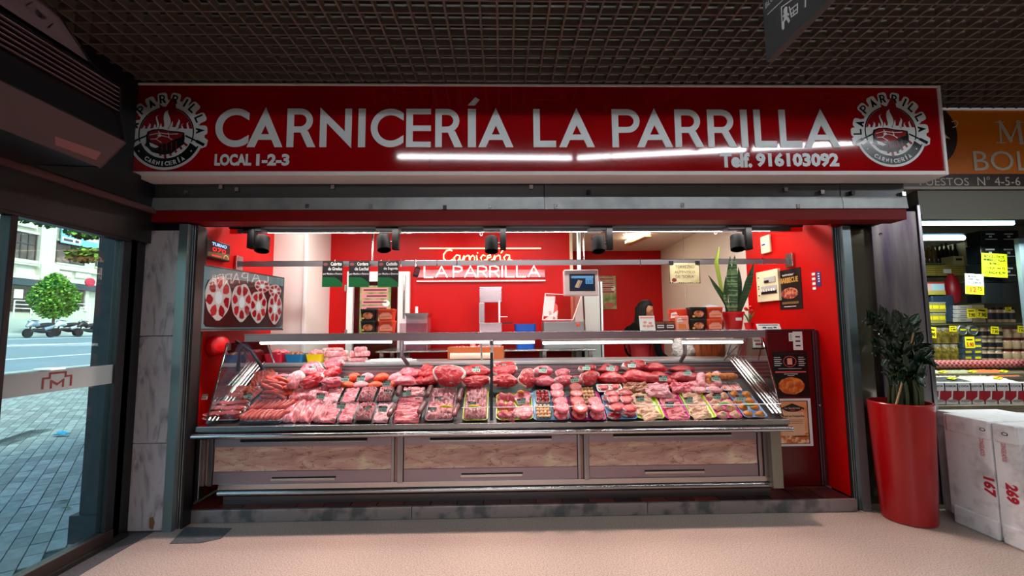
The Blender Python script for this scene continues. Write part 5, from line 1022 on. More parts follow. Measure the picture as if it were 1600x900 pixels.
# tubs of marinated meat on the glass shelf
tubc = M('black_tub', (30, 24, 22), .3); lidc = M('clear_lid', (200, 210, 205), .2); redtub = M('red_tub', (222, 66, 34), .3); pinkp = M('salmon_label', (240, 150, 130), .45); orp = M('orange_label', (226, 120, 50), .5); wl2 = M('white_label', (238, 236, 230), .5)
def deli(X0, Y0, X1, Y1, kind, label, yy_=3.86):
    a, b = at(X0, Y1, y=yy_), at(X1, Y0, y=yy_); cx, z0, w, h = (a.x + b.x) / 2, a.z, b.x - a.x, b.z - a.z
    o = thing('meat_tub', label, 'tub', (cx, yy_ + .06, z0)); f = Fr((cx, yy_ + .06, z0), (1, 0, 0), (0, 1, 0)); lo_, hi_ = rrect(w * .84, .1, .02), rrect(w * .98, .12, .025); n = len(lo_)
    mt = tubc if kind == 'b' else redtub
    e = MB(); e.add([f.p(x, y, 0) for x, y in lo_] + [f.p(x, y, h * .86) for x, y in hi_], [(i, (i + 1) % n, n + (i + 1) % n, n + i) for i in range(n)] + [list(range(n))[::-1], list(range(n, 2 * n))], mt); e.build('tub_body', o)
    MB().poly(f, rrect(w, .125, .026), h * .86, h, M('dark_lid', (50, 54, 52), .25) if kind == 'b' else M('red_lid', (236, 84, 44), .3)).build('lid', o, bevel=.002)
    g = Fr((cx, yy_ + .003, z0)); e = MB()
    if kind == 'b':
        e.poly(g, ell(0, h * .42, w * .3, h * .3, 16), -.004, .001, M('meat_print', (168, 60, 40), .5, var=(30, (230, 150, 90), .4, .6)))
        e.poly(g, ell(-w * .3, h * .2, w * .08, h * .09, 10), -.004, .0016, M('yellow_print', (240, 180, 70), .5)); e.poly(g, [(w * .12, h * .18), (w * .3, h * .45), (w * .12, h * .5)], -.004, .0016, pinkp)
    else:
        e.poly(g, [(-w * .36, h * .12), (w * .36, h * .12), (w * .38, h * .4), (w * .2, h * .7), (-w * .15, h * .72), (-w * .38, h * .45)], -.004, .001, pinkp); stroke(e, g, [(-w * .25, h * .3), (w * .25, h * .36)], h * .1, orp, .001, .0016)
    e.build('label_print', o)
for X0, X1, k in ((561.5, 588, 'b'), (589.5, 615.5, 'r')):
    for Y0, Y1, v in ((501, 519.5, 'bottom'), (482.5, 501, 'top')):
        deli(X0, Y0, X1, Y1, k, ('black' if k == 'b' else 'red') + f' tub, {v} one, in the left stack before the cold room door')
for X0, X1, k in ((1079.5, 1105, 'b'), (1105.5, 1131, 'r')):
    for Y0, Y1, v in ((498, 516.5, 'bottom'), (479.5, 498, 'top')):
        deli(X0, Y0, X1, Y1, k, ('black' if k == 'b' else 'red') + f' tub, {v} one, in the stack left of the snake plant')
ZS = zr1 + .007
# cards and boxes on the shelf
q0, q1 = at(1001, 518, y=3.85), at(1023, 493, y=3.87); o = thing('counter_card', 'white and pink standing card in front of the shop woman', 'card', ((q0.x + q1.x) / 2, 3.86, ZS)); f = Fr((q0.x, 3.86, ZS), (1, 0, 0), (0, .18, 1)); w, h = q1.x - q0.x, q1.z - ZS
MB().fbox(f, 0, w, 0, h, -.004, 0, wl2).build('board', o); e = MB(); e.fbox(f, .05 * w, .95 * w, .82 * h, .93 * h, 0, .001, pinkp)
for a, b in ((.35, .55), (.7, .5), (.3, .3), (.55, .28), (.78, .3)): e.poly(f, [(w * p[0], h * p[1]) for p in ell(a, b, .12, .09, 8)], 0, .001, pinkp)
e.build('print', o)
for i, X in enumerate((1024.5, 1039.5)):
    q0, q1 = at(X, 517, y=3.88), at(X + 15, 502, y=3.88); o = thing('snack_box', ('left' if i == 0 else 'right') + ' of two dark brown boxes on the glass shelf', 'box', ((q0.x + q1.x) / 2, 3.92, ZS))
    MB().box(q0.x, q1.x - .002, 3.88, 3.96, ZS, q1.z, M('dark_brown_box', (66, 30, 30), .5)).build('carton', o, bevel=.002); e = MB(); f = Fr((q0.x, 3.88, ZS)); w, h = q1.x - q0.x, q1.z - ZS; e.fbox(f, w * .18, w * .85, h * .25, h * .6, 0, .001, wl2); stroke(e, f, [(w * .28, h * .42), (w * .74, h * .42)], h * .12, dkp, .001, .0016); stroke(e, f, [(w * .1, h * .82), (w * .9, h * .82)], h * .08, orp, 0, .001); e.build('label_print', o)
for i, (X0, Y0, X1, Y1, dz) in enumerate(((1046, 482, 1076, 517, .06), (1057, 493, 1077, 517, .0))):
    q0, q1 = at(X0, Y1, y=3.87 + dz), at(X1, Y0, y=3.87 + dz); f = Fr((q0.x, 3.87 + dz, ZS), (1, 0, 0), (0, .1, 1)); w, h = q1.x - q0.x, q1.z - ZS
    o = thing('snack_bag', ('tall red and clear bag' if i == 0 else 'smaller salmon bag in front') + ' beside the brown boxes', 'bag', (q0.x + w / 2, 3.87 + dz, ZS)); e = MB(); e.poly(f, [(0, 0), (w, 0), (w * .96, h * .5), (w, h), (w * .03, h * .98), (w * .04, h * .5)], -.03, 0, redtub if i == 0 else pinkp); e.build('bag_body', o, bevel=.008)
    e = MB(); e.poly(f, [(w * .15, h * .1), (w * .8, h * .1), (w * .7, h * .4), (w * .2, h * .45)], 0, .001, orp); e.poly(f, [(w * .1, h * .55), (w * .55, h * .6), (w * .4, h * .85), (w * .15, h * .8)], 0, .001, wl2); stroke(e, f, [(w * .2, h * .7), (w * .8, h * .72)], h * .05, redtub, .001, .0015); e.build('print', o)
# grey dish behind
q = at(1110, 486, y=4.4)
tag(MB().lathe((q.x, 4.4, 1.5), [(.03, 0), (.2, .0), (.19, .06), (.12, .12), (.03, .15)], M('pale_grey_lid', (140, 150, 156), .4), 28).build('domed_cover', smooth=40), 'pale grey domed cover behind the stacked tubs', 'cover')
tag(MB().lathe((q.x, 4.4, 1.395), [(.16, 0), (.18, .1), (.18, .1045)], steel, 24).build('steel_pot', smooth=40), 'steel pot under the pale grey domed cover', 'pot')
# snake plant
pp = at(1151, 516, y=3.88); sp = thing('snake_plant', 'snake plant with tall banded leaves in a red pot on the counter', 'plant', (pp.x, 3.93, ZS))
rp = M('red_pot', (206, 22, 24), .35); s_ = 3.9 / F
MB().lathe((pp.x, 3.93, ZS), [(.062, 0), (.066, .004), (.088, .135), (.095, .137), (.096, .158), (.088, .158), (.084, .14)], rp, 28).build('pot', sp, smooth=40)
MB().lathe((pp.x, 3.93, ZS + .13), [(.084, 0), (.084, .008)], M('soil', (44, 32, 24), .9), 20).build('soil', sp)
e = MB(); fpl = Fr((pp.x, 3.93, ZS + .075)); e.fbox(Fr((pp.x + .01, 3.846, ZS + .08)), -.03, .022, 0, .025, -.006, .0, wl2); e.build('pot_label', sp)
sg_ = M('banded_leaf', (52, 84, 52), .35, var=(3.5, (134, 160, 112), .48, .56, .6), stretch=(1.5, 1.5, 14)); sdk2 = M('dark_leaf', (34, 56, 38), .35, var=(5, (64, 92, 56), .4, .6), stretch=(1, 1, 10)); syl = M('yellow_edge_leaf', (150, 170, 60), .4)
def blade_leaf(pts, wd, mat):
    P = [at(x, y, y=3.93 + d) for x, y, d in pts]; n = 9; e = MB(); L = []
    for i in range(n + 1):
        t = i / n * (len(P) - 1); k = min(int(t), len(P) - 2); u = t - k; c = P[k].lerp(P[k + 1], u); tt = i / n; w = wd * s_ / 2 * (.55 + .9 * tt if tt < .5 else 1.0) * (1 - max(0, (tt - .62) / .38) ** 1.6); w = max(w, .0008)
        L.append((c, w))
    V = []
    for c, w in L: V += [c + Vector((-w, .0, 0)), c + Vector((0, .006, 0)), c + Vector((w, 0, 0)), c + Vector((0, .009, 0))]
    e.add(V, [(i * 4 + a, i * 4 + (a + 1) % 4, i * 4 + 4 + (a + 1) % 4, i * 4 + 4 + a) for i in range(n) for a in range(4)] + [(3, 2, 1, 0), tuple(n * 4 + k for k in range(4))], mat); e.build('leaf', sp, smooth=70)
for pts, w, mt in (([(1150, 492, 0), (1147, 440, 0), (1148, 398, 0)], 11, sg_), ([(1144, 492, .02), (1139, 440, .02), (1141, 400, .02)], 9, sg_), ([(1155, 492, .03), (1156, 450, .03), (1154, 418, .03)], 8, sdk2), ([(1140, 490, 0), (1128, 455, -.02), (1119, 410, -.03), (1124, 384, -.03)], 7, syl), ([(1142, 490, .01), (1128, 462, -.02), (1107, 430, -.03)], 9, sdk2),
                    ([(1154, 490, 0), (1166, 455, -.02), (1178, 411, -.03)], 13, sdk2), ([(1136, 491, -.02), (1134, 460, -.02), (1134, 432, -.02)], 7, sdk2), ([(1147, 492, -.03), (1143, 470, -.04), (1138, 445, -.04)], 7, sg_), ([(1143, 492, -.03), (1136, 474, -.04), (1130, 455, -.04)], 6, sg_)): blade_leaf(pts, w, mt)
# small flower behind
q = at(1169, 478, y=4.2); sf = thing('small_flower_pot', 'small pot with red flowers behind the snake plant', 'plant', (q.x, 4.2, 1.38)); MB().lathe((q.x, 4.2, 1.38), [(.03, 0), (.045, .09), (.04, .09)], rp, 16).build('pot', sf, smooth=40)
fg = M('fresh_leaf', (70, 110, 50), .5)
for i in range(7): a = i * 2.4; MB().tube([(q.x, 4.2, 1.46), (q.x + .02 * cos(a), 4.2 + .02 * sin(a), 1.52), (q.x + .06 * cos(a), 4.2 + .05 * sin(a), 1.56 + .01 * (i % 3))], [.004, .006, .001], fg, 5).build('leaf', sf)
for i in range(4): put(blobm('flower', rp, i, .2, 2), 'flower', Matrix.Translation((.0 + .03 * cos(i * 1.7), .02 * sin(i * 1.7), .2 + .012 * i)) @ Matrix.Diagonal((.035, .035, .03, 1)), sf)
MB().tube([(q.x, 4.2, 1.46), (q.x, 4.2, 1.6)], .003, fg, 5).build('stem', sf)
tag(MB().box(q.x - .06, q.x + .06, 4.14, 4.26, 1.19, 1.379, white_s).build('small_stand'), 'white stand under the small flower pot', 'stand')
# touch scale hanging screen
qs = at(907, 442, y=4.2); sc_ = thing('scale_screen', 'steel framed touch screen on a pole above the counter', 'screen', (qs.x, 4.25, at(907, 463, y=4.2).z))
def quad_px(X0, Y0, X1, Y1, yy_): a, b = at(X0, Y1, y=yy_), at(X1, Y0, y=yy_); return Fr((a.x, yy_, a.z)), b.x - a.x, b.z - a.z
f, w, h = quad_px(882, 421, 935, 462, 4.2); MB().fbox(f, 0, w, 0, h, -.09, 0, M('silver_case', (214, 196, 196), .3, metal=.45)).build('case', sc_, bevel=.012, seg=3)
f, w, h = quad_px(890, 428, 929.5, 455, 4.2); MB().fbox(f, 0, w, 0, h, 0, .004, black).build('bezel', sc_, bevel=.003)
e = MB(); f, w, h = quad_px(893, 431, 927, 452, 4.195); e.fbox(f, 0, w, 0, h, 0, .001, scr('screen_navy', (24, 40, 70))); e.fbox(f, 0, w, h * .82, h, .001, .0015, scr('screen_sky', (110, 170, 220))); e.fbox(f, w * .64, w * .98, h * .4, h * .8, .001, .0015, scr('screen_sky', (110, 170, 220))); e.poly(f, [(w * .14, h * .15), (w * .34, h * .08), (w * .5, h * .62), (w * .3, h * .7)], .001, .0016, scr('screen_tan', (200, 170, 140))); stroke(e, f, [(w * .32, h * .12), (w * .44, h * .66)], h * .04, scr('screen_brown', (120, 70, 50)), .0016, .002); e.text(Fr(f.p(w * .68, h * .46, .0015)), '0.00', w * .26, h * .24, scr('screen_navy', (24, 40, 70)), align='L'); e.build('screen_picture', sc_)
e = MB(); a, b = at(904, 361, y=4.25), at(905, 424, y=4.25); e.tube([(a.x, 4.25, 2.74), (b.x, 4.25, b.z)], .019, M('pale_pole', (206, 224, 220), .3), 14); e.build('pole', sc_, smooth=40)
e = MB(); a, b = at(911, 462, y=4.25), at(914, 516, y=4.25); e.tube([(a.x, 4.25, a.z), (b.x, 4.25, ZS)], .009, chrome, 8); e.build('lower_stem', sc_)
# tables, machines behind
wt = thing('work_table', 'long steel work table behind the display case', 'table', (-.4, 5.05, .092)); ztab = at(768, 547, y=4.75).z
for a, b in ((-1.35, -.42), (-.40, .5), (.505, 1.0)):
    MB().box(a, b, 4.75, 5.33, ztab - .02, ztab, steel).build('table_top', wt, bevel=.005)
for x in (-1.3, -.45, .0, .45, .95):
    MB().box(x - .02, x + .02, 4.8, 4.84, .092, ztab - .02, steel).build('leg', wt); MB().box(x - .02, x + .02, 5.25, 5.29, .092, ztab - .02, steel).build('leg', wt)
def mach(name, label, cat, X, yy_): q = at(X, 500, y=yy_); return thing(name, label, cat, (q.x, yy_ + .15, ztab))
# mincer / cutter with clear hood
o = mach('meat_mincer', 'steel mincer with a glass bin of pink meat', 'machine', 648, 4.85); e = MB()
f, w, h = quad_px(634, 489, 668, 540, 5.0); MB().fbox(Fr((f.o.x, 5.0, ztab)), 0, w, 0, f.o.z + h - ztab - .05, -.25, 0, M('rose_steel', (200, 180, 186), .25, metal=.85)).build('housing', o, bevel=.004)
f2, w2, h2 = quad_px(632, 489, 670, 497, 4.98); MB().add([f2.p(0, h2, 0), f2.p(w2, h2, 0), f2.p(w2 * .92, 0, 0), f2.p(w2 * .08, 0, 0), f2.p(0, h2, -.28), f2.p(w2, h2, -.28), f2.p(w2 * .92, 0, -.28), f2.p(w2 * .08, 0, -.28)], [(0, 3, 2, 1), (4, 5, 6, 7), (0, 1, 5, 4), (3, 7, 6, 2), (0, 4, 7, 3), (1, 2, 6, 5)], steel).build('hopper_tray', o)
q = at(651, 484, y=5.05); MB().tube([(q.x, 5.05, q.z - .06), (q.x, 5.05, q.z + .035)], .016, white_s, 12).build('pusher', o, smooth=40)
f, w, h = quad_px(624, 505, 664, 540, 4.85); fz = Fr((f.o.x, 4.85, ztab)); hh = f.o.z + h - ztab; MB().fbox(fz, 0, w, 0, hh, -.12, 0, glass('bin_glass', (235, 215, 220), .08)).build('glass_bin', o); 
for i in range(5): put(PR['blob_pink'][i % 3], 'bin_meat', WM[o.name].inverted() @ Matrix.Translation((f.o.x + w * (.15 + .17 * i), 4.92, ztab + .1 + .04 * (i % 2))) @ Matrix.Diagonal((.1, .08, .1, 1)), o)
# band saw
o = mach('bone_saw', 'tall steel bone saw in front of the red wall', 'machine', 765, 4.9); rs = MATS['rose_steel']
f, w, h = quad_px(749, 448, 784, 473, 5.0); MB().fbox(f, 0, w, 0, h, -.2, 0, rs).build('upper_wheel_case', o, bevel=.01)
f, w, h = quad_px(748.5, 473, 757, 505, 5.0); MB().fbox(f, 0, w, 0, h, -.18, 0, rs).build('column', o, bevel=.003)
f, w, h = quad_px(749, 504, 784, 520, 4.98); MB().fbox(Fr((f.o.x, 4.98, ztab + .0)), 0, w, 0, f.o.z + h - ztab, -.24, 0, rs).build('base_case', o, bevel=.006)
f, w, h = quad_px(779, 470, 781.5, 504, 4.97); MB().fbox(f, 0, w, 0, h, -.01, 0, white_s).build('blade_guard', o); a, b = at(781, 495, y=4.96), at(793, 495, y=4.96); MB().tube([a, b], .004, white_s, 6).build('handle', o)
f, w, h = quad_px(784, 503, 801, 506, 4.98); MB().fbox(f, 0, w, 0, h, -.2, 0, M('dark_red_tray', (90, 10, 20), .3)).build('side_tray', o)
# blue bin
a, b = at(804, 521, y=5.0), at(838, 506, y=5.0); cx = (a.x + b.x) / 2; w = (b.x - a.x); zt__ = b.z; e = MB(); lo_, hi_ = rrect(w * .8, .2, .03), rrect(w, .26, .04); n = len(lo_); ins = rrect(w * .94, .23, .035)
e.add([(cx + x, 5.1 + y, ztab) for x, y in lo_] + [(cx + x, 5.1 + y, zt__) for x, y in hi_] + [(cx + x, 5.1 + y, zt__) for x, y in ins] + [(cx + x * .85, 5.1 + y * .85, ztab + .01) for x, y in ins],
      [(i, (i + 1) % n, n + (i + 1) % n, n + i) for i in range(n)] + [(n + i, n + (i + 1) % n, 2 * n + (i + 1) % n, 2 * n + i) for i in range(n)] + [(2 * n + i, 2 * n + (i + 1) % n, 3 * n + (i + 1) % n, 3 * n + i) for i in range(n)] + [list(range(3 * n, 4 * n))] + [list(range(n))[::-1]], M('blue_plastic', (16, 84, 190), .3))
tag(e.build('plastic_bin', smooth=40), 'bright blue plastic bin right of the bone saw', 'bin')
# vacuum packer with tilted glass lid
o = mach('vacuum_packer', 'steel vacuum packer with its clear lid raised', 'machine', 880, 4.9); f, w, h = quad_px(850, 502, 912, 540, 4.9); hb_ = f.o.z + h - ztab
MB().fbox(Fr((f.o.x, 4.9, ztab)), 0, w, 0, hb_, -.35, 0, M('grey_machine', (150, 148, 150), .35, metal=.7)).build('housing', o, bevel=.008)
a, b, c_, d_ = at(848, 500, y=5.0), at(895, 500, y=5.0), at(908, 462, y=5.15), at(852, 459, y=5.15)
MB().tube([a, d_, c_, b, a], .008, M('pale_lid_frame', (230, 200, 196), .3), 8).build('lid_frame', o, smooth=50)
MB().add([a, b, c_, d_, a + Vector((0, .008, 0)), b + Vector((0, .008, 0)), c_ + Vector((0, .008, 0)), d_ + Vector((0, .008, 0))], [(0, 1, 2, 3), (7, 6, 5, 4), (0, 4, 5, 1), (3, 2, 6, 7), (0, 3, 7, 4), (1, 5, 6, 2)], glass('lid_glass', (240, 190, 186), .1)).build('lid_glass', o)
q = at(903, 507, y=4.895); MB().lathe((q.x, 4.9, q.z), [(.02, 0), (.02, .012), (.014, .016)], M('orange_knob', (226, 70, 20), .4), 14, (0, -1, 0)).build('knob', o)
# fridge door right of it
f, w, h = quad_px(913, 440, 941, 560, 5.25); o = thing('upright_fridge', 'pale grey upright fridge door beside the passage', 'fridge', (f.o.x + w / 2, 5.3, .092))
MB().box(f.o.x - .1, f.o.x + w * .85, 5.25, 5.38, .092, f.o.z + h, M('fridge_grey', (176, 182, 176), .4)).build('door', o, bevel=.004); MB().box(f.o.x + w * .86, f.o.x + w * .9, 5.27, 5.38, .092, f.o.z + h, black).build('gasket', o); MB().box(f.o.x + w * .91, f.o.x + w, 5.25, 5.38, .092, f.o.z + h, white_s).build('frame', o, bevel=.003)
# bottle, cloth pieces under
q = at(739, 518, y=5.0); tag(MB().lathe((q.x, 4.98, ztab), [(.03, 0), (.03, .12), (.012, .15), (.012, .18), (.004, .19)], M('pink_bottle', (230, 150, 140), .3), 16).build('spray_bottle', smooth=50), 'small pink bottle left of the bone saw', 'bottle')
# brown crate and plastic film behind the right part of the case
f, w, h = quad_px(1100, 532, 1157, 562, 4.5); o = thing('wooden_block', 'orange brown butcher block seen through the right glass', 'block', (f.o.x + w / 2, 4.65, .1)); MB().box(f.o.x, f.o.x + w, 4.6, 4.92, .78, f.o.z + h, M('butcher_wood', (176, 88, 34), .5, var=(6, (130, 60, 24), .4, .6), stretch=(8, 8, 1))).build('block', o, bevel=.006)
for x in (f.o.x + .03, f.o.x + w - .03):
    for y in (4.63, 4.88): MB().box(x - .025, x + .025, y - .025, y + .025, .092, .78, MATS['butcher_wood']).build('leg', o)
f, w, h = quad_px(1062, 530, 1106, 560, 4.7); e = MB(); r_ = random.Random(8); P0 = [(0, h), (w, h), (w * .75, h * .4), (w * .6, -.05), (0, -.05)]
q = blobm('bag', M('clear_plastic_film', (214, 204, 200), .2, coat=.5, bump=(12, 1, .03)), 5, .5, 3); pb = thing('plastic_bag', 'crumpled clear plastic bag hanging behind the right glass', 'bag', (f.o.x + w * .42, 4.78, f.o.z)); put(q, 'bag_body', Matrix.Translation((0, 0, h * .38)) @ Matrix.Diagonal((w * 1.1, .16, h * 1.5, 1)), pb)
MB().tube([(f.o.x + w * .4, 4.78, f.o.z + h * .9), (f.o.x + w * .4, 4.78, 2.74)], .002, steel, 6).build('cord', pb)
# ---------------------------------------------------------------- the woman
def skinned(name, pts, edges, mat, parent, levels=2, root=0):
    me = bpy.data.meshes.new(name); me.from_pydata([p[0] for p in pts], edges, []); o = bpy.data.objects.new(name, me); COL.objects.link(o); o.parent = parent
    me.materials.append(mat)
    sk = o.modifiers.new('skin', 'SKIN'); me.skin_vertices or None
    if not me.skin_vertices: 
        me.attributes.new('skin_tmp', 'FLOAT', 'POINT')
    for i, p in enumerate(pts): v = me.skin_vertices[0].data[i]; v.radius = p[1] if isinstance(p[1], tuple) else (p[1], p[1]); v.use_root = (i == root)
    s = o.modifiers.new('sub', 'SUBSURF'); s.levels = levels; s.render_levels = levels; sk.use_smooth_shade = True
    dg = bpy.context.evaluated_depsgraph_get(); m2 = bpy.data.meshes.new_from_object(o.evaluated_get(dg)); o.modifiers.clear(); o.data = m2
    for p in m2.polygons: p.use_smooth = True
    return o
hp_ = at(1008, 484, y=5.15)
pw_ = thing('person', 'woman with long dark hair in dark clothes and a red apron, looking down', 'person', (hp_.x - .05, 5.2, .092))
hz = hp_.z - .092      # head centre above her floor
skin = M('skin', (176, 120, 92), .5, sss=.1); hair = M('dark_hair', (7, 5, 5), .6, spec=.2); cloth = M('dark_jacket', (10, 9, 11), .9, spec=.1); apron = M('red_apron', (150, 12, 20), .7); trou = M('dark_trousers', (26, 26, 32), .8)
nz = hz - .14; sh = nz - .07
pts = [((0, 0, hz - .75), (.13, .1)), ((0, 0, hz - .55), (.115, .09)), ((0, 0, sh - .02), (.15, .1)), ((.02, -.0, nz), (.055, .05)), ((.04, -.01, nz + .06), (.045, .045)),
       ((.12, -.14, sh - .03), (.055, .055)), ((.16, -.16, sh - .30), .045), ((.32, -.2, sh - .42), .036), ((.40, -.22, sh - .43), .028),
       ((-.12, .14, sh - .03), (.055, .055)), ((-.1, .18, sh - .30), .045), ((.1, .16, sh - .43), .036), ((.2, .1, sh - .44), .028),
       ((.06, -.09, hz - .86), (.095, .09)), ((.05, -.1, .48), .062), ((.03, -.1, .08), .045), ((.13, -.1, .04), .035), ((-.06, .09, hz - .86), (.095, .09)), ((-.05, .1, .48), .062), ((-.07, .1, .08), .045), ((.03, .1, .04), .035)]
ed = [(0, 1), (1, 2), (2, 3), (3, 4), (2, 5), (5, 6), (6, 7), (7, 8), (2, 9), (9, 10), (10, 11), (11, 12), (0, 13), (13, 14), (14, 15), (15, 16), (0, 17), (17, 18), (18, 19), (19, 20)]
body = skinned('body', pts, ed, cloth, pw_)
body.data.materials.append(skin); body.data.materials.append(trou); body.data.materials.append(apron)
for p in body.data.polygons:
    c = p.center
    if c.z > nz + .0 or (c.x > .3) or (c.x > .17 and c.y > .05 and sh - .5 < c.z < sh - .38): p.material_index = 1
    elif c.z < hz - 1.0: p.material_index = 2
    elif c.z < hz - .36 and abs(c.y) < .14 and c.x < .14: p.material_index = 3
e = MB()          # hands
for (hx, hy, hzz, s) in ((.42, -.22, sh - .435, 1), (.22, .09, sh - .445, -1)):
    pts = [((hx - .03, hy, hzz), .022), ((hx + .03, hy, hzz - .004), (.034, .014))]; ed = [(0, 1)]
    for k in range(4):
        a = (k - 1.5) * .021; L = (.062, .072, .068, .052)[k]; i = len(pts); pts += [((hx + .065, hy + a, hzz - .006), .0095), ((hx + .065 + L * .5, hy + a * 1.15, hzz - .014), .0088), ((hx + .065 + L * .85, hy + a * 1.2, hzz - .034), .0075)]; ed += [(1, i), (i, i + 1), (i + 1, i + 2)]
    i = len(pts); pts += [((hx + .01, hy + .034 * s, hzz - .008), .0115), ((hx + .045, hy + .055 * s, hzz - .018), .0095)]; ed += [(0, i), (i, i + 1)]
    skinned('hand', pts, ed, skin, pw_, 1)
bm = bmesh.new(); bmesh.ops.create_uvsphere(bm, u_segments=40, v_segments=32, radius=1)
tilt = RY(24)
for v in bm.verts:      # face looks to +x (the right of the picture), slightly down and towards us
    x, y, z = v.co; fx = x
    X = x * .093; Y = y * .073; Z = z * .112
    if z < -.1: Y *= 1 - .32 * (-z - .1); X *= 1 - .06 * (-z)
    if x > .3:
        X -= .006
        g = lambda cy, cz, sy, sz: math.exp(-((y - cy) / sy) ** 2 - ((z - cz) / sz) ** 2)
        X += .030 * g(0, -.22, .12, .13) + .012 * g(0, -.02, .09, .2) + .007 * g(0, -.5, .28, .07) + .006 * g(0, -.62, .25, .05) - .005 * g(0, -.56, .3, .03) + .012 * g(0, -.86, .3, .16) - .010 * (g(.36, .02, .16, .11) + g(-.36, .02, .16, .11)) + .005 * g(0, .2, .6, .08)
    v.co = Vector((X, Y, Z))
bmesh.ops.transform(bm, matrix=Matrix.Rotation(radians(-22), 4, 'Z') @ tilt.to_4x4(), verts=bm.verts)
me = bpy.data.meshes.new('head'); bm.to_mesh(me); bm.free(); me.materials.append(skin)
for p in me.polygons: p.use_smooth = True
HM = Matrix.Translation((.06, -.01, hz - .0)); put(me, 'head', HM, pw_)
Rh = Matrix.Rotation(radians(-22), 4, 'Z') @ tilt.to_4x4()
for s in (1, -1):
    e = MB(); e.lathe((0, 0, 0), [(.0001, -.007), (.005, -.0045), (.007, 0), (.005, .0045), (.0001, .007)], M('eye_white', (170, 150, 140), .5), 10); me = e.mesh('eye'); shade(me); put(me, 'eye', HM @ Rh @ Matrix.Translation((.0715, .027 * s, .004)), pw_)
    e = MB(); e.lathe((0, 0, 0), [(.0001, -.003), (.0045, -.002), (.0045, .002), (.0001, .003)], black, 10); put(e.mesh('iris'), 'iris', HM @ Rh @ Matrix.Translation((.0775, .028 * s, .002)), pw_)
    e = MB(); e.tube([(.088, .012 * s, .028), (.086, .03 * s, .034), (.076, .046 * s, .028)], [.002, .0035, .0015], hair, 6); put(e.mesh('eyebrow'), 'eyebrow', HM @ Rh, pw_)
    put(blobm('ear', skin, 1, .15, 2), 'ear', HM @ Rh @ Matrix.Translation((-.005, .073 * s, -.01)) @ Matrix.Diagonal((.034, .018, .062, 1)), pw_)
e = MB(); e.tube([(.083, -.022, -.060), (.093, 0, -.056), (.083, .022, -.060)], [.002, .005, .002], M('lips', (150, 70, 66), .4), 6); put(e.mesh('mouth'), 'mouth', HM @ Rh, pw_)
bm = bmesh.new(); bmesh.ops.create_uvsphere(bm, u_segments=28, v_segments=20, radius=1)
for v in list(bm.verts):
    x, y, z = v.co; k = 1.12 + .03 * sin(y * 22) ; v.co = Vector((x * .104 * (1 if x < 0 else .95), y * .083, z * .114 + .010))
    if x > .08 and z < .55: v.co.x *= .35; v.co.y *= 1.0
    if x > .3 and z >= .55: v.co.x *= .88; v.co.z *= .97
    if x < .1 and z < -.1: v.co.z *= 1.15; v.co.x -= .012
bmesh.ops.transform(bm, matrix=Rh, verts=bm.verts); me = bpy.data.meshes.new('hair'); bm.to_mesh(me); bm.free(); me.materials.append(hair)
for p in me.polygons: p.use_smooth = True
put(me, 'hair', HM, pw_)
e = MB()
for i in range(9):
    a = radians(115 + i * 17); x, y = .06 + .085 * cos(a), -.01 + .085 * sin(a); e.tube([(x, y, hz + .02), (x - .015, y * 1.1, hz - .1), (x - .03, y * 1.25, hz - .24), (x - .03, y * 1.3, hz - .36)], [.02, .024, .022, .006], hair, 7)
me = e.mesh('hair_strands'); shade(me, 80); put(me, 'hair_strands', Matrix(), pw_)
e = MB(); e.add([(.17, -.12, sh - .08), (.17, .12, sh - .08), (.19, .17, sh - .45), (.19, -.17, sh - .45), (.2, .18, hz - 1.2), (.2, -.18, hz - 1.2)] + [(.18, -.12, sh - .08), (.18, .12, sh - .08), (.2, .17, sh - .45), (.2, -.17, sh - .45), (.21, .18, hz - 1.2), (.21, -.18, hz - 1.2)], [(0, 1, 2, 3), (3, 2, 4, 5), (9, 8, 7, 6), (11, 10, 8, 9), (0, 3, 9, 6), (1, 7, 8, 2), (3, 5, 11, 9), (2, 8, 10, 4), (0, 6, 7, 1), (4, 10, 11, 5)], apron)
put(e.mesh('apron'), 'apron', Matrix(), pw_)
# ---------------------------------------------------------------- burgundy gate with posters
YG = 3.8; gx0, gx1 = at(1205, 640, y=YG).x, XR - .004; gt = thing('service_gate', 'burgundy service gate panel at the right end of the display case', 'gate', ((gx0 + gx1) / 2, YG, .092)); zg = at(1240, 516.5, y=YG).z
MB().box(gx0, gx1 - .055, YG, YG + .03, .1, zg, red_dark).build('panel', gt, bevel=.003)
MB().box(gx1 - .053, gx1 - .028, YG - .012, YG + .04, .094, zg + .003, M('mauve_profile', (96, 78, 88), .25, metal=.8)).build('edge_profile', gt, bevel=.004); MB().box(gx1 - .026, gx1, YG - .006, YG + .04, .094, zg + .003, MATS['mauve_profile']).build('edge_profile', gt, bevel=.003)
q = at(1281, 633, y=YG - .014); MB().lathe(q, [(.008, 0), (.008, .008), (.004, .01)], chrome, 10, (0, -1, 0)).build('lock', gt)
MB().box(gx0, gx1 - .03, YG - .004, YG + .036, zg, zg + .012, M('dark_cap', (46, 40, 42), .3)).build('top_cap', gt)
def gpx(X0, Y0, X1, Y1, d=0): return quad_px(X0, Y0, X1, Y1, YG - d)
f, w, h = gpx(1211, 549, 1261, 620, .001); o = thing('black_poster', 'black menu poster with a round emblem and an orange pie on the gate', 'poster', (f.o.x + w / 2, YG - .002, f.o.z)); MB().fbox(f, 0, w, 0, h, -.001, .001, M('poster_black', (16, 12, 14), .35)).build('sheet', o)
e = MB(); e.text(Fr(f.p(w * .06, h * .93, .001)), 'PARRILLA', w * .85, h * .04, dkp, align='L'); pr_ = M('rose_print', (200, 70, 70), .5)
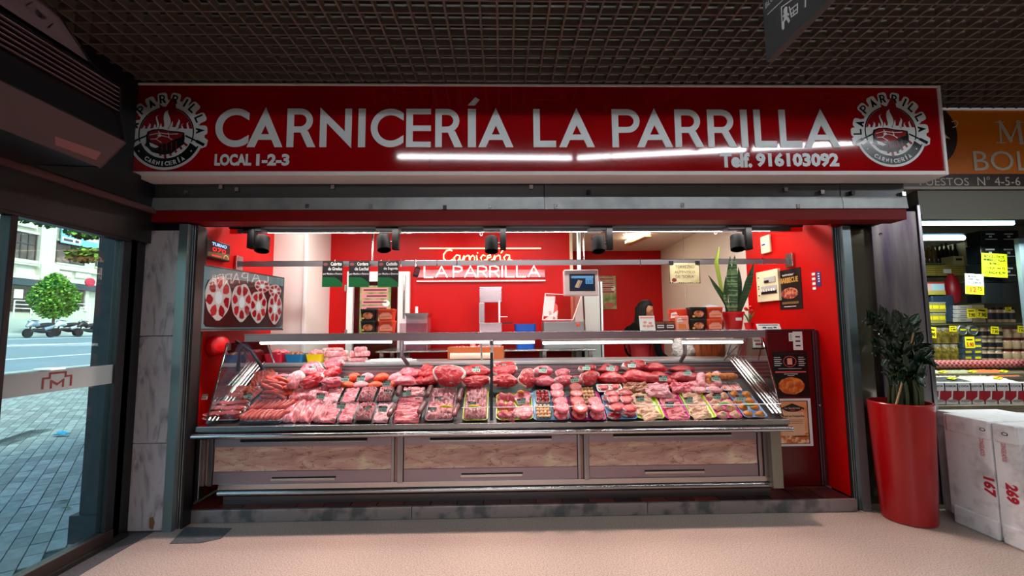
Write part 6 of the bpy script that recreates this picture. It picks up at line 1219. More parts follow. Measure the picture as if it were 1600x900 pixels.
e.band(f, ell(w * .48, h * .78, w * .19, h * .125, 20), ell(w * .48, h * .78, w * .17, h * .11, 20), .001, .0015, pr_, closed=True); e.fbox(f, w * .41, w * .55, h * .71, h * .85, .001, .0015, pinkp)
for i in range(5):
    stroke(e, f, [(w * .04, h * (.87 - .045 * i)), (w * (.2 + .04 * (i % 2)), h * (.87 - .045 * i))], h * .012, wprint, .001, .0015); stroke(e, f, [(w * .74, h * (.87 - .045 * i)), (w * (.88 + .04 * (i % 2)), h * (.87 - .045 * i))], h * .012, wprint, .001, .0015)
e.fbox(f, w * .05, w * .93, h * .53, h * .56, .001, .0015, M('salmon_bar', (226, 90, 90), .5)); stroke(e, f, [(w * .3, h * .5), (w * .68, h * .5)], h * .012, wprint, .001, .0015); stroke(e, f, [(w * .4, h * .465), (w * .58, h * .465)], h * .012, wprint, .001, .0015); stroke(e, f, [(w * .15, h * .62), (w * .8, h * .62)], h * .008, wprint, .001, .0014)
e.poly(f, [(w * (.49 + .37 * cos(a / 24 * 2 * pi) * (1 + .03 * sin(a * 3))), h * (.24 + .19 * sin(a / 24 * 2 * pi) * (1 + .04 * cos(a * 2)))) for a in range(24)], .001, .0016, M('orange_pie', (206, 84, 28), .5, var=(22, (240, 150, 60), .45, .62))); e.build('print', o)
f, w, h = gpx(1212, 622.5, 1266, 697.5, .001); o = thing('bread_poster', 'white framed cream poster with a ribbon emblem and pastries on the gate', 'poster', (f.o.x + w / 2, YG - .002, f.o.z)); MB().fbox(f, 0, w, 0, h, -.001, .001, white_s).build('frame', o)
e = MB(); f = Fr(f.p(0, 0, .001)); e.fbox(f, w * .08, w * .92, h * .045, h * .955, 0, .0006, M('poster_brown', (96, 34, 20), .5)); e.fbox(f, w * .11, w * .89, h * .06, h * .94, .0006, .001, M('poster_peach', (236, 164, 110), .5, var=(9, (232, 120, 50), .5, .75)))
e.fbox(f, w * .2, w * .8, h * .22, h * .72, .001, .0014, M('poster_cream', (236, 190, 150), .5)); e.poly(f, [(w * p[0], h * p[1]) for p in ell(.5, .79, .25, .07, 20)], .001, .0016, M('badge_black', (34, 22, 18), .5)); e.poly(f, [(w * .2, h * .76), (w * .3, h * .82), (w * .5, h * .85), (w * .7, h * .82), (w * .8, h * .76), (w * .82, h * .8), (w * .5, h * .9), (w * .18, h * .8)], .001, .0018, MATS['badge_black']); e.text(Fr(f.p(w * .3, h * .785, .0016)), 'La Gardunesa', w * .4, h * .04, wprint, align='L'); e.fbox(f, w * .44, w * .56, h * .745, h * .77, .0016, .002, M('badge_red', (190, 30, 30), .5))
e.text(Fr(f.p(w * .22, h * .6, .0014)), 'Aquí se Despacha', w * .58, h * .055, M('badge_black'), align='L', bold=.03)
for i in range(3): stroke(e, f, [(w * .25, h * (.55 - i * .035)), (w * .76, h * (.55 - i * .035))], h * .014, M('poster_text', (190, 120, 90), .5), .0014, .0018)
e.fbox(f, w * .11, w * .89, h * .06, h * .22, .001, .0013, M('pastry_print', (206, 100, 44), .5, var=(26, (250, 214, 170), .45, .6))); e.fbox(f, w * .5, w * .89, h * .2, h * .3, .001, .0013, MATS['pastry_print']); e.build('print', o)
for X0, Y0, X1, Y1, lb_ in ((1233, 520, 1238, 533, 'smaller'), (1240, 518, 1253, 547, 'larger')):
    f, w, h = gpx(X0, Y0, X1, Y1, .001); o = thing('notice_label', f'{lb_} of two white labels on top of the burgundy gate', 'label', (f.o.x + w / 2, YG - .002, f.o.z)); MB().fbox(f, 0, w, 0, h, -.001, .001, wl2).build('sheet', o); e = MB()
    for i in range(3): e.fbox(f, w * .25, w * .75, h * (.2 + .24 * i), h * (.28 + .24 * i), .001, .0014, ink)
    e.build('print', o)
# small red and white tag on the case corner; card holder on top
f, w, h = quad_px(1177, 528, 1189, 543, 3.72); o = thing('warning_tag', 'small white tag with red print at the right top corner of the case', 'tag', (f.o.x + w / 2, 3.72, f.o.z)); MB().fbox(f, 0, w, 0, h, -.002, 0, wl2).build('card', o); e = MB(); stroke(e, f, [(w * .2, h * .7), (w * .8, h * .7)], h * .14, pr_); stroke(e, f, [(w * .4, h * .35), (w * .85, h * .35)], h * .2, pr_); e.build('print', o); MB().fbox(f, -w * .1, w * 1.2, -h * .2, -h * .05, -.01, .002, black).build('clip', o)
f, w, h = quad_px(1185, 505, 1221, 516.5, 3.82); o = thing('card_holder', 'low white card holder lying on the right end of the counter', 'card holder', (f.o.x + w / 2, 3.86, f.o.z)); MB().fbox(Fr(f.p(0, 0, 0), (1, 0, 0), (0, .5, 1)), 0, w, 0, h * 1.05, -.01, 0, wl2).build('card', o, bevel=.002); e = MB(); g = Fr(f.p(0, 0, .0005), (1, 0, 0), (0, .5, 1)); stroke(e, g, [(w * .1, h * .85), (w * .9, h * .85)], h * .12, green); stroke(e, g, [(w * .25, h * .45), (w * .35, h * .45)], h * .2, MATS['violet_blue_print']); stroke(e, g, [(w * .45, h * .4), (w * .62, h * .4)], h * .15, ink); stroke(e, g, [(w * .72, h * .45), (w * .78, h * .45)], h * .2, ink); e.build('print', o)
# right wall items
def wq(X0, Y0, X1, Y1): a, b = at(X0, Y0, x=XR - .004), at(X1, Y1, x=XR - .004); return a, b
def wallbox(name, label, cat, X0, X1, Yt, Yb, th, mat, bev=.003):
    a, b = at(X0, (Yt[0] + Yb[0]) / 2, x=XR - th), at(X1, (Yt[1] + Yb[1]) / 2, x=XR - th); z1 = (at(X0, Yt[0], x=XR - th).z + at(X1, Yt[1], x=XR - th).z) / 2; z0 = (at(X0, Yb[0], x=XR - th).z + at(X1, Yb[1], x=XR - th).z) / 2
    o = thing(name, label, cat, (XR - th, (a.y + b.y) / 2, z0)); f = Fr((XR - .001, a.y, z0), (0, -1, 0)); w, h = a.y - b.y, z1 - z0; MB().fbox(f, 0, w, 0, h, 0, th, mat).build('case' if th > .01 else 'sheet', o, bevel=bev if th > .01 else 0); return o, Fr(f.p(0, 0, th), f.u), w, h
o, f, w, h = wallbox('fuse_box', 'cream fuse box with open breakers on the red right wall', 'fuse box', 1182.5, 1216, (426, 419), (472, 470), .03, offw)
e = MB(); e.fbox(f, w * .38, w * .9, h * .6, h * .78, 0, .006, M('grey_breaker', (180, 180, 176), .4)); e.fbox(f, w * .4, w * .62, h * .6, h * .68, .006, .008, ink); e.build('breaker_row', o); e = MB(); e.fbox(f, w * .24, w * .94, h * .24, h * .5, 0, .006, M('grey_breaker')); e.fbox(f, w * .24, w * .94, h * .24, h * .34, .006, .008, ink)
for i in range(6): e.fbox(f, w * (.26 + .115 * i), w * (.32 + .115 * i), h * .32, h * .4, .006, .014, wl2)
e.build('breaker_row', o); e = MB(); [e.fbox(f, w * .08, w * .13, h * y, h * (y + .03), 0, .003, ink) for y in (.2, .42, .5, .8)]; e.build('screw', o)
o, f, w, h = wallbox('barbecue_poster', 'black poster reading BARBECUE with a meat dish on the right wall', 'poster', 1217.5, 1252.5, (422.5, 418), (483.5, 483), .004, MATS['poster_black'])
e = MB(); gd = M('gold_print', (190, 140, 60), .5); e.text(Fr(f.p(w * .1, h * .66), f.u), 'BARBECUE', w * .78, h * .14, gd, align='L', bold=.04); e.text(Fr(f.p(w * .18, h * .84), f.u), 'winter', w * .55, h * .06, wprint, align='L'); e.poly(f, [(w * p[0], h * p[1]) for p in ell(.48, .4, .38, .14, 20)], 0, .001, M('steak_print', (128, 40, 30), .5, var=(26, (206, 130, 90), .45, .6))); stroke(e, f, [(w * .14, h * .16), (w * .82, h * .16)], h * .06, M('dim_gold', (110, 84, 40), .5)); stroke(e, f, [(w * .2, h * .07), (w * .72, h * .07)], h * .015, wprint); e.build('print', o)
o, f, w, h = wallbox('thermostat', 'narrow cream thermostat high on the right red wall', 'thermostat', 1188, 1202, (369, 367), (396, 396), .03, offw, .01)
e = MB(); e.fbox(f, w * .15, w * .8, h * .42, h * .58, 0, .004, white_s); e.fbox(f, w * .2, w * .6, h * .46, h * .54, .004, .006, MATS['violet_blue_print']); e.build('display_strip', o)
for i, (X0, X1, Yt, Yb, mt, lb_) in enumerate(((1268, 1275, (424, 424), (454, 454), None, 'white and red'), (1276, 1282.5, (424, 424), (447, 448), 1, 'violet'))):
    o, f, w, h = wallbox('opening_hours_sticker', f'{lb_} strip of stickers on the right red wall', 'sticker', X0, X1, Yt, Yb, .002, MATS['violet_blue_print'] if mt else M('sticker_crimson', (176, 14, 34), .5)); e = MB()
    for k in range(4): e.fbox(f, w * .2, w * .9, h * (.05 + .25 * k), h * (.17 + .25 * k), 0, .0006, wl2) if not mt else e.fbox(f, w * .35, w * .75, h * (.3 + .17 * k), h * (.38 + .17 * k), 0, .0006, wl2)
    e.build('print', o)
# ================================================================ RIGHT END OF THE FRONT
mirp = M('polished_steel_panel', (132, 128, 112), .12, metal=.75, var=(1.5, (104, 98, 76), .4, .7))  # olive tones in the base colour stand in for a greenish reflection
YR = 3.62
xa_ = at(1328, 560, y=YR).x; xb_ = at(1374, 560, y=YR).x; xc_ = at(1448, 560, y=YR).x
cl = thing('front_column', None, None, ((xa_ + xc_) / 2, YR, 0)); cl['kind'] = 'structure'
MB().box(2.9, xb_, YR + .02, YR + .05, .0, 2.26, mirp).build('polished_panel', cl)
MB().box(xb_ + .0, xc_, YR - .02, YR + .1, 0, 2.4, M('column_steel', (128, 120, 118), .32, metal=.6, var=(1.6, (84, 72, 86), .38, .62), stretch=(5, 5, .6), bump=(60, .04, .002))).build('steel_cladding', cl, bevel=.006)
MB().box(xc_ + .002, xc_ + .035, YR - .03, YR + .1, 0, 2.45, steelv).build('steel_post', cl, bevel=.004)
q = at(1376, 366, y=YR - .02); MB().lathe(q, [(.012, 0), (.012, .004), (.006, .008)], chrome, 12, (0, -1, 0)).build('screw_cap', cl)
struct(MB().box(2.78, 3.45, YR + .1, YR + .2, 0, 2.9, blk).box(2.84, 3.2, YR + .05, YR + .1, 0, 2.26, blk), 'wall_between')
# tall red planter
pc = at(1432, 812, z=0); px_, py_ = 3.015, 3.36
pw2 = thing('tall_planter', 'tall glossy red planter with a leafy plant beside the steel column', 'planter', (px_, py_, 0)); ph = .86
MB().lathe((px_, py_, 0), [(.158, .002), (.164, .006), (.18, .35), (.2, ph - .02), (.202, ph - .005), (.198, ph), (.183, ph), (.181, ph - .03), (.178, ph - .09)], M('glossy_red_planter', (158, 2, 8), .28, coat=.3), 48).build('planter_body', pw2, smooth=40)
MB().lathe((px_, py_, ph - .095), [(.179, 0), (.179, .01)], M('soil'), 24).build('soil', pw2)
r_ = random.Random(21); zz = M('zz_leaf', (16, 32, 18), .25, var=(6, (28, 50, 28), .4, .6), coat=.2); zl_ = M('zz_leaf_pale', (78, 110, 92), .25, coat=.3); stem_m = M('zz_stem', (54, 62, 32), .5)
def leafm(mat):
    V = []; n = 6
    for i in range(n + 1):
        t = i / n; w = .19 * sin(pi * t ** .8) ** .8 if 0 < t < 1 else .003; V += [(-w, t, .06 * sin(pi * t) + .05), (0, t, .06 * sin(pi * t) - .02), (w, t, .06 * sin(pi * t) + .05)]
    e = MB(); e.add(V, [(i * 3 + a, i * 3 + a + 1, i * 3 + a + 4, i * 3 + a + 3) for i in range(n) for a in (0, 1)], mat); m = e.mesh('leaflet')
    for p in m.polygons: p.use_smooth = True
    return m
LM = [leafm(zz), leafm(zz), leafm(zl_)]
base = Vector((px_ + .02, py_ - .02, ph - .09))
tips = [(1352, 497, .0), (1372, 492, -.1), (1393, 496, -.05), (1420, 500, .0), (1362, 540, -.12), (1376, 560, -.15), (1440, 535, .03), (1446, 560, -.05), (1405, 515, .08), (1385, 590, -.18), (1430, 590, -.12), (1425, 560, -.08), (1408, 548, -.12), (1395, 575, -.05)]
for k, (X, Y, dy) in enumerate(tips):
    tp = at(X, Y, y=py_ + dy); b0 = base + Vector((r_.uniform(-.07, .09), r_.uniform(-.06, .06), 0)); mid = b0.lerp(tp, .55) + Vector((.09 if X < 1400 else .02, 0, .12))
    P = [b0, b0.lerp(mid, .5) + Vector((.02, 0, .03)), mid, mid.lerp(tp, .5) + Vector((.0, 0, .03)), tp]
    st_ = MB().tube(P, [.013, .012, .009, .006, .003], stem_m, 6).build('stem', pw2, smooth=60); iv = WM[st_.name].inverted()
    nl = 20
    for i in range(nl):
        t = .36 + .64 * i / nl; u = t * 4; kk_ = min(int(u), 3); c = P[kk_].lerp(P[kk_ + 1], u - kk_); tg = (P[kk_ + 1] - P[kk_]).normalized(); sd = tg.cross(Vector((0, -1, .3))).normalized() * (1 if i % 2 else -1)
        dr = (sd * .8 + tg * .75 + Vector((0, -.25, r_.uniform(-.2, .15)))).normalized(); Q = Vector((0, 1, 0)).rotation_difference(dr).to_matrix(); L = .078 + .03 * sin(pi * (i / nl)) + r_.uniform(-.01, .01)
        put(r_.choice(LM[:2]) if r_.random() < .95 else LM[2], 'leaflet', iv @ Matrix.Translation(c) @ Q.to_4x4() @ Matrix.Rotation(r_.uniform(-.6, .6), 4, 'Y') @ Matrix.Scale(L, 4), st_)
for k in range(14):
    a_ = k * 2.4; b0 = base + Vector((.1 * cos(a_), .08 * sin(a_), 0)); MB().tube([b0, b0 + Vector((-.01, -.02, .16)), b0.lerp(base, .4) + Vector((-.06 + .03 * (k % 3), -.03, .3 + .02 * (k % 4)))], [.014, .012, .004], stem_m, 6).build('stem', pw2, smooth=60)
bam = M('bamboo_stake', (158, 124, 84), .6)
for a, b, dy in (((1400, 632), (1410, 596), -.12), ((1418, 560), (1427, 520), -.06), ((1426, 560), (1429, 522), .0), ((1412, 545), (1413, 526), .03)):
    A, B = at(*a, y=py_ + dy), at(*b, y=py_ + dy)
    if a[1] < 600: A = A + (A - B) * 1.9; A.z = max(A.z, ph - .09)
    MB().tube([A, B], .0065, bam, 6).build('bamboo_stake', pw2, label='pale bamboo stake')
# polystyrene boxes standing on end
poly = M('polystyrene', (222, 220, 222), .7, var=(7, (170, 162, 164), .52, .74), bump=(60, .35, .004)); redn = M('red_stencil', (170, 14, 40), .6); redf = M('faded_red_stencil', (196, 100, 108), .6)
fx = 3.30
def ybox(name, label, y0, y1, x0, x1, h, num=None, lift=.05):
    o = thing('polystyrene_box', label, 'box', ((x0 + x1) / 2, (y0 + y1) / 2, 0), group=None); t = .03
    e = MB(); e.box(x0, x0 + t, y0, y1, lift, h, poly); e.box(x1 - t, x1, y0, y1, lift, h, poly); e.box(x0 + t, x1 - t, y0, y1, h - t, h, poly); e.box(x0 + t, x1 - t, y0, y1, lift, lift + t, poly); e.box(x0 + t, x1 - t, y1 - t, y1, lift + t, h - t, poly); e.build('box_body', o, bevel=.006)
    e = MB(); m_ = (y0 + y1) / 2
    e.box(x0 - .012, x1 + .006, y0 - .002, y0 + (y1 - y0) * .92, h - .12, h + .006, poly); e.build('lid_rib', o, bevel=.012); e = MB(); e.box(x0 - .012, x1 + .006, y0 - .002, y0 + (y1 - y0) * .92, .001, .13, poly); e.build('lid_rib', o, bevel=.012)
    f = Fr((x0 - .0015, 0, 0), (0, -1, 0))
    if num:
        yc = 3.035 if num == '167' else 2.905; e = MB(); e.text(Fr((x0 - .0015, yc + .0375, .40), (0, 0, -1), (0, -1, 0)), num, .12, .075, redn, align='L', bold=.05); e.build('number', o)
        e = MB(); e.text(Fr((x0 - .0015, yc + .04, .66), (0, 0, -1), (0, -1, 0)), 'CONGELADOS', .125, .03, redf, align='L', bold=.02); e.build('stencil', o)
        e = MB(); e.band(Fr((x0 - .0135, yc, h - .055), (0, -1, 0)), ell(0, 0, .019, .012, 10), ell(0, 0, .014, .008, 10), 0, .001, ink, closed=True); e.build('handle_mark', o)
    return o
ybox('a', 'polystyrene box on end with red number 167 beside the planter', 3.0, 3.32, fx, fx + .55, .775, '167', .055)
ybox('b', 'polystyrene box on end with red number 269, nearest to the camera', 2.84, 2.992, fx + .005, fx + .5, .775, '269', .03)
ybox('c', 'plain polystyrene box standing behind the two numbered ones', 3.335, 3.52, fx + .14, fx + .62, .76)
o = thing('polystyrene_box', 'polystyrene box on its side at the right edge, open interior to the viewer', 'box', (4.1, 3.0, 0)); MB().box(3.84, 4.5, 2.95, 3.3, .001, .78, M('shaded_polystyrene', (150, 148, 140), .7)).build('box_body', o, bevel=.012); e = MB(); e.box(3.86, 4.48, 2.93, 2.952, .7, .76, poly); e.build('rim', o, bevel=.005)  # grey body colour paints the shade on this white box's face
# ================================================================ NEIGHBOUR STALL
olive = M('olive_panel', (96, 88, 68), .5, var=(3, (116, 106, 84), .4, .6)); YQ = 3.95
def qp(e, X0, Y0, X1, Y1, y, d, mat): a, b = at(X0, Y1, y=y), at(X1, Y0, y=y); return e.box(a.x, b.x, y, y + d, a.z, b.z, mat)
struct(MB().box(xc_ + .05, 8, 3.62, 3.72, 2.36, 2.58, M('grey_olive_header', (98, 98, 86), .45)).box(xc_ + .05, 8, 3.6, 3.63, 2.33, 2.37, M('grey_olive_header')), 'trim_12')
struct(MB().box(xc_ + .05, 8, 3.74, 3.8, 0, at(1540, 634, y=3.74).z, olive), 'wall_stall_front')
struct(MB().box(3.2, 8, 6.4, 6.5, 0, 3, M('stall_back', (120, 118, 96), .6)), 'wall_stall_rear'); struct(MB().box(3.2, 8, 3.8, 6.5, 2.9, 2.98, M('stall_back')), 'ceiling_stall'); struct(MB().box(2.95, 3.2, 3.85, 6.5, 0, 2.9, M('stall_back')), 'wall_stall_left')
te_ = M('stall_tube', (255, 255, 255), .5, emit=((230, 245, 255), 9)); blu = M('pale_blue_housing', (150, 190, 210), .4)
for i, (X0, Y0, X1, Y1, y) in enumerate(((1438, 336, 1640, 341.5, 3.85), (1440, 347, 1583, 352.5, 3.95), (1443, 368, 1505, 376, 5.6))):
    a, b = at(X0, (Y0 + Y1) / 2, y=y), at(X1, (Y0 + Y1) / 2, y=y); o = thing('stall_tube_lamp', ('uppermost', 'second', 'small rear')[i] + ' white tube lamp in the neighbouring stall', 'lamp', ((a.x + b.x) / 2, y, a.z)); r = (Y1 - Y0) / 2 / F * y
    MB().tube([(a.x, y, a.z), (b.x, y, a.z)], r, te_, 10).build('tube', o); MB().box(a.x - .02, b.x + .02, y + .0, y + .04, a.z + r * 1.05, a.z + r * 1.8, blu).build('housing', o)
# shelves
sh2 = thing('stall_shelving', 'wood edged shelving of the neighbouring stall', 'shelf', (4.9, 5.2, 0)); gsh = M('greenish_shelf', (110, 116, 84), .4)
for Y, y0 in ((505.5, 4.9), (563, 4.7), (440, 5.1), (411, 5.3)):
    z = at(1530, Y, y=y0).z; MB().box(3.25, 7.4 if Y > 450 else at(1507, 440, y=y0).x, y0, 5.7, z - .015, z, gsh).build('shelf_board', sh2)
for x in (3.27, 7.38): MB().box(x - .02, x + .02, 5.6, 5.7, 0, 2.6, gsh).build('upright', sh2)
MB().box(at(1507, 400, y=5.32).x, at(1511, 400, y=5.32).x, 5.3, 5.7, at(1508, 440, y=5.32).z, 2.45, M('cream_upright', (190, 184, 140), .5)).build('upright', sh2)
def sb(name, label, cat, X0, Y0, X1, Y1, y, d, mat, group=None, bev=.004, prints=()):
    a, b = at(X0, Y1, y=y), at(X1, Y0, y=y); o = thing(name, label, cat, ((a.x + b.x) / 2, y + d / 2, a.z), group=group); o1 = MB().box(a.x + .002, b.x - .002, y, y + d, a.z + .001, b.z, mat).build('carton', o, bevel=bev)
    if prints:
        f = Fr((a.x, y - .0005, a.z)); w, h = b.x - a.x, b.z - a.z; e = MB()
        for (x0, y0, x1, y1, m_) in prints: e.fbox(f, w * x0, w * x1, h * y0, h * y1, 0, .001, m_)
        e.build('print', o1)
    return o
bb = M('black_carton', (14, 18, 20), .25, coat=.2); gp = M('grey_print', (150, 158, 156), .5); lime_ = M('fluorescent_lime', (196, 230, 20), .5); yel = M('price_yellow', (232, 222, 20), .5); pw3 = M('white_paper', (215, 222, 214), .5)
n_ = ('left', 'middle', 'right')
for r in range(3):
    for c in range(2):
        X0 = (1534, 1563)[c]; X1 = (1562.5, 1591)[c]; Y0, Y1 = ((360, 382), (382.5, 411), (411.5, 441))[r]
        sb('black_carton', f'{("top", "middle", "lower")[r]} {("left", "right")[c]} black carton of the six stacked in the neighbouring stall', 'carton', X0, Y0, X1, Y1, 4.5, .15, bb, 'black cartons', prints=((.25, .7, .7, .78, gp), (.4, .5, .55, .62, gp), (.2, .35, .8, .39, gp)))
sb('black_carton', 'wide black carton under the six stacked ones', 'carton', 1534, 441.5, 1591, 474, 4.5, .15, bb)
tag(MB().box(at(1594, 400, y=4.3).x, at(1594, 400, y=4.3).x + .2, 4.3, 4.34, .9, 2.3, M('steel_blue_post', (120, 140, 150), .4, metal=.4)).build('stall_post'), 'blue grey post at the right picture edge', 'post')
def psign(label, X0, Y0, X1, Y1, y, mat, lines, rot=0):
    a, b = at(X0, Y1, y=y), at(X1, Y0, y=y); w, h = b.x - a.x, b.z - a.z; c = Vector(((a.x + b.x) / 2, y, (a.z + b.z) / 2)); u = Vector((cos(rot), 0, -sin(rot))); v = Vector((sin(rot), 0, cos(rot))); f = Fr(c - u * w / 2 - v * h / 2, u, v)
    o = thing('price_sign', label, 'price sign', c); o1 = MB().fbox(f, 0, w, 0, h, -.003, 0, mat).build('card', o); e = MB()
    for t, x0, x1, y0, y1, m_ in lines:
        if t is None: e.fbox(f, w * x0, w * x1, h * y0, h * y1, 0, .0008, m_)
        else: e.text(Fr(f.p(w * x0, h * y0, .0008), u, v), t, w * (x1 - x0), h * (y1 - y0), m_, align='L', bold=.03)
    e.build('lettering', o1); return o
psign('fluorescent lime hand lettered sign on the black cartons', 1536, 396, 1572, 433, 4.45, lime_, (('BOX 5 LITROS', .1, .88, .8, .92, ink), ('MEMBRILLO AGUA', .08, .92, .66, .78, ink), ('BLANCO', .3, .7, .52, .63, ink), ('OVEJA  44.75', .1, .9, .3, .42, ink), ('CURADA 42.99', .1, .9, .12, .25, ink)), .07)
psign('white and yellow sign reading 12.75 left of the lime sign', 1510, 428, 1535.5, 460, 4.42, pw3, ((None, 0, 1, 0, .42, yel), ('BLANCO', .15, .8, .82, .93, ink), ('VERDEJO', .12, .85, .67, .78, ink), ('15 LITROS', .12, .85, .52, .63, ink), ('12', .25, .58, .1, .36, redn), ('75', .62, .9, .2, .38, ink)), .07)
# bottles
rr_ = random.Random(9)
for i in range(9):
    X = 1441 + i * 7; q = at(X, 411, y=5.4); dk = i >= 4; mat = M('dark_bottle', (16, 18, 20), .12, coat=.3) if dk else M('amber_bottle', (110, 84, 44), .15, coat=.3)
    o = thing('wine_bottle', ('first', 'second', 'third', 'fourth', 'fifth', 'sixth', 'seventh', 'eighth', 'ninth')[i - 4 if dk else i] + (' dark' if dk else ' amber') + ' bottle from the left on the top stall shelf', 'bottle', (q.x, 5.42, q.z), group='dark bottles' if dk else 'amber bottles'); hh = .24 + rr_.uniform(-.02, .02)
    MB().lathe((q.x, 5.42, q.z + .001), [(.03, 0), (.032, .01), (.032, hh * .6), (.012, hh * .78), (.012, hh)], mat, 14).build('bottle_body', o, smooth=50); MB().lathe((q.x, 5.42, q.z + hh * .9), [(.014, 0), (.014, hh * .12)], M('gold_cap', (150, 120, 60), .3) if not dk else black, 10).build('cap', o)
# basket, boxes, odd goods
wick = M('yellow_wicker', (176, 166, 70), .6)
for i, (X0, X1) in enumerate(((1443, 1463), (1464, 1506))):
    a, b = at(X0, 431, y=5.15), at(X1, 414, y=5.15); o = thing('wicker_basket', ('narrow' if i == 0 else 'wide') + ' yellow wicker basket under the bottles', 'basket', ((a.x + b.x) / 2, 5.25, a.z)); e = MB()
    for k in range(6): z = a.z + (b.z - a.z) * (k + .5) / 6; e.box(a.x, b.x, 5.15, 5.35, z - .006, z + .006, wick)
    e.build('wicker_band', o); e = MB(); e.box(a.x + .01, b.x - .01, 5.16, 5.34, a.z, b.z - .01, M('dark_wicker', (84, 74, 30), .7)); e.build('wicker_body', o)
    if i: MB().box((a.x + b.x) / 2 - .09, (a.x + b.x) / 2, 5.14, 5.149, a.z + .03, a.z + .08, wl2).build('paper_label', o)
sb('card_box', 'pale yellow handled box beside the wicker baskets', 'box', 1490, 400, 1506, 414, 5.2, .15, M('pale_yellow_card', (196, 190, 140), .5), prints=((.25, .5, .8, .75, ink),))
sb('flat_package', 'pink labelled flat package at the left of the stall shelf', 'package', 1442, 441, 1476, 455, 4.95, .2, M('pink_white_pack', (200, 170, 164), .5), prints=((.4, .1, .95, .8, M('pale_blue_print', (160, 200, 210), .5)), (0, .85, 1, 1, redn)))
sb('flat_package', 'yellow green pack below the pink one in the stall', 'package', 1450, 454, 1478, 461, 4.95, .2, wick)
q = at(1497, 475, y=5.0); o = MB().lathe((q.x, 5.05, q.z), [(.02, 0), (.07, .04), (.085, .16), (.06, .28), (.02, .36)], M('red_net', (150, 16, 30), .4), 16).build('ham_net', smooth=50); tag(o, 'dark red netted ham hanging beside the black cartons', 'ham'); MB
tag(MB().box(at(1455, 465, y=4.97).x, at(1491, 465, y=4.97).x, 4.97, 5.1, at(1470, 505, y=4.97).z, at(1470, 461, y=4.97).z, M('slate_blue_pack', (44, 62, 84), .4)).build('blue_package', bevel=.02), 'slate blue rounded package behind the yellow tins', 'package')
tinb = M('yellow_tin', (176, 168, 90), .35, metal=.3)
for r in range(2):
    for c in range(3):
        X0 = 1446.5 + c * 10.5; Y0 = 472 + r * 17; sb('food_tin', f'yellow and silver tin, {("left", "middle", "right")[c]} one in the {("upper", "lower")[r]} row of the little tower', 'tin', X0, Y0, X0 + 10, Y0 + 16.5, 4.92, .06, tinb, 'yellow tins', prints=((.1, .35, .9, .7, yel), (0, .9, 1, 1, gp)))
for r in range(4):
    sb('white_carton', ('topmost', 'second', 'third', 'lowest')[r] + ' flat white carton in the pile under the price tags', 'carton', 1496, 477 + r * 6.6, 1519, 483.3 + r * 6.6, 4.92, .12, wl2, 'flat white cartons', prints=((.2, .4, .6, .6, gp),))
sb('cream_carton', 'cream carton right of the flat white cartons', 'carton', 1521, 476, 1538, 504, 4.92, .12, M('cream_carton', (186, 170, 140), .5))
for i, (X0, Y0, X1, Y1) in enumerate(((1512, 482, 1524, 497), (1527, 481, 1542, 497), (1571, 480, 1580, 487), (1451, 511, 1462, 528), (1484, 509, 1494, 518), (1549, 510, 1560, 522), (1509, 526, 1522, 544), (1591, 509, 1600, 520))):
    nm = ('under the sign 12.75', 'right of it, tilted', 'on the black label jars', 'at the left of the olive jars', 'on the right olive jars', 'on the dark jars', 'large, on the blue tins, reading 5.90', 'at the right picture edge')[i]
    psign('yellow price tag ' + nm, X0, Y0, X1, Y1, 4.66, yel, ((('5.90' if i == 6 else '7.90'), .12, .88, .12, .5, redn if i == 6 else ink), (None, .15, .8, .68, .8, ink)), .08 if i % 2 else 0)
# jars
olj = M('olive_brine_jar', (128, 112, 40), .12, coat=.4, var=(22, (84, 76, 26), .4, .6)); paj = M('pale_paste_jar', (186, 160, 124), .2, coat=.3); dkj = M('dark_label', (26, 28, 36), .4); lidg = M('silver_lid', (180, 180, 160), .3, metal=.6); lidr = M('burgundy_lid', (104, 12, 24), .35); blt = M('blue_grey_tin', (90, 110, 124), .3, metal=.4)
def jar(label, grp, X0, Y0, X1, Y1, y, mat, lid, lab=None):
    a, b = at(X0, Y1, y=y), at(X1, Y0, y=y); r = (b.x - a.x) / 2 * .96; h = b.z - a.z - .002; cx = (a.x + b.x) / 2; o = thing('food_jar', label, 'jar', (cx, y + r, a.z), group=grp)
    MB().lathe((cx, y + r, a.z + .001), [(r * .9, 0), (r, h * .06), (r, h * .72), (r * .86, h * .82)], mat, 14).build('jar_body', o, smooth=40); MB().lathe((cx, y + r, a.z + h * .82), [(r * .9, 0), (r * .9, h * .15)], lid, 14).build('lid', o, smooth=40)
    if lab: MB().lathe((cx, y + r, a.z + h * .2), [(r * 1.02, 0), (r * 1.02, h * .42)], lab, 14).build('label_band', o, smooth=40)
for c in range(3):
    for r in range(2): jar(('upper' if r == 0 else 'lower') + ' row glass jar of green olives, ' + ('left', 'middle', 'right')[c] + ' one', f'olive jars row {r}', 1462 + c * 13.5, 511 + r * 26, 1475 + c * 13.5, 537 + r * 26, 4.72, olj, lidg)
for c in range(2):
    q = at(1508 + c * 17, 516, y=4.7); o = thing('round_tin', ('left' if c == 0 else 'right') + ' of two round tins standing on edge above the blue tins', 'tin', q); MB().lathe((q.x, 4.76, q.z), [(.055, 0), (.055, .03), (.05, .034), (.046, .03)], lidg, 24, (0, -1, 0)).build('tin_body', o, smooth=40); MB().lathe((q.x, 4.728, q.z), [(.044, 0), (.044, .003)], blt, 20, (0, -1, 0)).build('tin_face', o); MB().box(q.x - .03, q.x + .03, 4.719, 4.7245, q.z - .004, q.z + .014, yel).build('tin_print', o)
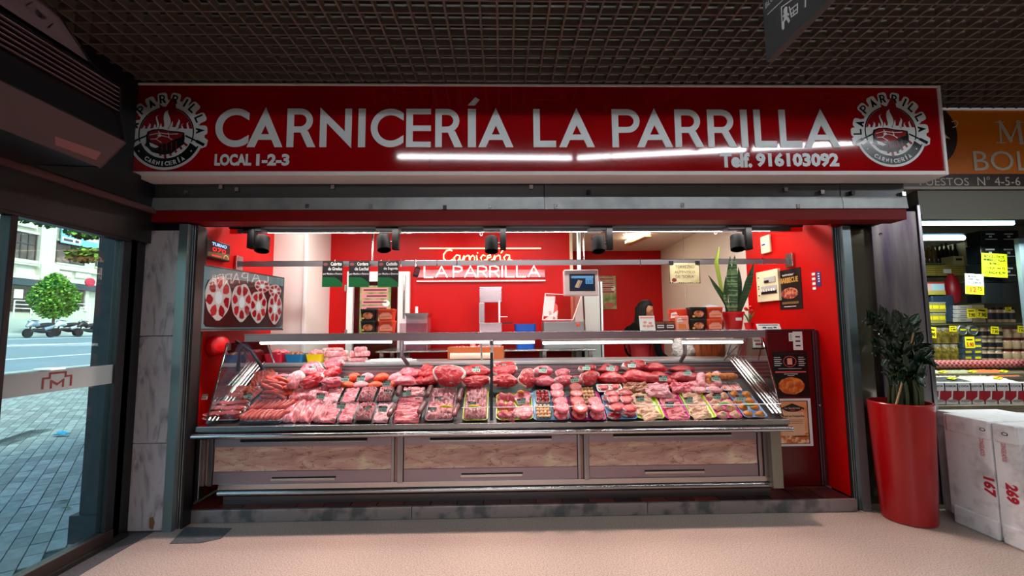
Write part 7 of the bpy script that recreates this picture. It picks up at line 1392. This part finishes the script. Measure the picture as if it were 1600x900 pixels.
for r in range(4):
    for c in range(2): sb('stacked_tin', f'blue and yellow tin under the round tins, {("left", "right")[c]} column, {("top", "second", "third", "bottom")[r]} one', 'tin', 1505 + c * 15, 526 + r * 9.2, 1519.5 + c * 15, 535 + r * 9.2, 4.74, .08, blt, 'blue and yellow tins', prints=((.25, .2, .85, .6, yel),))
for r in range(3):
    for c in range(3): jar(f'{("top", "middle", "bottom")[r]} row jar of pale paste with a dark label, {("left", "middle", "right")[c]} one', f'dark label jars row {r}', 1535 + c * 12, 511 + r * 17.5, 1546.5 + c * 12, 528 + r * 17.5, 4.74, paj, lidg, dkj)
    for c in range(3): jar(f'{("top", "middle", "bottom")[r]} row pale jar with a burgundy lid, {("left", "middle", "right")[c]} one', f'burgundy lid jars row {r}', 1572 + c * 14, 511 + r * 17.5, 1585.5 + c * 14, 528 + r * 17.5, 4.74, paj, lidr)
for c in range(4): jar(('first', 'second', 'third', 'fourth', 'fifth', 'sixth', 'seventh', 'eighth', 'ninth')[c] + ' dark labelled jar from the left on the upper stall shelf', 'upper dark label jars', 1546 + c * 11, 479, 1556.5 + c * 11, 504, 4.93, paj, black, dkj)
# counter: gingham roll, produce trays, cartons
a, b = at(1454, 569, y=4.45), at(1640, 569, y=4.45)
gm_ = bpy.data.materials.new('red_gingham'); gm_.use_nodes = True; n = gm_.node_tree.nodes; l = gm_.node_tree.links; ck = n.new('ShaderNodeTexChecker'); ck.inputs['Scale'].default_value = 42; ck.inputs[1].default_value = lin((190, 120, 116)) + (1,); ck.inputs[2].default_value = lin((120, 40, 44)) + (1,); tc = n.new('ShaderNodeTexCoord'); l.new(tc.outputs['Object'], ck.inputs[0]); l.new(ck.outputs[0], n['Principled BSDF'].inputs[0])
tag(MB().tube([(a.x, 4.45, a.z), ((a.x + b.x) / 2, 4.45, a.z - .004), (b.x, 4.45, a.z)], .043, gm_, 16).build('gingham_roll', smooth=60), 'rolled red and white gingham cloth edge behind the produce trays', 'cloth')
zt3 = at(1540, 597, y=3.98).z
tag(MB().box(3.45, 7.5, 3.965, 4.5, .0, zt3 - .09, olive).box(3.45, 7.5, 4.2, 4.5, zt3 - .09, at(1540, 577, y=4.4).z - .02, olive).build('stall_counter'), 'olive counter of the neighbouring stall', 'counter')
prod = [('pale green mixed nuts', 1456, 1500, M('nut_mix', (150, 158, 110), .5, var=(40, (214, 214, 180), .4, .6))), ('greenish beans', 1500, 1548, M('bean_mix', (120, 130, 90), .5, var=(44, (186, 186, 150), .4, .6))), ('orange dried fruit', 1548, 1600, M('orange_mix', (180, 84, 30), .5, var=(30, (206, 120, 60), .4, .6)))]
prod2 = [('black olives', 1456, 1530, M('black_mix', (40, 44, 46), .4, var=(30, (70, 74, 74), .4, .6))), ('white green mix', 1530, 1600, M('pale_mix', (180, 190, 160), .5, var=(30, (236, 240, 220), .4, .6)))]
for row, (P, Y0, Y1) in enumerate(((prod, 577, 588), (prod2, 588, 598))):
    for nm, X0, X1, mt in P:
        y0, y1 = (4.18, 4.4) if row == 0 else (3.95, 4.17); za = at(1540, Y1, y=y0).z; zb_ = at(1540, Y0, y=y1).z; xa1, xb1 = at(X0, Y1, y=y0).x, at(X1, Y1, y=y0).x
        o = thing('produce_tray', f'counter tray of {nm} in the neighbouring stall', 'tray', ((xa1 + xb1) / 2, (y0 + y1) / 2, za - .03)); e = MB(); e.add([(xa1, y0, za - .03), (xb1 - .01, y0, za - .03), (xb1 - .01, y1, zb_ - .03), (xa1, y1, zb_ - .03), (xa1, y0, za - .006), (xb1 - .01, y0, za - .006), (xb1 - .01, y1, zb_ - .006), (xa1, y1, zb_ - .006)], [(3, 2, 1, 0), (4, 5, 6, 7), (0, 1, 5, 4), (2, 3, 7, 6), (1, 2, 6, 5), (3, 0, 4, 7)], M('steel_tray', (150, 150, 146), .3, metal=.7)); e.build('tray_body', o)
        m_ = minc('contents', mt, X0 % 5); c = Vector(((xa1 + xb1 - .01) / 2, (y0 + y1) / 2, (za + zb_) / 2 - .006)); an = math.atan2(zb_ - za, y1 - y0); oo = put(m_, 'contents', WM[o.name].inverted() @ Matrix.Translation(c) @ Matrix.Rotation(an, 4, 'X') @ Matrix.Diagonal((xb1 - xa1 - .03, .2, .02, 1)), o); oo['kind'] = 'stuff'
        q = at((X0 + X1) / 2, Y0 + 5, y=(y0 + y1) / 2 - .03); put(MB().box(-.045, .045, -.025, .025, 0, .003, yel).box(-.03, .03, -.006, .004, .003, .0036, ink).mesh('price_tag'), 'price_tag', Matrix.Translation((q.x, (y0 + y1) / 2, (za + zb_) / 2 + .012)) @ Matrix.Rotation(an, 4, 'X') @ Matrix.Rotation(.5, 4, 'Z'), None, f'yellow price tag lying on the {nm}', 'price tag')
cw_ = M('carton_white', (206, 206, 204), .4); cr2 = M('carton_red', (150, 14, 34), .4)
for i in range(9):
    X0 = 1457 + i * 20.3; y = 3.86; a, b = at(X0, 632, y=y), at(X0 + 19.6, 598, y=y)
    o = thing('red_white_carton', ('first', 'second', 'third', 'fourth', 'fifth', 'sixth', 'seventh', 'eighth', 'ninth')[i] + ' red and white carton from the left on the stall counter front', 'carton', ((a.x + b.x) / 2, y + .03, a.z), group='red and white cartons'); MB().box(a.x, b.x, y, y + .07, a.z, b.z, cw_).build('carton', o, bevel=.002)
    f = Fr((a.x, y - .0005, a.z)); w, h = b.x - a.x, b.z - a.z; e = MB(); e.text(Fr(f.p(w * .12, h * .8, .0008)), 'COCA', w * .7, h * .09, ink, align='L', bold=.03)
    e.poly(f, [(0, h * .12), (w * .45, h * .36), (w * .5, h * .62), (0, h * .62)], 0, .001, cr2); e.poly(f, [(w * .5, h * .08), (w, h * .2), (w, h * .62), (w * .62, h * .62)], 0, .001, cr2); e.poly(f, [(w * p[0], h * p[1]) for p in ell(.5, .16, .36, .07, 12)], 0, .0012, M('carton_grey', (150, 140, 130), .5)); e.build('print', o)
tag(MB().box(3.55, 7.4, 3.82, 3.96, .7, at(1540, 633, y=3.82).z, M('carton_shelf', (120, 112, 92), .4)).build('carton_ledge'), 'narrow ledge carrying the red and white cartons', 'ledge')
# ================================================================ OUTSIDE, SEEN THROUGH THE GLASS DOOR
def gz(x): return -.03 + max(0, (-x - 4)) * .045
def gat(X, Y):
    d = ray(X, Y); lo_, hi_ = 1, 200
    for _ in range(50):
        m = (lo_ + hi_) / 2; p = CAMLOC + d * m
        if p.z > gz(p.x): lo_ = m
        else: hi_ = m
    return CAMLOC + d * lo_
def slope_sheet(e, x0, x1, y0, y1, dz, mat, t=.05):
    return e.add([(x0, y0, gz(x0) + dz), (x1, y0, gz(x1) + dz), (x1, y1, gz(x1) + dz), (x0, y1, gz(x0) + dz)] + [(x0, y0, gz(x0) + dz - t), (x1, y0, gz(x1) + dz - t), (x1, y1, gz(x1) + dz - t), (x0, y1, gz(x0) + dz - t)], [(0, 1, 2, 3), (7, 6, 5, 4), (0, 4, 5, 1), (1, 5, 6, 2), (2, 6, 7, 3), (3, 7, 4, 0)], mat)
joint = M('paving_joint', (74, 96, 98), .9)
pv = thing('pavement', None, None, (-4, 4, -.05)); pv['kind'] = 'structure'
b1 = MB(); slope_sheet(b1, -4, -2.8, -10, 60, -.012, joint, .3); slope_sheet(b1, -12.75, -4, -10, 60, -.012, joint, .3); b1.build('bedding', pv)
pm = [M('paving_%d' % i, c, .7, var=(14, c2, .3, .7)) for i, (c, c2) in enumerate((((152, 168, 164), (126, 142, 140)), ((166, 182, 178), (138, 154, 150)), ((138, 152, 150), (118, 132, 130))))]
sl = [MB().box(-.097, .097, -.047, .047, -.03, 0, m).mesh('paver') for m in pm]
ang = radians(-52); ca, sa = cos(ang), sin(ang); r_ = random.Random(1); cnt = 0; far = MB(); an_s = math.atan(.045)
for i in range(-70, 110):
    for k in range(-150, 150):
        u = i * .2; v = k * .1; x = -4.2 + u * ca - v * sa; y = 4.2 + u * sa + v * ca
        if not (-12.4 < x < -3.0): continue
        X_ = x; 
        q = CR.transposed() @ (Vector((x, y, gz(x))) - CAMLOC)
        if q.z > -.5: continue
        sx, sy = 800 + F * q.x / -q.z, 450 - F * q.y / -q.z
        if not (-30 < sx < 150 and 560 < sy < 930): continue
        tl = Matrix.Rotation(an_s if x < -4 else 0, 4, 'Y')
        if cnt < 296 and -q.z < 3.9:
            put(r_.choice(sl), 'paver', Matrix.Translation((x + 4, y - 4, gz(x) + .05 + r_.uniform(-.002, .002))) @ tl @ Matrix.Rotation(ang, 4, 'Z'), pv); cnt += 1
        else:
            mt = tl @ Matrix.Rotation(ang, 4, 'Z'); far.add([Vector((x, y, gz(x) + r_.uniform(-.001, .002))) + (mt @ Vector(c)) for c in ((-.097, -.047, 0), (.097, -.047, 0), (.097, .047, 0), (-.097, .047, 0))], [(0, 1, 2, 3)], r_.choice(pm))
far.build('far_pavers', pv, kind='stuff')
asph = M('blue_grey_asphalt', (104, 128, 140), .8, var=(30, (124, 148, 158), .3, .7))
struct(slope_sheet(slope_sheet(MB(), -30, -13, -10, 90, -.05, asph, .2), -13, -12.9, -10, 90, 0, M('kerb_stone', (176, 190, 188), .6), .3), 'road')
mk_ = M('road_paint', (214, 226, 228), .6); rm_ = MB()
for x, w in ((-16.6, .14), (-22.5, .14), (-27.5, .12)): slope_sheet(rm_, x - w, x, -10, 90, -.04, mk_, .01)
struct(rm_, 'road_marking')
struct(slope_sheet(MB(), -39, -30, -10, 90, .06, M('far_pavement', (170, 184, 180), .7), .4), 'far_pavement')
gr = MB()
for i in range(18):
    a = gat(0, 672); gr.box(-6.2 + i * .03 * 0, -6.2, 0, 0, 0, 0, blk) if False else None
c0, c1 = gat(-10, 697), gat(66, 672); dv = (c1 - c0); dn = Vector((-dv.y, dv.x, 0)).normalized() * .035; g_ = MB()
for i in range(7):
    o_ = dn * (i - 3); g_.add([c0 + o_ - dn * .3 + Vector((0, 0, .012)), c1 + o_ - dn * .3 + Vector((0, 0, .012)), c1 + o_ + dn * .3 + Vector((0, 0, .012)), c0 + o_ + dn * .3 + Vector((0, 0, .012))], [(0, 1, 2, 3)], M('drain_iron', (40, 50, 54), .6))
tag(g_.build('drain_grate'), 'dark slotted drain across the pavement outside', 'drain')
pl_l = M('litter_blue', (60, 160, 200), .4); q = gat(97, 682); tag(put(blobm('litter', pl_l, 3, .6, 2, flat=.1), 'plastic_wrapper', Matrix.Translation(q + Vector((0, 0, .03))) @ Matrix.Diagonal((.18, .1, .07, 1))), 'crumpled blue and white wrapper on the pavement', 'litter')
for i, (X, Y) in enumerate(((98, 785), (101, 796))): q = gat(X, Y); e = MB(); e.add([(-.05, 0, .004), (0, -.02, .02), (.05, .005, .008), (0, .02, .015), (.02, .03, .006)], [(0, 1, 2, 3), (3, 2, 4)], M('fallen_leaf', (110, 120, 84), .6)); put(e.mesh('leaf'), 'fallen_leaf', Matrix.Translation(q + Vector((0, 0, .004))), None, ('greenish fallen leaf on the pavement near the post, ' + ('farther' if i == 0 else 'nearer') + ' one'), 'leaf')
tag(MB().box(gat(63, 578).x, gat(63, 578).x + .5, gat(63, 578).y - .2, gat(63, 578).y + .2, gz(gat(63, 578).x), gz(gat(63, 578).x) + .05, wl2).build('white_box_lid', bevel=.01), 'small white flat object at the pavement edge', 'debris')
# ---- facade across the street: plane x = -36, read along y
XF = -36.0
fa = thing('apartment_building', 'pale stone building with grey windows across the street', 'building', (XF, 36, gz(-36)))
st1 = M('pale_facade_stone', (196, 198, 182), .7, var=(1.2, (186, 196, 186), .4, .7)); st2 = M('facade_moulding', (208, 210, 196), .6); gw = M('grey_window_glass', (70, 64, 62), .25, var=(.8, (104, 98, 94), .4, .6)); wfr = M('window_frame_dark', (60, 64, 68), .4); slate = M('slate_band', (62, 76, 84), .5)
def fp(X, Y): q = at(X, Y, x=XF); return q.y, q.z
MB().box(XF - 8, XF, 5, 90, gz(-36), 20, st1).build('wall', fa)
def fbx(name, X0, Y0, X1, Y1, d, mat, parent=fa, din=0, bv=0):
    (ya, za), (yb, zb_) = fp(X0, (Y0 + Y1) / 2), fp(X1, (Y0 + Y1) / 2); zt_ = fp((X0 + X1) / 2, Y0)[1]; zb2 = fp((X0 + X1) / 2, Y1)[1]
    return MB().box(XF - din, XF + d, min(ya, yb), max(ya, yb), zb2, zt_, mat).build(name, parent)
for X0, Y0, X1, Y1, nx in ((17, 364, 53.5, 406, 3), (87, 381, 131, 412, 2), (150, 392, 180, 418, 2)):
    w_ = fbx('window', X0, Y0, X1, Y1, .05, gw); 
    (ya, _), (yb, _) = fp(X0, 400), fp(X1, 400); z1, z0 = fp((X0 + X1) / 2, Y0)[1], fp((X0 + X1) / 2, Y1)[1]
    for i in range(nx + 1): y = ya + (yb - ya) * i / nx; MB().box(XF + .05, XF + .1, y - .04, y + .04, z0, z1, wfr).build('mullion', w_)
    for z in (z0, z0 + (z1 - z0) * .62, z1): MB().box(XF + .05, XF + .09, ya, yb, z - .04, z + .04, wfr).build('mullion', w_)
    MB().box(XF, XF + .25, ya - .12, yb + .12, z0 - .2, z0 - .06, st2).build('sill', w_); MB().box(XF, XF + .16, ya - .12, yb + .12, z1 + .06, z1 + .22, st2).build('lintel', w_)
fbx('pilaster', 58, 330, 82, 420, .3, st2); fbx('pilaster', -40, 330, 8, 420, .3, st2); fbx('pilaster_base', 55, 414, 84, 437, .45, st2); fbx('string_course', -60, 410, 200, 418, .22, st2); fbx('cornice', -60, 432, 200, 439, .35, st2); fbx('carved_panel', 22, 420, 50, 430, .12, st2); fbx('carved_panel', 88, 424, 110, 433, .12, st2); fbx('carved_panel', 116, 426, 140, 435, .12, st2); fbx('frieze', -60, 338, 56, 346, .2, st2); fbx('slate_band', -60, 440, 200, 449, .4, slate)
w_ = fbx('shop_window', 0, 446, 48, 487, .06, M('black_shop_glass', (24, 26, 30), .1, coat=.4)); fbx('poster_shape', 20, 452, 34, 466, .1, wl2); w_ = fbx('shop_window', 112, 450, 130, 480, .06, MATS['black_shop_glass']); fbx('post_strip', 48, 446, 52, 490, .12, st2); fbx('post_strip', 131, 450, 136, 486, .12, st2)
(ya, _), (yb, _) = fp(88, 370), fp(146, 385); cyb = thing('hanging_banner', 'cyan banner with white lettering high on the building across the street', 'banner', (XF + .4, (ya + yb) / 2, 8.4)); z1, z0 = fp(115, 350)[1], fp(115, 384)[1]
cy_ = M('cyan_banner', (120, 200, 220), .5); MB().box(XF + .35, XF + .4, ya, yb, z0, z1, cy_).build('sheet', cyb); f = Fr((XF + .401, ya, z0), (0, 1, 0)); w, h = yb - ya, z1 - z0; e = MB(); e.fbox(f, w * .02, w * .6, h * .72, h * .95, 0, .005, M('cyan_deep', (20, 170, 200), .5)); e.fbox(f, w * .02, w * .52, h * .06, h * .28, 0, .005, wl2); e.fbox(f, w * .06, w * .3, h * .1, h * .22, .005, .01, slate); e.fbox(f, w * .36, w * .46, h * .1, h * .22, .005, .01, slate); e.fbox(f, w * .66, w * .98, h * .3, h * .7, 0, .005, wl2); e.poly(f, ell(w * .8, h * .5, h * .13, h * .13, 12), .005, .01, slate); e.build('print', cyb)
q = at(140, 441, x=XF + 1.2); tag(MB().lathe(q, [(.36, 0), (.36, .1), (.3, .12)], M('crimson_sign', (190, 40, 70), .5), 20, (1, -.3, 0)).build('round_sign', smooth=40), 'round crimson shop sign on the building across the street', 'sign')
# steps and rail
stp = thing('stone_steps', 'pale stone steps in front of the building across the street', 'steps', (-33.5, 32, gz(-33.5)))
for i in range(6):
    z0 = gz(-33) + i * .17; MB().box(XF, -32.9 - i * .34, 20, 36.2, z0, z0 + .165, M('step_stone', (176, 190, 184), .6)).build('step', stp)
rl = thing('hand_rail', 'white hand rail above the stone steps across the street', 'railing', (-34.9, 34, gz(-34) + 1)); wr = M('white_rail', (226, 234, 234), .4)
xr_ = -34.95; ya, yb = at(22, 480, x=xr_).y, at(140, 480, x=xr_).y; z1, z0 = at(40, 470, x=xr_).z, at(40, 488, x=xr_).z
for t in (1.0, .66, .33): MB().tube([(xr_, ya, z0 + (z1 - z0) * t), (xr_, yb, z0 + (z1 - z0) * t)], .035, wr, 6).build('bar', rl)
for i in range(6): y = ya + (yb - ya) * i / 5; MB().tube([(xr_, y, z0 - .4), (xr_, y, z1)], .04, wr, 6).build('post', rl)
# trees
def leafy(name, label, c, R, n, mat, trunk=None, seed=0, ls=.16, sq=1.0):
    r = random.Random(seed); o = thing(name, label, 'tree', (c[0], c[1], trunk if trunk is not None else c[2])); e = MB()
    for i in range(n):
        while True:
            p = Vector((r.uniform(-1, 1), r.uniform(-1, 1), r.uniform(-1, 1)))
            if .25 < p.length < 1: break
        k = 1.0 if not sq < 1 else (1 - .62 * max(0, p.z)); p = Vector((p.x * R[0] * k, p.y * R[1] * k, p.z * R[2])); d = Vector((r.uniform(-1, 1), r.uniform(-1, 1), r.uniform(-.6, .4))).normalized(); s = ls * r.uniform(.6, 1.3); b = d.orthogonal().normalized() * s * .45
        q = Vector(c) + p; e.add([q, q + d * s * .5 + b, q + d * s, q + d * s * .5 - b], [(0, 1, 2, 3)], mat[r.randrange(len(mat))])
    f = e.build('foliage', o); 
    if trunk is not None: MB().tube([(c[0], c[1], trunk), (c[0], c[1], c[2] + R[2] * .4)], [.09, .04], M('bark', (90, 78, 66), .8), 8).build('trunk', o)
    return o
lf = [M('leaf_bright', (120, 176, 60), .5), M('leaf_mid', (78, 140, 50), .5), M('leaf_deep', (44, 96, 44), .5)]
q = at(98, 468, x=-29.5); top = at(100, 424, x=-29.5).z; bot = at(98, 497, x=-29.5).z
leafy('street_tree', 'small bright green conical tree behind the motorbikes', (-30.6, q.y * 1.02, (top + bot) / 2), (.9, 1.65, (top - bot) / 2), 7000, lf, gz(-30.6) + .06, 3, .17, .5)
dkl = [M('plane_leaf', (50, 100, 50), .5), M('plane_leaf_deep', (30, 70, 40), .5), M('leaf_bright')]
for i, (X, Y, w, h, x, n, nm) in enumerate(((34, 340, 13, 7, -9, 70, 'at the upper left corner of the door glass'), (75, 347, 12, 6, -9, 60, 'in the top middle of the door glass'), (133, 363, 20, 9, -9, 220, 'at the upper right of the door glass'), (132, 398, 18, 12, -9, 240, 'lower right, hanging before the window'))):
    c = at(X, Y, x=x); s = -x / (785 - X) ; leafy('leafy_branch', 'hanging leafy branch end ' + nm, (x, c.y, c.z), (.3, w * s, h * s * 1.0), n * 2, dkl, None, i + 7, .1)
    MB().tube([(x, c.y, c.z), (x - .1, c.y + .8, c.z + .35), (x - .1, c.y + 1.8, c.z + 1.2)], [.01, .02, .03], M('bark'), 6).build('twig', bpy.data.objects[[k for k in WM if k.startswith('leafy_branch')][-1]])
# motorbikes
mbk = M('motorbike_black', (28, 32, 36), .4); mby = M('motorbike_silver', (150, 170, 186), .3, metal=.5); tyre = M('tyre', (18, 18, 20), .8)
def bike(X, body, label, x=-28.6, s=1.0, flip=1):
    c = at(X, 519, x=x); z = gz(x) - .05 + .02; o = thing('motorbike', label, 'motorbike', (x, c.y, z))
    P = lambda y, zz, dx=0: (x + dx, c.y + y * s * flip, z + zz * s)
    for y in (-.68, .68): MB().lathe(P(y, .28), [(.16 * s, -.05), (.27 * s, -.055), (.27 * s, .055), (.16 * s, .05)], tyre, 18, (1, 0, 0)).build('wheel', o, smooth=40)
    MB().tube([P(-.68, .31), P(-.35, .45), P(.1, .4), P(.68, .31)], [.04, .1, .14, .05], mbk, 8).build('frame', o, smooth=60)
    MB().tube([P(-.62, .35), P(-.5, .75), P(-.38, 1.02)], [.05, .04, .03], mbk, 8).build('fork', o, smooth=60)
    MB().tube([P(-.78, .66), P(-.55, .85), P(-.3, .82), P(-.05, .7)], [.06, .2, .18, .08], body, 10).build('front_fairing', o, smooth=60)
    MB().tube([P(-.2, .68), P(.1, .74), P(.5, .8), P(.85, .86)], [.12, .14, .12, .04], mbk, 8).build('seat', o, smooth=60); MB().tube([P(.2, .5), P(.6, .62), P(.9, .74)], [.12, .14, .03], body, 8).build('tail_fairing', o, smooth=60)
    MB().tube([P(-.42, 1.0, -.32), P(-.36, 1.04), P(-.42, 1.0, .32)], .025, mbk, 6).build('handlebar', o); MB().tube([P(-.62, .95, -.02), P(-.5, 1.15)], [.1, .03], M('windscreen', (120, 150, 160), .1), 6).build('windscreen', o)
bike(62, mby, 'silver fronted motorbike, leftmost of those across the street', x=-28.1); bike(104, M('motorbike_white', (200, 214, 222), .3), 'white fronted motorbike in the middle of the row across the street', x=-28.95); bike(138, mbk, 'black motorbike partly behind the door post', x=-28.1)
bl = thing('low_planter', 'pale low planter wall behind the motorbikes', 'planter', (-31, 40, gz(-31))); MB().box(-31.4, -31.1, 37, 44, gz(-31) + .06, gz(-31) + .5, st2).build('kerb_wall', bl)
